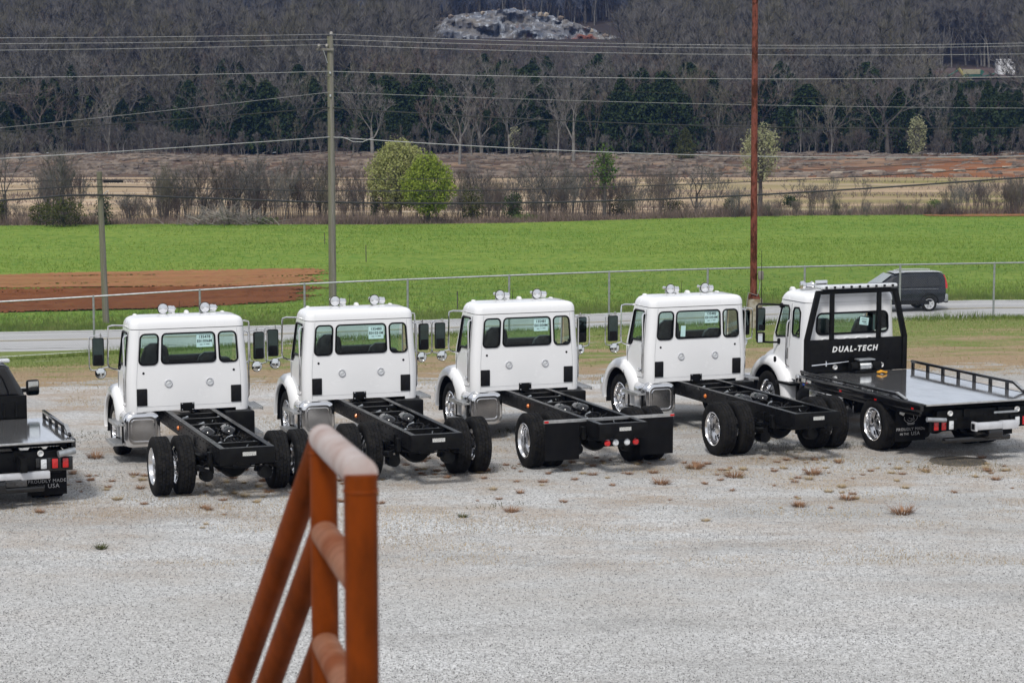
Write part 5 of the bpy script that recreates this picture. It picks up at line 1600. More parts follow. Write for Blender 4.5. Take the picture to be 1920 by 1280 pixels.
wire('thick dark cable crossing in front of the dark cedars', 247.5, (pu, 202), 239.5, .026, M['wire_dark'], mid=(.35, .2))
wire('thick pale cable just above the pear tree tops', 297.5, (pu, 257), 293, .021, M['wire_bright'], mid=(.38, .2))
_lp = [at_depth(u, v, ub.y - .15) for u, v in ((628, 258), (642, 257.5), (652, 261), (662, 266), (680, 266.5), (690, 262), (700, 258.5))]
tag(MB().tube(_lp, .018, 6).build('slack_cable_loop', M['wire_bright'], None), 'short slack loop of pale cable beside the tall pole above the pear trees', 'cable')
lx = lb_.y - .16
def wire_low(label, vs, r, m):
    us = (0, 190, 620, 960, 1280, 1600, 1920)
    ys = (lx - 4, lx, lx + 5, lx + 8, lx + 11, lx + 13, lx + 15)
    P = [at_depth(u, v, y) for u, v, y in zip(us, vs, ys)]
    P = [P[0] + (P[0] - P[1]) * 3] + P + [P[-1] + (P[-1] - P[-2]) * 2]
    out = []
    for i in range(1, len(P) - 2):
        for k in range(10):
            t = k / 10
            p0, p1, p2, p3 = P[i - 1], P[i], P[i + 1], P[i + 2]
            out.append(.5 * ((2 * p1) + (p2 - p0) * t + (2 * p0 - 5 * p1 + 4 * p2 - p3) * t * t + (3 * p1 - p0 - 3 * p2 + p3) * t ** 3))
    out = [P[0]] + out + [P[-2], P[-1]]
    tag(MB().tube(out, r, 6).build('overhead_cable', m, None), label, 'cable', 'overhead lines above the road')
wire_low('thick black cable, the lowest one crossing the picture', (376, 366, 379.5, 380.5, 372, 355, 333), .042, M['wire_dark'])
wire_low('thinner black cable just above the lowest thick one', (358, 350, 358, 356, 346, 332, 312), .022, M['wire_dark'])
wire_low('thin dark line level with the lamp on the short pole', (342, 337, 337.5, 333, 327, 315, 295), .014, M['wire_dark'])

# ------------------------------------------------------------------ rusty railing close to the camera
def cam_pt(u, v, y): return at_depth(u, v, y)
R0 = .0305
near_t, far_t = at_depth(676, 888, 3.79), at_depth(606, 822, 4.60)
rl = thing('stair_railing', 'rust brown pipe railing at the stair head, close and out of focus', 'railing', (near_t.x, near_t.y, 0))
o3 = Vector((near_t.x, near_t.y, 0))
nt_, ft_ = near_t - o3, far_t - o3
MB().tube([(nt_.x, nt_.y, 0), (nt_.x, nt_.y, nt_.z)], R0, 24).build('near_post', M['rail_paint'], rl)
MB().tube([(ft_.x, ft_.y, 0), (ft_.x, ft_.y, ft_.z)], R0 * .98, 24).build('far_post', M['rail_paint'], rl)
d_ = (ft_ - nt_).normalized()
MB().tube([nt_ - d_ * .004, ft_ + d_ * .02], R0 * 1.01, 24).lathe([(0, 0)], 3) if False else None
MB().tube([nt_ - d_ * .006, nt_.lerp(ft_, .5), ft_ + d_ * .012], R0 * 1.012, 24).build('top_rail', M['rail_worn'], rl)
for dz in (.202, .447):
    MB().tube([nt_ - Vector((0, 0, dz)), ft_ - Vector((0, 0, dz + .005))], R0 * .97, 24).build('mid_rail', M['rail_mid'], rl)
sd = Vector((-.252, .50, -.67))
for dz in (0.0, .202, .447):
    a = ft_ - Vector((0, 0, dz))
    MB().tube([a, a + sd * 3.2], R0 * .98, 24).build('stair_rail', M['rail_paint'], rl)
for q, dd in ((nt_ + Vector((0, 0, -.030)), Vector((0, 0, 1))), (ft_ + Vector((0, 0, -.030)), Vector((0, 0, 1)))):
    u_ = [Vector((math.cos(a), math.sin(a), 0)) for a in np.linspace(0, 2 * PI, 25)[:-1]]
    MB().tube([q + w * (R0 - .001) for w in u_], .0035, 6, closed=True).build('weld_bead', M['rail_paint'], rl)
for k in (1.2, 2.4):
    b = ft_ + sd * k
    MB().tube([(b.x, b.y, 0), (b.x, b.y, b.z)], R0 * .95, 16).build('stair_post', M['rail_paint'], rl)

# ------------------------------------------------------------------ trees
class TB:
    """numpy-free collector for one tree: limbs as tubes, twigs as slivers"""
    def __init__(s, seed):
        s.r = random.Random(seed)
        s.trunk, s.limbs = MB(), MB()
        s.tv, s.tf = [], []
        s.tips = []
    def twig(s, p, d, L, w):
        side = d.orthogonal().normalized()
        side = (Matrix.Rotation(s.r.random() * 6.28, 3, d) @ side) * w
        o = len(s.tv)
        m_ = p + d * L * .5 + side * s.r.uniform(-3, 3)
        e = p + d * L + Vector((s.r.uniform(-.1, .1), s.r.uniform(-.1, .1), s.r.uniform(-.02, .16))) * L
        s.tv += [p - side, p + side, m_ + side * .7, m_ - side * .7, e]
        s.tf += [(o, o + 1, o + 2), (o, o + 2, o + 3), (o + 3, o + 2, o + 4)]
    def grow(s, p, d, L, r, depth, P):
        R = s.r
        n = 3
        pts, rs = [p.copy()], [r]
        for k in range(n):
            wig = P['wig'] * (.5 + .5 * (depth > 0))
            d = (d + Vector((R.uniform(-wig, wig), R.uniform(-wig, wig), R.uniform(-wig * .4, wig * .8) + P['up'] * .3))).normalized()
            p = p + d * L / n
            pts.append(p.copy()); rs.append(r * (1 - .38 * (k + 1) / n))
            if depth >= 2:
                for q in range(P['tw']):
                    td = (d + Vector((R.uniform(-1, 1), R.uniform(-1, 1), R.uniform(-.35, .9)))).normalized()
                    s.twig(p - d * R.random() * L / n, td, L * R.uniform(.35, .85), P['tww'])
        (s.trunk if depth <= P.get('td', 1) else s.limbs).tube(pts, rs, 6 if depth == 0 else (4 if depth < 3 else 3), cap=False)
        if depth >= P['depth']:
            s.tips.append((p, d))
            for q in range(P['tw'] * 3):
                td = (d + Vector((R.uniform(-.8, .8), R.uniform(-.8, .8), R.uniform(-.3, .8)))).normalized()
                s.twig(p, td, L * R.uniform(.5, 1.2), P['tww'])
            return
        nb = P['br'][min(depth, len(P['br']) - 1)]
        a0 = R.random() * 6.28
        for k in range(nb):
            an = math.radians(P['ang'] * R.uniform(.6, 1.35))
            if k == 0 and P.get('lead'): an *= .35
            ax = Matrix.Rotation(a0 + 6.28 * k / nb + R.uniform(-.4, .4), 3, d) @ d.orthogonal().normalized()
            nd_ = (d * math.cos(an) + ax * math.sin(an)).normalized()
            st = p if k < 2 else pts[R.choice((1, 2))]
            s.grow(st, nd_, L * R.uniform(.62, .88) * P.get('dec', .95), rs[-1] * R.uniform(.6, .8), depth + 1, P)
    def meshes(s, name):
        tr = s.trunk.mesh(name + '_trunk', 60)
        V = s.limbs.v + [tuple(q) for q in s.tv]
        o = len(s.limbs.v)
        me = bpy.data.meshes.new(name + '_crown')
        me.from_pydata(V, [], s.limbs.f + [tuple(i + o for i in f) for f in s.tf])
        me.update()
        return tr, me

BARE = {}
def bare(kind, seed):
    """a leafless tree of unit kind; meshes are about 10 m tall before scaling"""
    if (kind, seed) in BARE: return BARE[(kind, seed)]
    t = TB(seed)
    P = dict(wig=.16, up=.22, tw=3, tww=.016, depth=4, br=[3, 3, 2, 2], ang=30, dec=.92)
    L0, r0 = 2.6, .15
    if kind == 'spread': P.update(ang=40, br=[4, 3, 2, 2], wig=.22, up=.12); L0, r0 = 2.4, .19
    if kind == 'tall': P.update(ang=20, br=[3, 2, 2, 2], lead=1, up=.28, wig=.10); L0, r0 = 3.4, .13
    if kind == 'pale': P.update(ang=30, br=[3, 3, 2, 2], lead=1, up=.22, td=2, tww=.022); L0, r0 = 3.0, .20
    if kind == 'young': P.update(ang=24, br=[3, 3, 2], depth=3, up=.3, tw=5, tww=.016); L0, r0 = 3.2, .075
    if kind == 'far': P.update(ang=28, br=[3, 3, 2], depth=3, tw=7, tww=.030, up=.25); L0, r0 = 3.2, .17
    if kind == 'fartall': P.update(ang=19, br=[3, 2, 2], depth=3, tw=7, tww=.028, lead=1, up=.3); L0, r0 = 4.2, .14
    t.grow(Vector((0, 0, -.15)), Vector((0, 0, 1)), L0, r0, 0, P)
    BARE[(kind, seed)] = t.meshes(kind)
    return BARE[(kind, seed)]

def me_mat(me, m):
    """same geometry with another material"""
    key = (me.name, m.name)
    if key not in CACHE:
        c = me.copy(); c.materials.clear(); c.materials.append(m); CACHE[key] = c
    return CACHE[key]

def bare_tree(kind, seed, pos, h, label, group=None, name='bare_tree', bark='bark', twig='twig', rz=None, wide=1.0, cat='tree', lean=(0, 0)):
    tr, cr = bare(kind, seed)
    zmax = BARE_H.setdefault((kind, seed), max(v.co.z for v in cr.vertices))
    t = thing(name, label, cat, pos, random.random() * 6.28 if rz is None else rz, group)
    k = h / zmax
    t.scale = (k * wide, k * wide, k)
    t.rotation_euler[0], t.rotation_euler[1] = lean
    put('trunk', me_mat(tr, M[bark]), t)
    put('crown', me_mat(cr, M[twig]), t)
    return t
BARE_H = {}

def leaf_cloud(points, size, rnd, flat=.0):
    """quads scattered at the given points"""
    n = len(points)
    d = rnd.normal(size=(n, 3)); d[:, 2] *= 1 - flat
    d /= np.linalg.norm(d, axis=1)[:, None]
    a = np.cross(d, rnd.normal(size=(n, 3))); a /= np.linalg.norm(a, axis=1)[:, None]
    b = np.cross(d, a)
    s_ = (size * rnd.uniform(.6, 1.3, n))[:, None]
    a, b = a * s_, b * s_ * .6
    V = np.stack([points - a, points - b, points + a, points + b], 1).reshape(-1, 3)
    F = np.arange(4 * n).reshape(-1, 4)
    return V, F

def cedar_mesh(seed, n=4200, R=.26, size=.021, shape=1.0):
    """conical evergreen of unit height"""
    rnd = np.random.default_rng(seed)
    t = rnd.uniform(.03, 1, n) ** .85
    ph = rnd.uniform(0, 2 * PI, n)
    lump = 1 + .22 * np.sin(ph * 3 + t * 17 + seed) + .18 * np.sin(ph * 5 - t * 29)
    rr = R * (np.minimum(1, (1.02 - t) * 1.5)) ** shape * np.minimum(1, .45 + t * 4) * lump * np.sqrt(rnd.uniform(.25, 1, n))
    pts = np.stack([rr * np.cos(ph), rr * np.sin(ph), t], 1)
    V, F = leaf_cloud(pts, size, rnd)
    me = np_mesh('cedar_crown', V, F, M['cedar'], 'mesh')
    tr = MB().tube([(0, 0, -.02), (0, 0, .5), (0, 0, .96)], [.022, .014, .003], 6).mesh('cedar_trunk')
    tr.materials.append(M['bark'])
    return tr, me
CED = [cedar_mesh(1), cedar_mesh(2, R=.21), cedar_mesh(3, R=.32, shape=.8), cedar_mesh(4, 4600, .38, .023, .7)]
def evergreen(k, pos, h, label, group=None, m=None, wide=1.0, name='cedar_tree'):
    t = thing(name, label, 'tree', pos, random.random() * 6.28, group)
    t.scale = (h * wide, h * wide, h)
    put('trunk', CED[k][0], t)
    put('crown', CED[k][1] if m is None else me_mat(CED[k][1], m), t)
    return t

def leafy(name, label, pos, h, crown, n, size, m, seed, group=None, stems=5, bark='bark', low=.15, hollow=.35, cat='tree', twig='twig', trunk_h=None, lumps=.07, thin=.6, dome=0.0):
    """tree with an ellipsoid-like crown of leaf clumps carried by fanning limbs; crown = (radius x, radius y, centre z, radius z, squareness)"""
    rnd = np.random.default_rng(seed)
    rx, ry, cz, rz_, sq = crown
    t = thing(name, label, cat, pos, 0, group)
    R = random.Random(seed)
    tr = MB()
    th = trunk_h if trunk_h is not None else max(.3, cz - rz_ * .8)
    tr.tube([(0, 0, -.15), (.02, 0, th * .5), (0, .02, th)], [h * .030, h * .026, h * .022], 8, cap=False)
    limbs = MB()
    pts = []
    for k in range(stems * 9):
        a = R.random() * 6.28; el = R.uniform(.1, 1.5)
        e = Vector((rx * math.cos(a) * math.cos(el), ry * math.sin(a) * math.cos(el), cz + rz_ * (2 * math.sin(el) - 1) * .93)) * 1
        s0 = Vector((0, 0, th * R.uniform(.75, 1.0)))
        mid = s0.lerp(e, .45) + Vector((0, 0, rz_ * .12)) - Vector((e.x, e.y, 0)) * .12
        L = [s0, mid, e]
        limbs.tube(L, [h * .010, h * .006, h * .0015], 3, cap=False)
        for q in range(5):
            w = R.uniform(.35, .95); b0 = mid.lerp(e, w) if w > .45 else s0.lerp(mid, w * 2)
            limbs.tube([b0, b0 + Vector((R.uniform(-1, 1) * rx, R.uniform(-1, 1) * ry, R.uniform(-.1, .8) * rz_)) * .3], [h * .003, h * .001], 3, cap=False)
    tr.build('trunk', M[bark], t, 60)
    limbs.build('limbs', M[twig], t, 60)
    u = rnd.normal(size=(n, 3)); u /= np.linalg.norm(u, axis=1)[:, None]
    rad = rnd.uniform(hollow, 1, n) ** .55
    ph = np.arctan2(u[:, 1], u[:, 0]); lump = 1 + lumps * np.sin(ph * 5 + u[:, 2] * 7 + seed) + .9 * lumps * np.sin(ph * 3 - u[:, 2] * 9) + .06 * np.sin(ph * 9 - u[:, 2] * 11) + .05 * np.sin(ph * 15 + u[:, 2] * 21)
    up = np.sign(u[:, 2]) * np.abs(u[:, 2]) ** sq
    pts = np.stack([u[:, 0] * rx * rad * lump, u[:, 1] * ry * rad * lump, cz + up * rz_ * rad * lump], 1)
    dens = .5 + .5 * np.sin(ph * 7 + pts[:, 2] * 9 / max(rz_, .1)) * np.sin(ph * 4 - pts[:, 2] * 5 / max(rz_, .1))
    keep = rnd.uniform(size=n) < 1 - thin + thin * dens
    if dome:
        fz = np.clip((pts[:, 2] - cz) / rz_, -1, 1)
        pts[:, :2] *= (1 - dome * np.clip(fz, 0, 1) ** 1.3 + .06 * np.clip(-fz, 0, 1))[:, None]
    V, F = leaf_cloud(pts[keep], size, rnd)
    np_mesh('crown', V, F, m, t)
    return t

random.seed(11)
ZONES = [(130, 'at the far left'), (300, 'above the short lamp pole'), (480, 'above the brush heap'), (640, 'around the tall wooden pole'), (860, 'above the pear trees'), (1000, 'left of the pale sycamore'), (1180, 'right of the pale sycamore'), (1380, 'left of the rusty pole'), (1550, 'right of the rusty pole'), (1700, 'left of the narrow blossoming tree'), (1850, 'right of the narrow blossoming tree'), (9999, 'at the far right edge')]
def zone(u): return next(z for k, z in ZONES if u < k)
LOT = [(240, 'left of the first white truck'), (560, 'behind the first white truck'), (930, 'behind the second white truck'), (1270, 'behind the third white truck'), (1600, 'behind the fourth white truck'), (9999, 'behind the white tow truck')]
def lotzone(u): return next(z for k, z in LOT if u < k)
def uv(x, y, z):
    c, s_ = math.cos(PITCH), math.sin(PITCH)
    d = y * c - (z - CAMZ) * s_
    return 960 + FPX * x / d, 640 - FPX * (y * s_ + (z - CAMZ) * c) / d
gpos = lambda u, v: hit(u, v)
def px_h(pos, v_top):
    """height that puts the top of something standing at pos at photo row v_top"""
    t = at_depth(960, v_top, pos.y)
    return t.z - pos.z

# --- the two flowering pear trees
p = gpos(748, 416); h = px_h(p, 262)
leafy('pear_tree', 'big round flowering pear tree in pale yellow-green blossom', p + Vector((0, 1.2, 0)), h, (h * .415, h * .40, h * .57, h * .43, .85), 19000, .095, M['pear_pale'], 3, None, 7, lumps=.045, thin=.5, dome=.30)
p = gpos(803, 419); h = px_h(p, 288)
leafy('pear_tree', 'smaller bright lime-green pear tree in front of the pale one', p, h, (h * .39, h * .38, h * .56, h * .44, 1.1), 15000, .088, M['pear_green'], 4, None, 6, lumps=.045, thin=.5, dome=.30)
# --- other trees that stand out
p = gpos(1425, 392); h = px_h(p, 232)
leafy('flowering_tree', 'cream blossoming vase-shaped tree behind the rusty steel pole', p, h, (h * .225, h * .22, h * .67, h * .34, .9), 3600, .10, M['cream'], 7, None, 6, 'bark', trunk_h=h * .32)
p = gpos(1720, 290); h = px_h(p, 216)
leafy('flowering_tree', 'cream blossoming narrow tree at the wood edge on the right', Vector((p.x * .97, p.y - 8, float(H(p.x * .97, p.y - 8)))), h, (h * .24, h * .24, h * .53, h * .5, .9), 1900, .13, M['cream'], 8, None, 5)
p = gpos(966, 292); h = px_h(p, 233)
leafy('flowering_tree', 'small sparse cream blossoming tree before the dark cedars', p, h, (h * .19, h * .19, h * .58, h * .4, .8), 300, .12, M['cream'], 9, None, 4)
p = gpos(1812, 262) if False else gpos(1812, 200); h = 6.0
leafy('flowering_tree', 'small whitish blossoming tree high between cedars on the right', p, h, (h * .2, h * .2, h * .55, h * .42, .8), 320, .14, M['cream'], 10, None, 4)
p = gpos(1133, 410); h = px_h(p, 278)
t = leafy('pine_tree', 'bright green bushy-topped pine on a thin bare trunk', p, h, (h * .165, h * .16, h * .74, h * .27, .9), 1500, .10, M['pine'], 12, None, 5, trunk_h=h * .55, lumps=.34)
p = gpos(1285, 300); h = px_h(p, 240)
evergreen(2, p, h, 'small olive-green conifer at the foot of the dark wood', None, M['shrub'], name='conifer')

# --- hedgerow along the far edge of the field
hg = 'bare trees along the far field edge'
for u, v0, v1, kind, sd, lab, kw in (
    (9, 421, 225, 'pale', 21, 'tall twin-limbed bare tree at the far left of the field edge', dict(bark='bark')),
    (100, 424, 262, 'young', 22, 'bare tree rising out of the olive shrub at the left', {}),
    (122, 425, 255, 'young', 23, 'thin bare tree beside the olive shrub, left of the lamp pole', {}),
    (142, 424, 280, 'young', 24, 'short bare tree in the shrub just left of the lamp pole', {}),
    (380, 418, 268, 'spread', 25, 'broad bare tree with reddish twigs above the brush heap', dict(twig='twig_red')),
    (413, 418, 285, 'young', 26, 'many-stemmed bare tree behind the brush heap', dict(twig='twig_red')),
    (448, 416, 282, 'spread', 27, 'grey bare tree between brush heap and tall pole', {}),
    (533, 420, 285, 'tall', 28, 'leaning bare tree a little left of the tall pole', dict(lean=(0, -.18))),
    (1025, 411, 272, 'spread', 29, 'wide V-shaped bare tree in the middle of the field edge', {}),
    (1304, 403, 296, 'spread', 30, 'round-headed bare tree left of the rusty steel pole', {}),
    (1615, 400, 322, 'young', 31, 'lone thin bare tree at the field edge on the right', {}),
    (228, 418, 362, 'young', 32, 'small crooked bare tree right of the lamp pole', {}),
    (243, 419, 352, 'spread', 33, 'small forked bare tree right of the lamp pole', {})):
    p = gpos(u, v0)
    bare_tree(kind, sd, p, px_h(p, v1), lab, hg, **kw)
sap = 'bare saplings along the far field edge'
rs = random.Random(5)
spots = [(u, rs.uniform(282, 345)) for u in np.linspace(300, 680, 34)] + [(u, rs.uniform(295, 350)) for u in np.linspace(860, 1270, 30)] + [(u, rs.uniform(318, 352)) for u in (478, 495, 508, 560, 572, 583, 598, 640, 655, 668, 676)] + [(u, rs.uniform(285, 330)) for u in (872, 884, 896, 905, 915)] + [(u, rs.uniform(300, 345)) for u in (942, 1062, 1080, 1096, 1112, 1150, 1165, 1178, 1190, 1204, 1222, 1238, 1250, 1330, 1345)] + [(u, rs.uniform(318, 345)) for u in (1500, 1518, 1532, 1560)] + [(u, rs.uniform(322, 348)) for u in (1790, 1803, 1812, 1820, 1828, 1836, 1845, 1855, 1866, 1884, 1893, 1902, 1910, 1918)] + [(u, rs.uniform(370, 390)) for u in (30, 45, 168, 262, 275, 300, 320, 1265, 1395, 1450, 1580, 1690, 1740, 1765)]
for i, (u, vt) in enumerate(spots):
    p = gpos(u, 419 - .0085 * u + rs.uniform(-7, -1))
    tw = rs.choice(('twig', 'twig', 'twig_red', 'twig_grey'))
    bare_tree('young', 40 + i % 7, p, px_h(p, vt), ('short' if vt > 340 else 'tall') + ' thin ' + {'twig': 'dark', 'twig_red': 'reddish', 'twig_grey': 'pale grey'}[tw] + ' sapling in the field-edge hedgerow, ' + zone(u), sap, 'sapling', twig=tw, wide=rs.uniform(.7, 1.2))
# leafless hedge shrubs, many-stemmed
def hedge_shrub(seed):
    if ('shrub', seed) not in BARE:
        t = TB(seed)
        P = dict(wig=.16, up=.26, tw=3, tww=.010, depth=2, br=[3, 3, 2], ang=26, dec=.85, td=0)
        for k in range(8):
            a = t.r.random() * 6.28; rr_ = t.r.uniform(0, .8)
            t.grow(Vector((rr_ * math.cos(a), rr_ * math.sin(a), -.1)), Vector((math.cos(a) * .22, math.sin(a) * .22, 1)).normalized(), t.r.uniform(1.2, 1.9), .035, 0, P)
        BARE[('shrub', seed)] = t.meshes('shrub')
    return BARE[('shrub', seed)]
for k in range(5): hedge_shrub(200 + k)
hs = [(rs.uniform(300, 690), rs.uniform(288, 375)) for k in range(48)] + [(rs.uniform(845, 1270), rs.uniform(300, 380)) for k in range(46)] + [(rs.uniform(1270, 1800), rs.uniform(368, 394)) for k in range(44)] + [(rs.uniform(1270, 1600), rs.uniform(330, 372)) for k in range(10)] + [(rs.uniform(1775, 1935), rs.uniform(325, 370)) for k in range(26)] + [(rs.uniform(-10, 300), rs.uniform(360, 403)) for k in range(24)] + [(rs.uniform(-330, -10), rs.uniform(320, 395)) for k in range(16)] + [(rs.uniform(1935, 2250), rs.uniform(320, 385)) for k in range(16)] + [(rs.uniform(85, 160), rs.uniform(275, 320)) for k in range(7)] + [(rs.uniform(680, 850), rs.uniform(370, 400)) for k in range(14)]
for u, vt in hs:
    p = gpos(u, 419 - .0085 * u + rs.uniform(-9, 1))
    tw = rs.choice(('twig', 'twig_red', 'twig_red', 'twig_grey', 'twig_tan'))
    bare_tree('shrub', 200 + rs.randrange(5), p, px_h(p, vt), ('low' if vt > 360 else 'tall') + ' many-stemmed ' + {'twig': 'dark', 'twig_red': 'reddish', 'twig_grey': 'pale grey', 'twig_tan': 'tan'}[tw] + ' leafless shrub in the hedgerow, ' + zone(u), 'leafless shrubs in the hedgerow', 'bare_shrub', twig=tw, wide=rs.uniform(.9, 1.4) if vt > 360 else rs.uniform(.5, .85), cat='shrub')
for u, v0, wpx, vt, mm, lab, n in (
    (118, 425, 46, 372, 'shrub', 'olive green shrub at the foot of the bare trees, far left', 2600),
    (75, 422, 22, 380, 'shrub', 'low yellow-olive bush at the left end of the shrub', 900),
    (5, 421, 10, 372, 'shrub', 'olive bush cut by the left picture edge', 500),
    (196, 422, 18, 366, 'shrub_dark', 'dark green bush behind the short lamp pole', 800),
    (885, 416, 24, 352, 'shrub', 'vine-covered olive thicket right of the pear trees', 1500),
    (962, 413, 20, 362, 'shrub_dark', 'dark evergreen vine column between thicket and V-shaped tree', 1300),
    (985, 414, 30, 402, 'shrub_lime', 'low fresh green growth at the field edge, mid picture', 700),
    (703, 414, 10, 355, 'shrub_dark', 'dark ivy-clad stem at the left foot of the pale pear tree', 500),
    (1481, 388, 15, 366, 'shrub_dark', 'dark rounded evergreen bush right of the rusty pole', 700),
    (1367, 395, 11, 372, 'shrub_dark', 'small dark bush left of the rusty pole', 400),
    (1360, 402, 14, 388, 'shrub', 'low olive bush left of the rusty pole at the field edge', 450),
    (1262, 402, 24, 374, 'shrub', 'olive brush below the bare saplings, left of the round-headed tree', 700),
    (1695, 400, 38, 386, 'shrub_lime', 'long low bright green bush at the right field edge', 1500),
    (1752, 398, 14, 374, 'shrub_lime', 'taller green bush ending the low bright green hedge', 600),
    (1160, 404, 20, 370, 'shrub', 'olive scrub under the bushy-topped pine', 700),
    (500, 420, 28, 408, 'shrub_lime', 'grassy green mound beside the brush heap', 500)):
    p = gpos(u, v0); h = px_h(p, vt); w = wpx * p.y / FPX
    leafy('bush', lab, p, h, (w, min(w, 1.6), h * .5, h * .55, .8), n, .085, M[mm], 60 + u, 'bushes along the field edge', 4, low=.0, hollow=.1, cat='bush', trunk_h=h * .15)

# brush heap of bleached branches
p = gpos(425, 422)
rs = random.Random(9)
bh = MB()
for k in range(260):
    a = Vector((rs.gauss(0, 1.6), rs.gauss(0, .7), 0)); zt = max(.1, 1.1 - .25 * abs(a.x))
    d = Vector((rs.uniform(-1, 1), rs.uniform(-.5, .5), rs.uniform(-.1, .55))).normalized() * rs.uniform(.6, 1.9)
    s0 = a + Vector((0, 0, rs.uniform(0, zt)))
    bh.tube([s0, s0 + d * .5 + Vector((0, 0, rs.uniform(-.05, .1))), s0 + d], [.028, .02, .006], 3, cap=False)
tag(bh.build('brush_pile', M['deadwood'], None, 0, loc=p), 'heap of bleached cut branches at the field edge, left of the tall pole', 'brush pile')

# bramble and dead weeds along the hedgerow
def blades(name, n, ufun, m, hmin, hmax, w, seed, kind='stuff', lean=.35, label=None, cat=None):
    rnd = np.random.default_rng(seed)
    X, Y, S = ufun(rnd, n)
    n = len(X)
    Z = H(X, Y)
    h = rnd.uniform(hmin, hmax, n) * S
    a = rnd.uniform(0, 2 * PI, n)
    lx_, ly_ = rnd.normal(0, lean, n) * h, rnd.normal(0, lean, n) * h
    dx, dy = np.cos(a) * w * .5, np.sin(a) * w * .5
    V = np.stack([np.stack([X - dx, Y - dy, Z - .02], 1), np.stack([X + dx, Y + dy, Z - .02], 1), np.stack([X + lx_, Y + ly_, Z + h], 1)], 1).reshape(-1, 3)
    o = np_mesh(name, V, np.arange(3 * n).reshape(-1, 3), m)
    o['kind'] = kind
    if label: o['label'] = label
    if cat: o['category'] = cat
    return o
def hedge_pts(rnd, n):
    x = rnd.uniform(-72, 78, n)
    y = field_far(x) + rnd.gamma(1.5, .9, n) - .3
    clump = .45 + .75 * np.clip(wob(x, y * 2, 2.2, 4) + .4, 0, 1)
    return x, y, clump
blades('dry_undergrowth', 36000, hedge_pts, M['weeds'], .3, 1.15, .04, 1, label='mauve-brown tangle of dry brambles along the far field edge', cat='undergrowth')

# --- the edge of the wood
wood = 'bare trees along the edge of the wood'
rs = random.Random(21)
for u, v0, v1, kind, sd, lab, kw in (
    (1075, 301, 140, 'pale', 71, 'tall pale sycamore with a straight trunk before the cedars, mid picture', {}),
    (1046, 292, 150, 'pale', 72, 'slim pale tree just left of the tall sycamore', dict(wide=.7)),
    (862, 308, 152, 'pale', 73, 'pale forked tree standing right above the pear trees', {}),
    (884, 294, 190, 'pale', 74, 'thin pale tree right of the pale forked one', dict(wide=.7)),
    (698, 292, 150, 'pale', 75, 'wide pale Y-shaped tree right of the tall pole', dict(wide=1.3)),
    (955, 292, 150, 'pale', 76, 'leaning pale tree with spreading limbs before the cedars', dict(lean=(0, .15), wide=1.2)),
    (1130, 280, 170, 'tall', 77, 'straight thin pale trunk right of the tall sycamore', dict(bark='bark_pale')),
    (393, 280, 185, 'pale', 78, 'silvery branching tree before cedars at left', dict(twig='twig_grey')),
    (1559, 290, 190, 'tall', 79, 'bare trunk at the wood edge, left of the narrow blossoming tree', dict(bark='bark_pale')),
    (1501, 290, 200, 'tall', 80, 'slim straight trunk between rusty pole and narrow blossoming tree', dict(bark='bark_pale', wide=.7)),
    (205, 290, 160, 'pale', 81, 'silvery twisted tree above the short lamp pole', dict(twig='twig_grey'))):
    p = gpos(u, v0)
    kw = dict(dict(bark='bark_pale', twig='twig_grey'), **kw)
    bare_tree(kind, sd, p, px_h(p, v1), lab, wood, **kw)
kinds = [('spread', 91), ('tall', 92), ('spread', 93), ('pale', 94), ('tall', 95), ('spread', 96)]
for i in range(225):
    u = rs.uniform(-280, 2200)
    y = rs.uniform(283, 335)
    x = (u - 960) / FPX * y
    k, s_ = rs.choice(kinds)
    dark = rs.random()
    z0 = float(H(x, y)) - .1
    hh = rs.uniform(9, 14.5)
    if abs(u - 1720) < 24: y = max(y, 305); x = (u - 960) / FPX * y; z0 = float(H(x, y)) - .1
    if 1735 < u < 1915 and (rs.random() > .12 or u > 1845): hh = min(hh, at_depth(u, 150 + rs.uniform(0, 25), y).z - z0)
    tw = rs.choice(('twig', 'twig', 'twig_tan', 'twig_grey', 'twig_red'))
    bare_tree(k, s_, Vector((x, y, z0)), hh, ('tall ' if hh > 12 else 'lower ') + {'twig': 'dark', 'twig_red': 'reddish', 'twig_grey': 'silvery', 'twig_tan': 'yellowish budding'}[tw] + ' leafless ' + {'spread': 'spreading', 'tall': 'upright', 'pale': 'forked'}[k] + ' tree at the wood edge, ' + zone(u), 'leafless trees massed at the wood edge',
              bark='bark_pale' if dark > .85 else 'bark', twig=tw, wide=rs.uniform(.75, 1.15))
dens = [(100, 50, 10), (200, 50, 10), (345, 50, 12), (420, 40, 10), (495, 50, 18), (570, 40, 14), (640, 50, 10), (740, 60, 12), (800, 50, 12), (900, 60, 14), (985, 50, 16), (1010, 40, 12), (1100, 40, 10), (1180, 50, 14), (1250, 40, 8), (1290, 30, 8), (1470, 50, 8), (1600, 60, 10), (1700, 50, 12), (1780, 50, 14), (1850, 60, 16), (1910, 30, 10), (20, 40, 4), (-150, 90, 8), (2050, 90, 8)]
for u0, su, n in dens:
    for k in range(n):
        u = rs.gauss(u0, su * .6)
        y = rs.uniform(286, 345)
        x = (u - 960) / FPX * y
        ck, ch = rs.choice((0, 2, 2, 3, 3, 3)), rs.uniform(5.5, 11.0)
        if 1735 < u < 1915: ch = min(ch, at_depth(u, 150, y).z - float(H(x, y)))
        evergreen(ck, Vector((x, y, float(H(x, y)) - .2)), ch, ('tall' if ch > 8 else 'short') + (' broad' if ck > 1 else ' narrow') + ' dark green cedar in the wood edge, ' + zone(u), 'dark cedars massed in the wood edge', wide=rs.uniform(.8, 1.3))
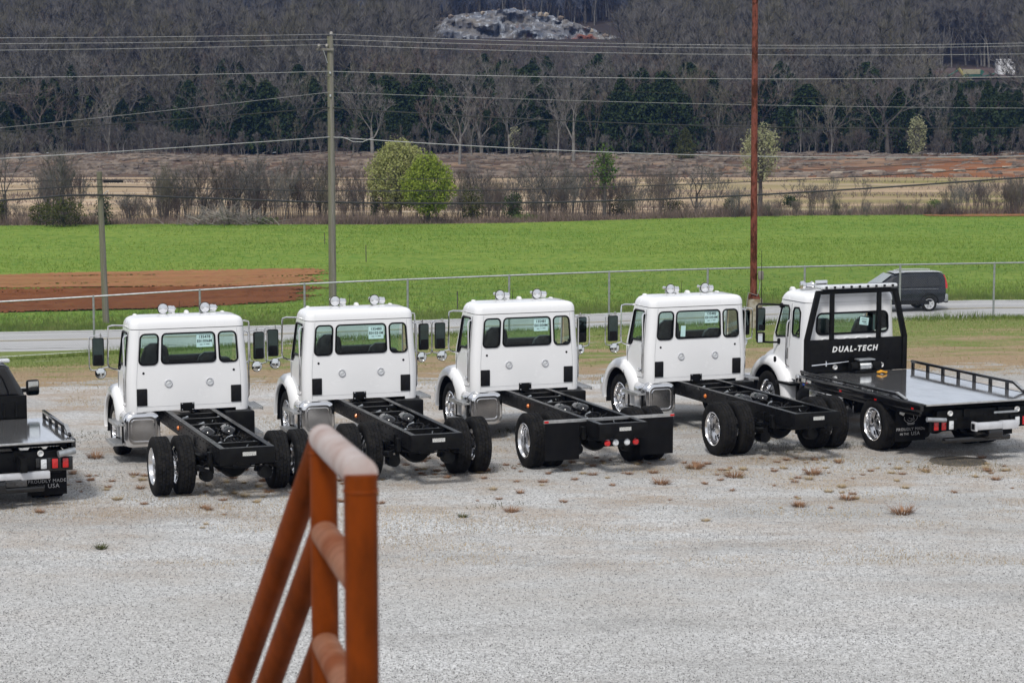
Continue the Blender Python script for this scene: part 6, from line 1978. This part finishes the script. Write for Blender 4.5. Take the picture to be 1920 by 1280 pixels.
# grey stump post
p = gpos(1821, 277)
tag(MB().tube([(0, 0, -.2), (.02, 0, 1.8), (.05, 0, 3.7)], [.10, .09, .07], 8).box((.06, 0, 3.55), (.1, .1, .2), rz=.4).build('dead_trunk', M['bark_pale'], None, loc=p), 'bare grey dead trunk standing above the red earth bank at right', 'dead trunk')

# --- far wood on the hillside: one mass of instances
def forest(name, pts, srcs, smin, smax, seed, label):
    """scatter whole trees over points with geometry nodes; srcs are (mesh, material) pairs"""
    V = np.array(pts)
    me = bpy.data.meshes.new(name)
    me.vertices.add(len(V)); me.vertices.foreach_set('co', V.astype(np.float32).ravel()); me.update()
    o = bpy.data.objects.new(name, me); C.objects.link(o)
    col = bpy.data.collections.new(name + '_kinds')
    for k, (tm, cm, bark, twig) in enumerate(srcs):
        a = bmesh.new(); a.from_mesh(tm)
        nt = len(a.faces)
        a.from_mesh(cm)
        j = bpy.data.meshes.new('wood_tree'); a.to_mesh(j); a.free()
        j.materials.append(M[bark]); j.materials.append(M[twig])
        idx = np.zeros(len(j.polygons), dtype=np.int32); idx[nt:] = 1
        j.polygons.foreach_set('material_index', idx)
        col.objects.link(bpy.data.objects.new('wood_tree', j))
    ng = bpy.data.node_groups.new(name, 'GeometryNodeTree')
    ng.interface.new_socket('Geometry', in_out='INPUT', socket_type='NodeSocketGeometry')
    ng.interface.new_socket('Geometry', in_out='OUTPUT', socket_type='NodeSocketGeometry')
    n = ng.nodes; l = ng.links
    gi, go = n.new('NodeGroupInput'), n.new('NodeGroupOutput')
    iop, ci = n.new('GeometryNodeInstanceOnPoints'), n.new('GeometryNodeCollectionInfo')
    ci.inputs['Collection'].default_value = col
    ci.inputs['Separate Children'].default_value = True
    ci.inputs['Reset Children'].default_value = True
    iop.inputs['Pick Instance'].default_value = True
    rr, rsx = n.new('FunctionNodeRandomValue'), n.new('FunctionNodeRandomValue')
    rr.data_type = 'FLOAT_VECTOR'
    rr.inputs[0].default_value = (-.06, -.06, 0); rr.inputs[1].default_value = (.06, .06, 6.28)
    rsx.data_type = 'FLOAT'
    rsx.inputs[2].default_value = smin; rsx.inputs[3].default_value = smax
    rr.inputs['Seed'].default_value = seed; rsx.inputs['Seed'].default_value = seed + 1
    l.new(gi.outputs[0], iop.inputs['Points']); l.new(ci.outputs[0], iop.inputs['Instance'])
    l.new(rr.outputs[0], iop.inputs['Rotation']); l.new(rsx.outputs[1], iop.inputs['Scale'])
    l.new(iop.outputs[0], go.inputs[0])
    md = o.modifiers.new('scatter', 'NODES'); md.node_group = ng
    o['kind'] = 'stuff'; o['label'] = label; o['category'] = 'wood'
    return o
rnd = np.random.default_rng(3)
n = 14000
y = 318 + (760 - 318) * rnd.uniform(0, 1, n) ** .8
x = rnd.uniform(-1, 1, n) * (y * .35 + 22)
# the rock cut and the quarry yard stay open
rc0, rc1 = hit(790, 85), hit(1180, 85)
keep = np.ones(n, bool)
QX, QY = hit(1840, 146).x, hit(1840, 146).y
keep &= ~((np.abs(x - QX) < 14) & (y > QY - 16) & (y < QY + 14))
ROCK = [hit(u, v) for u, v in ((792, 60), (1000, 80), (1180, 84))]
ry = np.mean([q.y for q in ROCK]); rx0, rx1 = ROCK[0].x, ROCK[-1].x
keep &= ~((x > rx0 - 2) & (x < rx1 + 2) & (np.abs(y - ry - 2) < 30))
x, y = x[keep], y[keep]
def limit_v(u, v_rock=89, v_quarry=149):
    """photo row that trees standing in front of the open rock and the quarry must stay below"""
    return np.where((u > 800) & (u < 1185), np.interp(u, [800, 840, 1100, 1185], [64, 76, 80, 82]), np.where((u > 1738) & (u < 1912), v_quarry, -900))
hz = H(x, y)
uu, vt = uv(x, y, hz + 14.0)
front = ((uu > 790) & (uu < 1195) & (y < ry)) | ((uu > 1730) & (uu < 1915) & (y < QY))
bad = front & (vt < limit_v(uu))
xb, yb_, ub_ = x[bad], y[bad], uu[bad]
room = CAMZ - (limit_v(ub_) - 174.7) * yb_ / FPX - H(xb, yb_)
x, y = x[~bad], y[~bad]
far_src = []
for k, (kd, sd, bk, tw) in enumerate((('far', 1, 'bark', 'twig_haze'), ('far', 2, 'bark', 'twig_haze'), ('fartall', 3, 'bark_pale', 'twig_haze'), ('fartall', 4, 'bark_pale', 'twig_haze'), ('far', 5, 'bark', 'twig_haze'), ('fartall', 6, 'bark_pale', 'twig_haze'), ('far', 7, 'bark', 'twig'))):
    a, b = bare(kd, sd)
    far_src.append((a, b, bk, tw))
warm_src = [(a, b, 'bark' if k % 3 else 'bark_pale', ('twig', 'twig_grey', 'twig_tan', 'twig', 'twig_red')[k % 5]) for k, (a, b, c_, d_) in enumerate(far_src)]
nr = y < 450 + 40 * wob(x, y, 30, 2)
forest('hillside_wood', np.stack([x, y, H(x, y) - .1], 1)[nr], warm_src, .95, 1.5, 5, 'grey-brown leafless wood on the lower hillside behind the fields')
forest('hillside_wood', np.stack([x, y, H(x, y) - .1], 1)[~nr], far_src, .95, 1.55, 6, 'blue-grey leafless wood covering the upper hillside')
for lo_h, hi_h in ((.8, 2.0), (2.0, 4.0), (4.0, 9.0)):
    q = (room > lo_h) & (room <= hi_h if hi_h < 9 else room > lo_h)
    if q.sum() > 2: forest('scrub_wood', np.stack([xb[q], yb_[q], H(xb[q], yb_[q]) - .1], 1), warm_src, lo_h * .07, lo_h * .13, 8, 'low grey scrub of young trees below the rock cut and the quarry')
# --- rock cut on the hill
M['cliff'] = None
def cliff_mat():
    m = bpy.data.materials.new('blue_grey_rock_cut')
    nt, nd, lk, b = nodes_of(m)
    f = noise(nd, lk, coords(nd, lk, 'Object', (1.0, 1, .22)), .8, 6, .7)
    g = noise(nd, lk, coords(nd, lk, 'Object', (.35, 1, 1.1)), .28, 5, .65)
    c = mixc(nd, lk, ramp(nd, lk, g, .38, .62), (.115, .13, .165), (.18, .165, .15))
    c = mixc(nd, lk, ramp(nd, lk, f, .53, .63), c, (.40, .43, .48))
    r_ = noise(nd, lk, coords(nd, lk, 'Object', (.5, 1, .8)), .12, 3, .5)
    c = mixc(nd, lk, ramp(nd, lk, r_, .58, .66), c, (.22, .075, .045))
    lk.new(c, b.inputs['Base Color'])
    setp(b, Roughness=.95)
    bump(nd, lk, b, f, 1.0, .5)
    return m
cm_ = cliff_mat()
Pc = []
edge = [(790, 60, 62), (830, 36, 74), (880, 24, 84), (960, 16, 92), (1020, 24, 92), (1080, 44, 92), (1130, 62, 92), (1190, 80, 94)]
N = 120
for i in range(N + 1):
    u = 790 + 400 * i / N
    vt = np.interp(u, [e[0] for e in edge], [e[1] for e in edge]); vb = np.interp(u, [e[0] for e in edge], [e[2] for e in edge])
    yb = ry - 4
    lo_, hi_ = at_depth(u, vb + 14, yb), at_depth(u, vt, yb + 7)
    row = []
    for j in range(23):
        t = j / 22
        q = lo_.lerp(hi_, t)
        f1 = mnoise.fractal(Vector((q.x * .22, 3.1, q.z * .35)), 1.0, 2.0, 5)
        f2 = mnoise.fractal(Vector((q.x * 1.1, 9.7, q.z * .30)), 1.0, 2.0, 4)
        st = math.floor(t * 5 + 1.6 * f1 + .3) / 5
        q.y = yb + 7 * (.35 * t + .65 * min(1, max(0, st))) + 1.5 * f1 + .9 * f2
        q.z += .35 * f2
        row.append(tuple(q))
    row.append((hi_.x, hi_.y + 14, hi_.z - 1.0))
    Pc.append(row)
rk = MB().grid(Pc).build('rock_face', cm_, None, 20)
tag(rk, 'blue-grey blasted rock cut with white streaks high on the wooded hill', 'rock face', None, 'structure')
rs = random.Random(31)
for k in range(34):
    u = rs.uniform(800, 1185); vt = np.interp(u, [e[0] for e in edge], [e[1] for e in edge])
    q = at_depth(u, vt + rs.uniform(0, 9), ry + 2.0)
    bm = bmesh.new(); bmesh.ops.create_icosphere(bm, subdivisions=1, radius=rs.uniform(.25, .75))
    for w_ in bm.verts: w_.co *= rs.uniform(.55, 1.3)
    me = bpy.data.meshes.new('boulder'); bm.to_mesh(me); bm.free(); me.materials.append(M['slab_rock' if k % 3 == 0 else 'rock'])
    tag(put('boulder', me, None, q), 'pale boulder on the rim of the hill rock cut, ' + ('left end' if u < 900 else 'top of the arch' if u < 1030 else 'right slope' if u < 1120 else 'right end'), 'boulder', 'boulders on the rim of the rock cut')

# --- quarry plant on the right
qm = hit(1884, 141)
w_ = 31 * qm.y / FPX; hgt_ = 29 * qm.y / FPX
M['white_clad'] = mat('white_cladding', (.74, .75, .78), (.66, .67, .70), .8, .6)
M['quarry_green'] = mat('green_machine_paint', (.03, .13, .09), (.02, .09, .065), 1, .6)
M['quarry_tan'] = mat('dusty_tan_panel', (.34, .32, .22), (.25, .235, .165), .8, .8)
M['quarry_yellow'] = mat('dusty_yellow_chute', (.40, .36, .14), (.30, .27, .11), .8, .7)
b_ = thing('quarry_building', 'small white clad quarry building with little dark windows high on the right', 'building', qm)
MB().box((0, 0, hgt_ / 2 - .3), (w_, 3.0, hgt_ + .6)).build('wall', M['white_clad'], b_)
MB().box((0, 0, hgt_ - .12), (w_ + .14, 3.14, .30), bev=.05).build('roof', M['white_clad'], b_)
for x_ in (-.45, -.12, .85):
    MB().box((x_, -1.51, hgt_ * .66), (.22, .05, .28)).build('window', M['privacy'], b_)
qc = hit(1818, 146)
c_ = thing('quarry_plant', 'green and tan stone crushing plant with a sloping conveyor beside the white building', 'machine', qc)
k_ = qc.y / FPX
MB().box((2 * k_, 0, 11 * k_), (32 * k_, 1.6, 9 * k_)).build('hopper', M['quarry_tan'], c_)
MB().box((2 * k_, 0, 3 * k_), (32 * k_, 1.5, 6.5 * k_)).build('frame', M['quarry_green'], c_)
MB().tube([(-48 * k_, -.4, -1 * k_), (-20 * k_, -.4, 15 * k_)], 1.6 * k_, 6).build('conveyor', M['quarry_green'], c_)
MB().tube([(-22 * k_, -.5, 17 * k_), (-12 * k_, -.5, 4 * k_)], 3.0 * k_, 6).build('chute', M['quarry_yellow'], c_)
MB().tube([(18 * k_, -.4, 1 * k_), (46 * k_, -.4, 7 * k_)], 1.5 * k_, 6).build('conveyor', M['quarry_green'], c_)
MB().box((21 * k_, -.3, 9 * k_), (6 * k_, .8, 9 * k_), ry=.6).build('drive_housing', M['quarry_green'], c_)
yard = strip('quarry_yard', lambda x: np.full_like(x, QY - 3), lambda x: np.full_like(x, QY + 16), np.linspace(QX - 14, QX + 12, 30), 12, soil_mat('quarry_red_grey_earth', (.10, .055, .05), (.13, .115, .11), (.07, .05, .05)), .25)

# --- low growth between the trees at the wood edge
n = 3500
x = rnd.uniform(-125, 125, n); y = 283 + 50 * rnd.uniform(0, 1, n) ** 1.3
forest('wood_understory', np.stack([x, y, H(x, y) - .1], 1), warm_src, .12, .42, 9, 'grey tangle of brush between the trunks at the edge of the wood')
# --- rocks and ledges on the bank
rs = random.Random(41)
rk_meshes = []
for k in range(6):
    bm = bmesh.new(); bmesh.ops.create_icosphere(bm, subdivisions=2, radius=1.0)
    for w2 in bm.verts:
        w2.co *= 1 + .22 * math.sin(w2.co.x * 5 + k) * math.sin(w2.co.y * 4 + 2 * k) + rs.uniform(-.1, .1)
        w2.co.z = max(-.6, min(.62, w2.co.z))
    me = bpy.data.meshes.new('bank_rock'); bm.to_mesh(me); bm.free()
    rk_meshes.append(me)
mb = MB()
for k in range(1700):
    y = rs.uniform(256, 286); x = rs.uniform(-66, 40) if rs.random() < .8 else rs.uniform(-66, 70)
    s_ = rs.uniform(.10, .62) * (1.3 if y < 264 else 1)
    me = rs.choice(rk_meshes)
    z = float(H(x, y)); a = rs.random() * 6.28; c_a, s_a = math.cos(a), math.sin(a)
    kx, kz = s_ * rs.uniform(1, 2.2), s_ * rs.uniform(.5, 1.1)
    mb.add([(x + (v.co.x * c_a - v.co.y * s_a) * kx, y + (v.co.x * s_a + v.co.y * c_a) * kx * .7, z + v.co.z * kz) for v in me.vertices], [tuple(f.vertices) for f in me.polygons])
rb2 = mb.build('bank_rubble', M['rock'], None, 25)
rb2['kind'] = 'stuff'; rb2['label'] = 'brown rubble of broken rock and logs covering the earth bank'; rb2['category'] = 'rubble'
for u, v, w in ((190, 340, 26), (238, 337, 30), (285, 340, 28), (330, 338, 24), (1505, 323, 34), (1575, 321, 36), (1640, 319, 40), (1700, 318, 36), (1755, 317, 38), (1800, 316, 26), (1845, 314, 30), (1895, 311, 34), (1360, 326, 24), (1300, 330, 20), (620, 331, 26), (670, 334, 22)):
    q = hit(u, v + 4)
    k = q.y / FPX * w
    o = put('rock_slab', me_mat(rs.choice(rk_meshes), M['slab_rock']), None, q, (0, 0, rs.uniform(-.2, .2)))
    o.scale = (k * .5, k * .3, k * .17)
    tag(o, 'pale flat limestone slab at the foot of the earth bank, ' + zone(u), 'rock', 'limestone slabs along the foot of the bank')
mb = MB()
for k in range(320):
    x = rs.uniform(-66, 66); y = rs.uniform(257, 290)
    z = float(H(x, y)) + .15; a = rs.gauss(0, .5); L = rs.uniform(1, 4)
    mb.tube([(x, y, z), (x + L * math.cos(a), y + L * math.sin(a) * .5, z + rs.uniform(-.1, .5))], [.09, .03], 4)
lg = mb.build('fallen_branches', M['deadwood'], None, 30)
lg['kind'] = 'stuff'; lg['label'] = 'grey fallen logs and branches strewn on the bank below the wood'; lg['category'] = 'debris'

# ------------------------------------------------------------------ grass on the verges, tufts on the gravel
def verge_pts(rnd, n):
    x = rnd.uniform(-22, 24, n); fy = fence_y(x)
    y = fy + rnd.uniform(-17, .8, n)
    t = (y - (fy - 17)) / 17
    d = wob(x, y * 1.6, 1.7, 6) + wob(x, y, .6, 9) * .6
    k = rnd.uniform(0, 1, n) < np.clip(.12 + .9 * (t - .55) * 2 + .35 * d, 0.02, 1)
    return x[k], y[k], np.where(t[k] > .93, 1.5, .8)
blades('verge_grass', 90000, verge_pts, M['grass'], .03, .10, .020, 2, lean=.6, label='short green grass on the verge in front of the fence', cat='grass')
def verge_dry(rnd, n):
    x = rnd.uniform(-22, 24, n); y = fence_y(x) - 17 + 17 * rnd.uniform(0, 1, n) ** 1.2
    k = wob(x, y * 1.6, 1.9, 12) + .5 * wob(x, y, .5, 3) > -.15
    return x[k], y[k], np.ones(k.sum())
blades('dry_verge_grass', 45000, verge_dry, M['dry_grass'], .02, .06, .020, 3, lean=.8, label='flattened straw-coloured dead grass on the verge', cat='grass')
def fence_grass(rnd, n):
    x = rnd.uniform(-24, 26, n); y = fence_y(x) + rnd.normal(0, .22, n)
    return x, y, .6 + .9 * np.clip(wob(x, 0, .8, 2) + .3, 0, 1)
blades('fence_line_grass', 11000, fence_grass, M['grass'], .06, .20, .016, 4, label='longer grass growing along the foot of the fence', cat='grass')
def road_far_pts(rnd, n):
    x = rnd.uniform(-34, 34, n); y = road_far(x) + rnd.gamma(1.2, 1.6, n) - .1
    return x, y, np.ones(n)
blades('roadside_grass', 45000, road_far_pts, M['grass'], .08, .24, .035, 5, label='grass strip along the far side of the road', cat='grass')

def tuft_mesh(seed, n=150):
    rnd = np.random.default_rng(seed)
    a = rnd.uniform(0, 2 * PI, n); r0 = .10 * np.sqrt(rnd.uniform(0, 1, n))
    h = rnd.uniform(.05, .16, n); sp = rnd.uniform(.3, 1.4, n)
    w = .0055
    bx_, by_ = r0 * np.cos(a), r0 * np.sin(a)
    tx, ty = bx_ + np.cos(a) * h * sp, by_ + np.sin(a) * h * sp
    px_, py_ = -np.sin(a) * w, np.cos(a) * w
    V = np.stack([np.stack([bx_ - px_, by_ - py_, 0 * h - .01], 1), np.stack([bx_ + px_, by_ + py_, 0 * h - .01], 1), np.stack([tx, ty, h], 1)], 1).reshape(-1, 3)
    return np_mesh('grass_tuft', V, np.arange(3 * n).reshape(-1, 3), M['tuft'], 'mesh')
TUFTS = [tuft_mesh(k) for k in range(5)]
rs = random.Random(51)
def tuft(u, v, s, label, grp, m=None):
    q = hit(u, v)
    o = put('grass_tuft', TUFTS[rs.randrange(5)] if m is None else me_mat(TUFTS[rs.randrange(5)], m), None, (q.x, q.y, 0), (0, 0, rs.random() * 6))
    o.scale = (s * .95, s * .8, s * .62)
    return tag(o, label, 'grass tuft', grp)
for u, v, s, lab in ((179, 858, 1.5, 'tall-stalked tan grass tuft beside the left front wheel of the first white truck'), (1692, 962, 1.7, 'largest rusty grass tuft, on the open gravel at far right'), (1498, 949, 1.1, 'rusty grass tuft at the left end of a dead-grass streak, right half'), (1589, 936, 1.1, 'rusty grass tuft left of the largest one, nearer the trucks'), (959, 959, 1.0, 'rusty upright tuft nearest the camera in mid picture'), (1304, 878, 1.4, 'rusty tuft just behind the left dual tyres of the fourth white truck'), (1376, 894, 1.3, 'rusty tuft on the gravel, right of the fourth truck left tyres'), (1524, 889, 1.4, 'rusty tuft behind the fourth truck, towards the tow truck'), (1240, 907, 1.3, 'wide rusty tuft behind the right mudflap of the third truck'), (868, 969, .7, 'small green weed right of the railing'), (190, 1028, .9, 'olive weed patch low on the gravel at the left')):
    tuft(u, v, s, lab, None, M['shrub'] if 'weed' in lab else None)
for k in range(230):
    u = rs.uniform(30, 1900); v = 858 + abs(rs.gauss(0, 38)) + (22 if u < 700 else 0)
    tuft(u, v, rs.uniform(.25, .75), 'small dead ' + ('straw' if k % 3 == 0 else 'rusty') + ' grass tuft on the gravel ' + lotzone(u), 'small dead grass tufts on the gravel', M['dry_grass'] if k % 3 == 0 else None)
# finer litter of dead grass
def litter(rnd, n):
    x = rnd.uniform(-9.5, 10.5, n); y = rnd.uniform(29, 47, n)
    k = (wob(x, y * 1.7, 1.4, 6) + .7 * wob(x, y * 2, .5, 2) + .2 * rnd.normal(size=n)) > .35
    return x[k], y[k], np.ones(k.sum())
blades('dead_grass_litter', 150000, litter, M['dry_grass'], .01, .05, .014, 7, lean=1.2, label='thin brown dead grass litter in patches on the gravel', cat='litter')
def weeds_pts(rnd, n):
    x = rnd.uniform(-9, 10, n); y = rnd.uniform(33, 42, n)
    k = (wob(x, y * 1.5, 1.1, 16) + .6 * wob(x, y, .4, 5)) > .8
    return x[k], y[k], np.ones(k.sum())
blades('gravel_weeds', 30000, weeds_pts, M['shrub'], .015, .06, .016, 8, lean=.8, label='thin olive weeds growing through the gravel between the trucks', cat='weeds')

# loose stones on the gravel lot
def stones():
    rnd = np.random.default_rng(6)
    n = 80000
    y = 23 + 17 * rnd.uniform(0, 1, n) ** 1.3
    x = rnd.uniform(-1, 1, n) * (.245 * y + .5)
    V = np.stack([x, y, np.full(n, .004)], 1)
    me = bpy.data.meshes.new('loose_gravel')
    me.vertices.add(n); me.vertices.foreach_set('co', V.astype(np.float32).ravel()); me.update()
    o = bpy.data.objects.new('loose_gravel', me); C.objects.link(o)
    ng = bpy.data.node_groups.new('loose_gravel', 'GeometryNodeTree')
    ng.interface.new_socket('Geometry', in_out='INPUT', socket_type='NodeSocketGeometry')
    ng.interface.new_socket('Geometry', in_out='OUTPUT', socket_type='NodeSocketGeometry')
    nn, l = ng.nodes, ng.links
    gi, go = nn.new('NodeGroupInput'), nn.new('NodeGroupOutput')
    ico = nn.new('GeometryNodeMeshIcoSphere'); ico.inputs['Radius'].default_value = 1.0; ico.inputs['Subdivisions'].default_value = 1
    iop = nn.new('GeometryNodeInstanceOnPoints')
    rr, rv = nn.new('FunctionNodeRandomValue'), nn.new('FunctionNodeRandomValue')
    rr.data_type = rv.data_type = 'FLOAT_VECTOR'
    rr.inputs[0].default_value = (0, 0, 0); rr.inputs[1].default_value = (6.28, 6.28, 6.28)
    rv.inputs[0].default_value = (.003, .003, .0025); rv.inputs[1].default_value = (.014, .012, .009)
    sm = nn.new('GeometryNodeSetMaterial'); sm.inputs['Material'].default_value = M['stone']
    l.new(ico.outputs[0], sm.inputs[0]); l.new(sm.outputs[0], iop.inputs['Instance'])
    l.new(gi.outputs[0], iop.inputs['Points']); l.new(rr.outputs[0], iop.inputs['Rotation']); l.new(rv.outputs[0], iop.inputs['Scale'])
    l.new(iop.outputs[0], go.inputs[0])
    md = o.modifiers.new('scatter', 'NODES'); md.node_group = ng
    o['kind'] = 'stuff'; o['label'] = 'loose pale grey stones lying all over the gravel lot'; o['category'] = 'gravel'
def stone_mat():
    m = bpy.data.materials.new('loose_stone')
    nt, nd, lk, b = nodes_of(m)
    oi = nd.new('ShaderNodeObjectInfo')
    lk.new(mixc(nd, lk, oi.outputs['Random'], (.16, .16, .16), (.56, .56, .558)), b.inputs['Base Color'])
    setp(b, Roughness=.9)
    return m
M['stone'] = stone_mat()
stones()

# ------------------------------------------------------------------ thin blue air between the lot and the hill
hzm = bpy.data.materials.new('haze_air')
hzm.use_nodes = True
hn, hl_ = hzm.node_tree.nodes, hzm.node_tree.links
hn.clear()
ho = hn.new('ShaderNodeOutputMaterial'); hv = hn.new('ShaderNodeVolumePrincipled')
hv.inputs['Color'].default_value = (0.16, 0.38, 1.0, 1)
hv.inputs['Density'].default_value = 0.00013
hl_.new(hv.outputs['Volume'], ho.inputs['Volume'])
hz_ = MB().box((0, 380, 48), (900, 960, 106)).build('haze', hzm, None, 0)
hz_['kind'] = 'stuff'; hz_['label'] = 'thin blue haze in front of the wooded hill'; hz_['category'] = 'haze'

# relief of the young crop and of the rough pasture
_sx = hit(612, 540).x
_sn, _sf = curve_y([(-60, 591), (0, 589), (300, 580), (600, 566)]), curve_y([(-60, 515), (0, 514), (300, 508), (640, 502)])
def crop_pts(rnd, n):
    y = 92 + (176 - 92) * rnd.uniform(0, 1, n) ** 1.2
    x = rnd.uniform(-1, 1, n) * (y * .30 + 5)
    k = (y > road_far(x) + 1) & (y < field_far(x)) & ~((x < _sx + .8 * wob(x, y, 2, 3)) & (y > _sn(x) - .2) & (y < _sf(x) + .2))
    k &= rnd.uniform(size=n) < .5 + .5 * wob(x * .6, y, 4, 6) + .25 * wob(x, y, 1.2, 2)
    return x[k], y[k], np.ones(k.sum())
blades('young_crop', 165000, crop_pts, M['crop'], .06, .16, .05, 12, lean=.5, label='short bright green young crop covering the field', cat='crop')
def rough_pts(rnd, n):
    y = rnd.uniform(166, 256, n); x = rnd.uniform(-1, 1, n) * (y * .245 + 2)
    k = (y > field_far(x) + 2) & (wob(x * .35, y, 3.5, 8) + .6 * wob(x, y, 1.5, 4) + .3 * rnd.normal(size=n) > .55)
    return x[k], y[k], np.ones(k.sum())
blades('rough_pasture', 60000, rough_pts, M['weeds'], .12, .5, .10, 13, lean=.6, label='brown rough dead grass clumps in the pasture behind the hedgerow', cat='grass')
